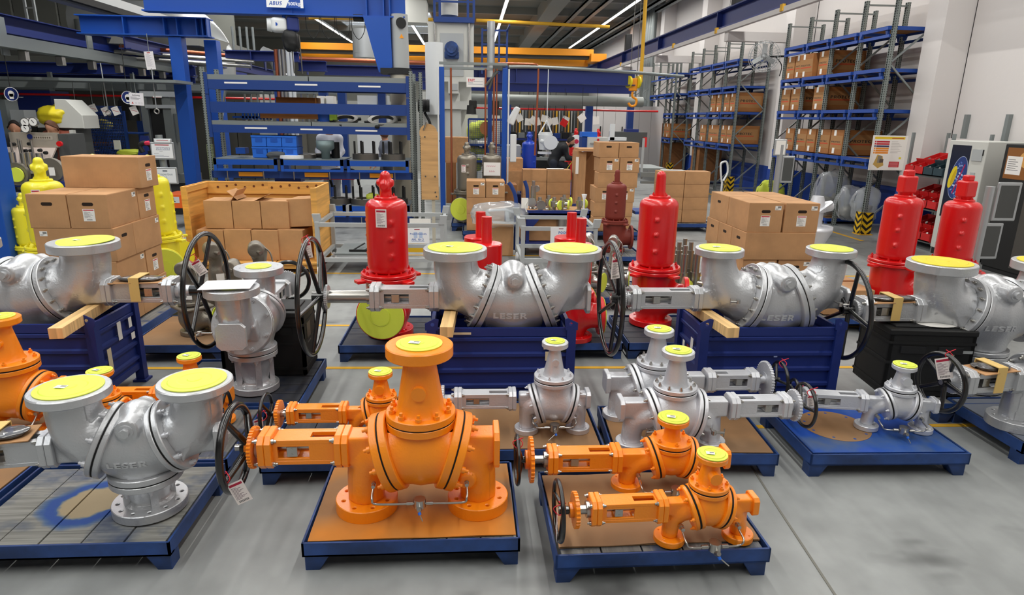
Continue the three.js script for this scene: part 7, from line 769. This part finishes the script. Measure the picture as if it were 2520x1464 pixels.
for (const [a, b, n] of [[[-8.141, 3.41, -15.6], [-8.125, 2.402, -15.6], 'left'], [[-6.878, 3.3, -15.2], [-6.884, 2.455, -15.2], 'right']]) { const t = thing('hoist_cord', `thin steel hoist cord with a ring, ${n} one`, 'cord', [0, 0, 0], 0, 'hoist cords at the left'); part(t, 'cord', rod(a, b, .012, 6), M.alu); part(t, 'ring', [T(new THREE.TorusGeometry(.05, .016, 8, 20), b[0], b[1] - .05, b[2])], M.steel); }
sx('grey hanger channel carrying the cords at the left', 'rail', 'hanger_rail', [bx(-13.5, -6.3, 3.0, 3.06, -15.85, -14.95)], M.galv); sx('grey header rail for the rods behind the rack', 'rail', 'header_rail', [bx(-7.1, -4.1, 3.0, 3.06, -21.14, -21.02)], M.galv);
// left background
struct('partition', [bx(-22, -5.6, 0, 3.4, -25.2, -25)], M.greyWall3 ??= mat('#55544e', .7)); for (let i = 0; i < 22; i++) struct('wall_panel', [bx(-17 + i * .5, -16.53 + i * .5, 0, 2.85, -24.98, -24.9)], i % 3 ? M.greyWall3 : (M.greyWall4 ??= mat('#625f57', .7)));
{ const t = thing('wall_cabinet', 'big navy cabinet with a thin white lamp at the far left', 'cabinet', [0, 0, 0]), z = -22; part(t, 'body', bx(-14.444, -13.145, 2.014, 2.973, z - 1, z), M.navy); part(t, 'lamp', bx(-14.192, -13.774, 2.739, 2.763, z + .3, z + .4), M.paper); } sx('grey rectangular column at the far left edge', 'column', 'machine_column', [bx(-10.097, -9.913, 1.615, 2.59, -15.4, -15)], M.galv);
for (const [y0, py, n] of [[0, 105, 'upper'], [1, 210, 'lower']]) { const t = thing('cable_tray', `grey cable tray below the navy girders at the left, ${n} one`, 'tray', [0, 0, 0], 0, 'grey cable trays at the left'); part(t, 'tray', y0 ? [bx(-18, -5.9, 2.98, 3.06, -19.7, -19.4), bx(-18, -5.9, 3.06, 3.14, -19.42, -19.4)] : [bx(-9.0, -8.7, 3.52, 3.6, -22, -10), bx(-8.72, -8.7, 3.6, 3.75, -22, -10)], M.galv); for (let i = 0; i < 5; i++) part(t, 'hanger', y0 ? bx(-16 + i * 2.2, -15.9 + i * 2.2, 2.9, 3.4, -19.5, -19.42) : bx(-9.02, -8.98, 3.4, 4.1, -14 - i * 3, -13.8 - i * 3), M.galv); }
{ const t = thing('aluminium_rail', 'wide aluminium rail with cable chain at the upper left', 'rail', [0, 0, 0]); part(t, 'rail', [bx(-9.5, -9.15, 4.95, 5.2, -22, -8), bx(-9.8, -9.5, 4.85, 4.95, -22, -8)], M.alu); part(t, 'cable_chain', [bx(-9.15, -9.0, 4.8, 4.95, -22, -8)], M.blackMatt); }
{ const t = thing('aluminium_ladder', 'aluminium ladder leaning on the upper platform at the left', 'ladder', [0, 0, 0]), z = -21; for (const P of [[-12.808, -12.808], [-12.559, -12.559]]) part(t, 'stile', bx(P[0] - .03, P[0] + .03, 4.3, 6.6, z, z + .06), M.alu); for (let i = 0; i < 6; i++) part(t, 'rung', bx(-12.808, -12.559, 4.5 + i * .35, 4.54 + i * .35, z + .01, z + .05), M.alu); }
struct('platform', [bx(-22, -8.2, 4.35, 4.7, -27, -21.4)], M.beamGrey); for (let i = 0; i < 7; i++) struct('wall_panel', [bx(-20 + i * 1.6, -18.5 + i * 1.6, 4.7, 7.6, -26.9, -26.8)], M.greyWall);
for (let i = 0; i < 8; i++) sx('steel trolley clamp on the overhead rail at the left', 'clamp', 'rail_clamp', [rbox(.16, .2, .12, .02, -8.86, 3.42, -13 - i * 1.2), rod([-8.95, 3.5, -13 - i * 1.2], [-8.95, 3.66, -13 - i * 1.2], .02), rod([-8.8, 3.5, -13 - i * 1.2], [-8.8, 3.66, -13 - i * 1.2], .02)], M.steel, 'clamps on the overhead rail');
for (const [z, n] of [[-29, 'far'], [-25.5, 'near']]) {}
// ---------- people ----------
const skin = mat('#c08a6c', .6), hairD = mat('#1d1512', .8), hairB = mat('#5a3a28', .8);
function person(label, J, cl, o = {}) { // J: joints in metres at life size; one continuous skin surface, hair and clothing as shells over it
  const t = thing('person', label, 'person', o.pos, o.turn ?? 0); t.scale.setScalar(1.14);
  const bones = (k, e) => ({ torso: [['pelvis', 'waist', .135, .12], ['waist', 'chest', .12, .15], ['chest', 'neck', .13, .06], ['shL', 'shR', .075, .075], ['hipL', 'hipR', .1, .1]], arms: [['shL', 'elL', .056, .043], ['elL', 'wrL', .043, .028], ['shR', 'elR', .056, .043], ['elR', 'wrR', .043, .028]], legs: [['hipL', 'knL', .088, .058], ['knL', 'anL', .056, .038], ['hipR', 'knR', .088, .058], ['knR', 'anR', .056, .038]] }[k]).map(([a, b, ra, rb]) => [J[a], J[b], ra + e, rb + e]);
  const H = J.head, hd = V(...J.face).normalize(), field = (list, k) => (x, y, z) => { let v = 9; for (const b of list) v = smin(v, dcap(x, y, z, ...b), k); return v; };
  const all = Object.values(J).filter((p) => p !== J.face), lo = [0, 1, 2].map((i) => Math.min(...all.map((p) => p[i])) - .24), hi = [0, 1, 2].map((i) => Math.max(...all.map((p) => p[i])) + .24);
  const tor = field(bones('torso', 0), .07), limb = field([...bones('arms', 0), ...bones('legs', 0)], .02), sd = V(hd.z, 0, -hd.x).normalize();
  const headF = (x, y, z) => { const px = x - H[0], py = y - H[1], pz = z - H[2], f = px * hd.x + py * hd.y + pz * hd.z, s = px * sd.x + pz * sd.z, u = Math.sqrt(Math.max(0, px * px + py * py + pz * pz - f * f - s * s)) * Math.sign(py - f * hd.y || 1); let v = (Math.hypot(f / .1, s / .077, (u - .015) / .115) - 1) * .08; v = smin(v, Math.hypot(f - .045, s * 1.15, u + .085) - .05, .04); v = smin(v, Math.hypot(f - .112, s * 1.4, (u + .01) * .7) - .016, .02); for (const q of [-1, 1]) { v = smin(v, Math.hypot(f + .0, s - q * .08, (u + .005) * .6) - .02, .01); v = Math.max(v, .014 - Math.hypot(f - .105, s - q * .033, u - .022)); } return v; };
  const fingers = []; for (const [w, e] of [['wrL', 'elL'], ['wrR', 'elR']]) { const a = V(...J[w]), d = a.clone().sub(V(...J[e])).normalize(), s = V(-d.z, .2, d.x).normalize(), dn = V(0, -1, 0); fingers.push([a.toArray(), a.clone().addScaledVector(d, .07).toArray(), .03, .034]); for (let i = 0; i < 4; i++) { const r = a.clone().addScaledVector(d, .085).addScaledVector(s, (i - 1.5) * .021), m = r.clone().addScaledVector(d, [.035, .042, .038, .03][i]).addScaledVector(dn, .012), e2 = m.clone().addScaledVector(d, .022).addScaledVector(dn, .03); fingers.push([r.toArray(), m.toArray(), .0105, .01], [m.toArray(), e2.toArray(), .01, .0085]); } const th = a.clone().addScaledVector(d, .03).addScaledVector(s, -.035); fingers.push([th.toArray(), th.clone().addScaledVector(d, .045).addScaledVector(s, -.02).addScaledVector(dn, .02).toArray(), .012, .01]); }
  const hands = field(fingers, .006), feet = field([[J.anL, [J.anL[0] + (o.toe?.[0] ?? 0), J.anL[1] - .05, J.anL[2] + (o.toe?.[1] ?? .15)], .045, .04], [J.anR, [J.anR[0] + (o.toe?.[0] ?? 0), J.anR[1] - .05, J.anR[2] + (o.toe?.[1] ?? .15)], .045, .04]], .02), nk = [J.neck, H, .055, .055];
  part(t, 'body', sdf((x, y, z) => Math.min(smin(smin(smin(tor(x, y, z), limb(x, y, z), .04), dcap(x, y, z, ...nk), .03), headF(x, y, z), .025), feet(x, y, z), hands(x, y, z)), lo, hi, o.cell ?? .014), skin);
  const topF = field([...bones('torso', .016), ...bones('arms', .014)], .07), legF = field([...bones('legs', .016), bones('torso', .012)[0], bones('torso', .012)[4]], .05);
  part(t, 'jacket', sdf((x, y, z) => Math.max(topF(x, y, z), -(V(x - J.neck[0], y - J.neck[1], z - J.neck[2]).dot(V(...H).sub(V(...J.neck)).normalize()) * -1 + .02)), lo, hi, .018), cl[0]); part(t, 'trousers', sdf(legF, lo, hi, .018), cl[1]); part(t, 'shoes', sdf((x, y, z) => feet(x, y, z) - .012, lo, hi, .018), M.blackMatt);
  part(t, 'hair', sdf((x, y, z) => { const px = x - H[0], py = y - H[1], pz = z - H[2], f = px * hd.x + py * hd.y + pz * hd.z; return Math.max(headF(x, y, z) - .014, f - .045 + Math.max(0, (.055 - py)) * .9, -py - .06); }, [H[0] - .2, H[1] - .2, H[2] - .2], [H[0] + .2, H[1] + .2, H[2] + .2], .01), o.hair ?? hairD);
  if (o.beard) part(t, 'beard', sdf((x, y, z) => { const px = x - H[0], py = y - H[1], pz = z - H[2], f = px * hd.x + py * hd.y + pz * hd.z; return Math.max(headF(x, y, z) - .01, .02 - f, py + .065); }, [H[0] - .2, H[1] - .2, H[2] - .2], [H[0] + .2, H[1] + .2, H[2] + .2], .01), hairD);
  if (o.glasses) { const c = V(...H).addScaledVector(hd, .108).add(V(0, .022, 0)); part(t, 'glasses', [-1, 1].map((q) => { const g = new THREE.TorusGeometry(.024, .004, 6, 18); g.lookAt(hd); const p = c.clone().addScaledVector(sd, q * .033); return g.translate(p.x, p.y, p.z); }), M.blackMatt); }
  return t;
}
const stand = { pelvis: [0, .95, 0], waist: [0, 1.1, 0], chest: [0, 1.32, 0], neck: [0, 1.5, 0], head: [0, 1.64, .03], face: [0, -.1, 1], shL: [-.19, 1.43, 0], shR: [.19, 1.43, 0], elL: [-.25, 1.16, .04], elR: [.25, 1.16, .04], wrL: [-.2, 1.0, .24], wrR: [.2, 1.0, .24], hipL: [-.1, .93, 0], hipR: [.1, .93, 0], knL: [-.11, .5, .02], knR: [.11, .5, .02], anL: [-.11, .09, -.02], anR: [.11, .09, -.02] };
person('bending man in black pullover and dark trousers working with a tool, one foot raised', { pelvis: [0, .98, 0], waist: [.06, 1.12, 0], chest: [.2, 1.3, 0], neck: [.36, 1.43, 0], head: [.47, 1.5, .02], face: [.8, -.45, .25], shL: [.3, 1.34, -.18], shR: [.28, 1.34, .18], elL: [.42, 1.08, -.16], elR: [.38, 1.07, .2], wrL: [.66, 1.04, -.06], wrR: [.6, 1.02, .1], hipL: [.02, .94, -.1], hipR: [0, .94, .1], knL: [.42, .8, -.1], knR: [.02, .5, .1], anL: [.38, .38, -.12], anR: [-.04, .09, .1] }, [mat('#14171b', .8), mat('#232a38', .8)], { pos: [2.613, .0, -20.5], toe: [.15, 0], beard: true, cell: .012 });
solo('foot_stool', 'low dark step under the raised foot of the bending man', 'stool', [rbox(.5, .36, .4, .02, 0, .18, 0)], M.machineDark, [2.613 + .46, 0, -20.6]); sx('yellow handheld grinder in the hands of the bending man', 'tool', 'hand_grinder', [rod([2.613 + .68, 1.24, -20.42], [2.613 + .92, 1.28, -20.42], .05, 10), tube([[2.613 + .68, 1.24, -20.42], [2.613 + .5, 1.0, -20.3], [2.613 + .2, .6, -20.2]], .012, 6)], M.capOld);
const shift = (o) => ({ ...stand, ...o });
person('man with glasses and white overall behind the shelving rack', shift({ face: [1, -.05, .35] }), [mat('#c9ccd6', .8), mat('#c9ccd6', .8)], { pos: [-3.455, .2, -16.6], glasses: true }); person('person in a grey hooded jacket walking behind the right end of the rack', shift({ face: [-1, 0, .1], knL: [-.05, .5, .18], anL: [-.05, .1, .1], knR: [.05, .5, -.1], anR: [.05, .12, -.3] }), [mat('#6a6f7c', .9), mat('#3a4050', .9)], { pos: [-2.2, .05, -17.5], turn: -1.2, hair: hairB });
person('dark-bearded man looking down behind the steel test bench', shift({ head: [.02, 1.62, .06], face: [.4, -.5, 1] }), [mat('#1a1b1e', .8), mat('#1a1b1e', .8)], { pos: [-9.07, .18, -13.9], beard: true }); person('brown-haired person bending behind the pressure gauges, pale sleeve forward', shift({ chest: [0, 1.28, .1], neck: [0, 1.42, .22], head: [.02, 1.5, .34], face: [-.3, -.6, .8], shL: [-.19, 1.36, .14], shR: [.19, 1.36, .14], elL: [-.25, 1.16, .28] }), [mat('#8f4a38', .8), mat('#22304a', .8)], { pos: [-8.678, .32, -14.75], hair: hairB });

scene.traverse((o) => { if (o.isMesh) o.castShadow = o.receiveShadow = true; });
renderer.render(scene, camera);
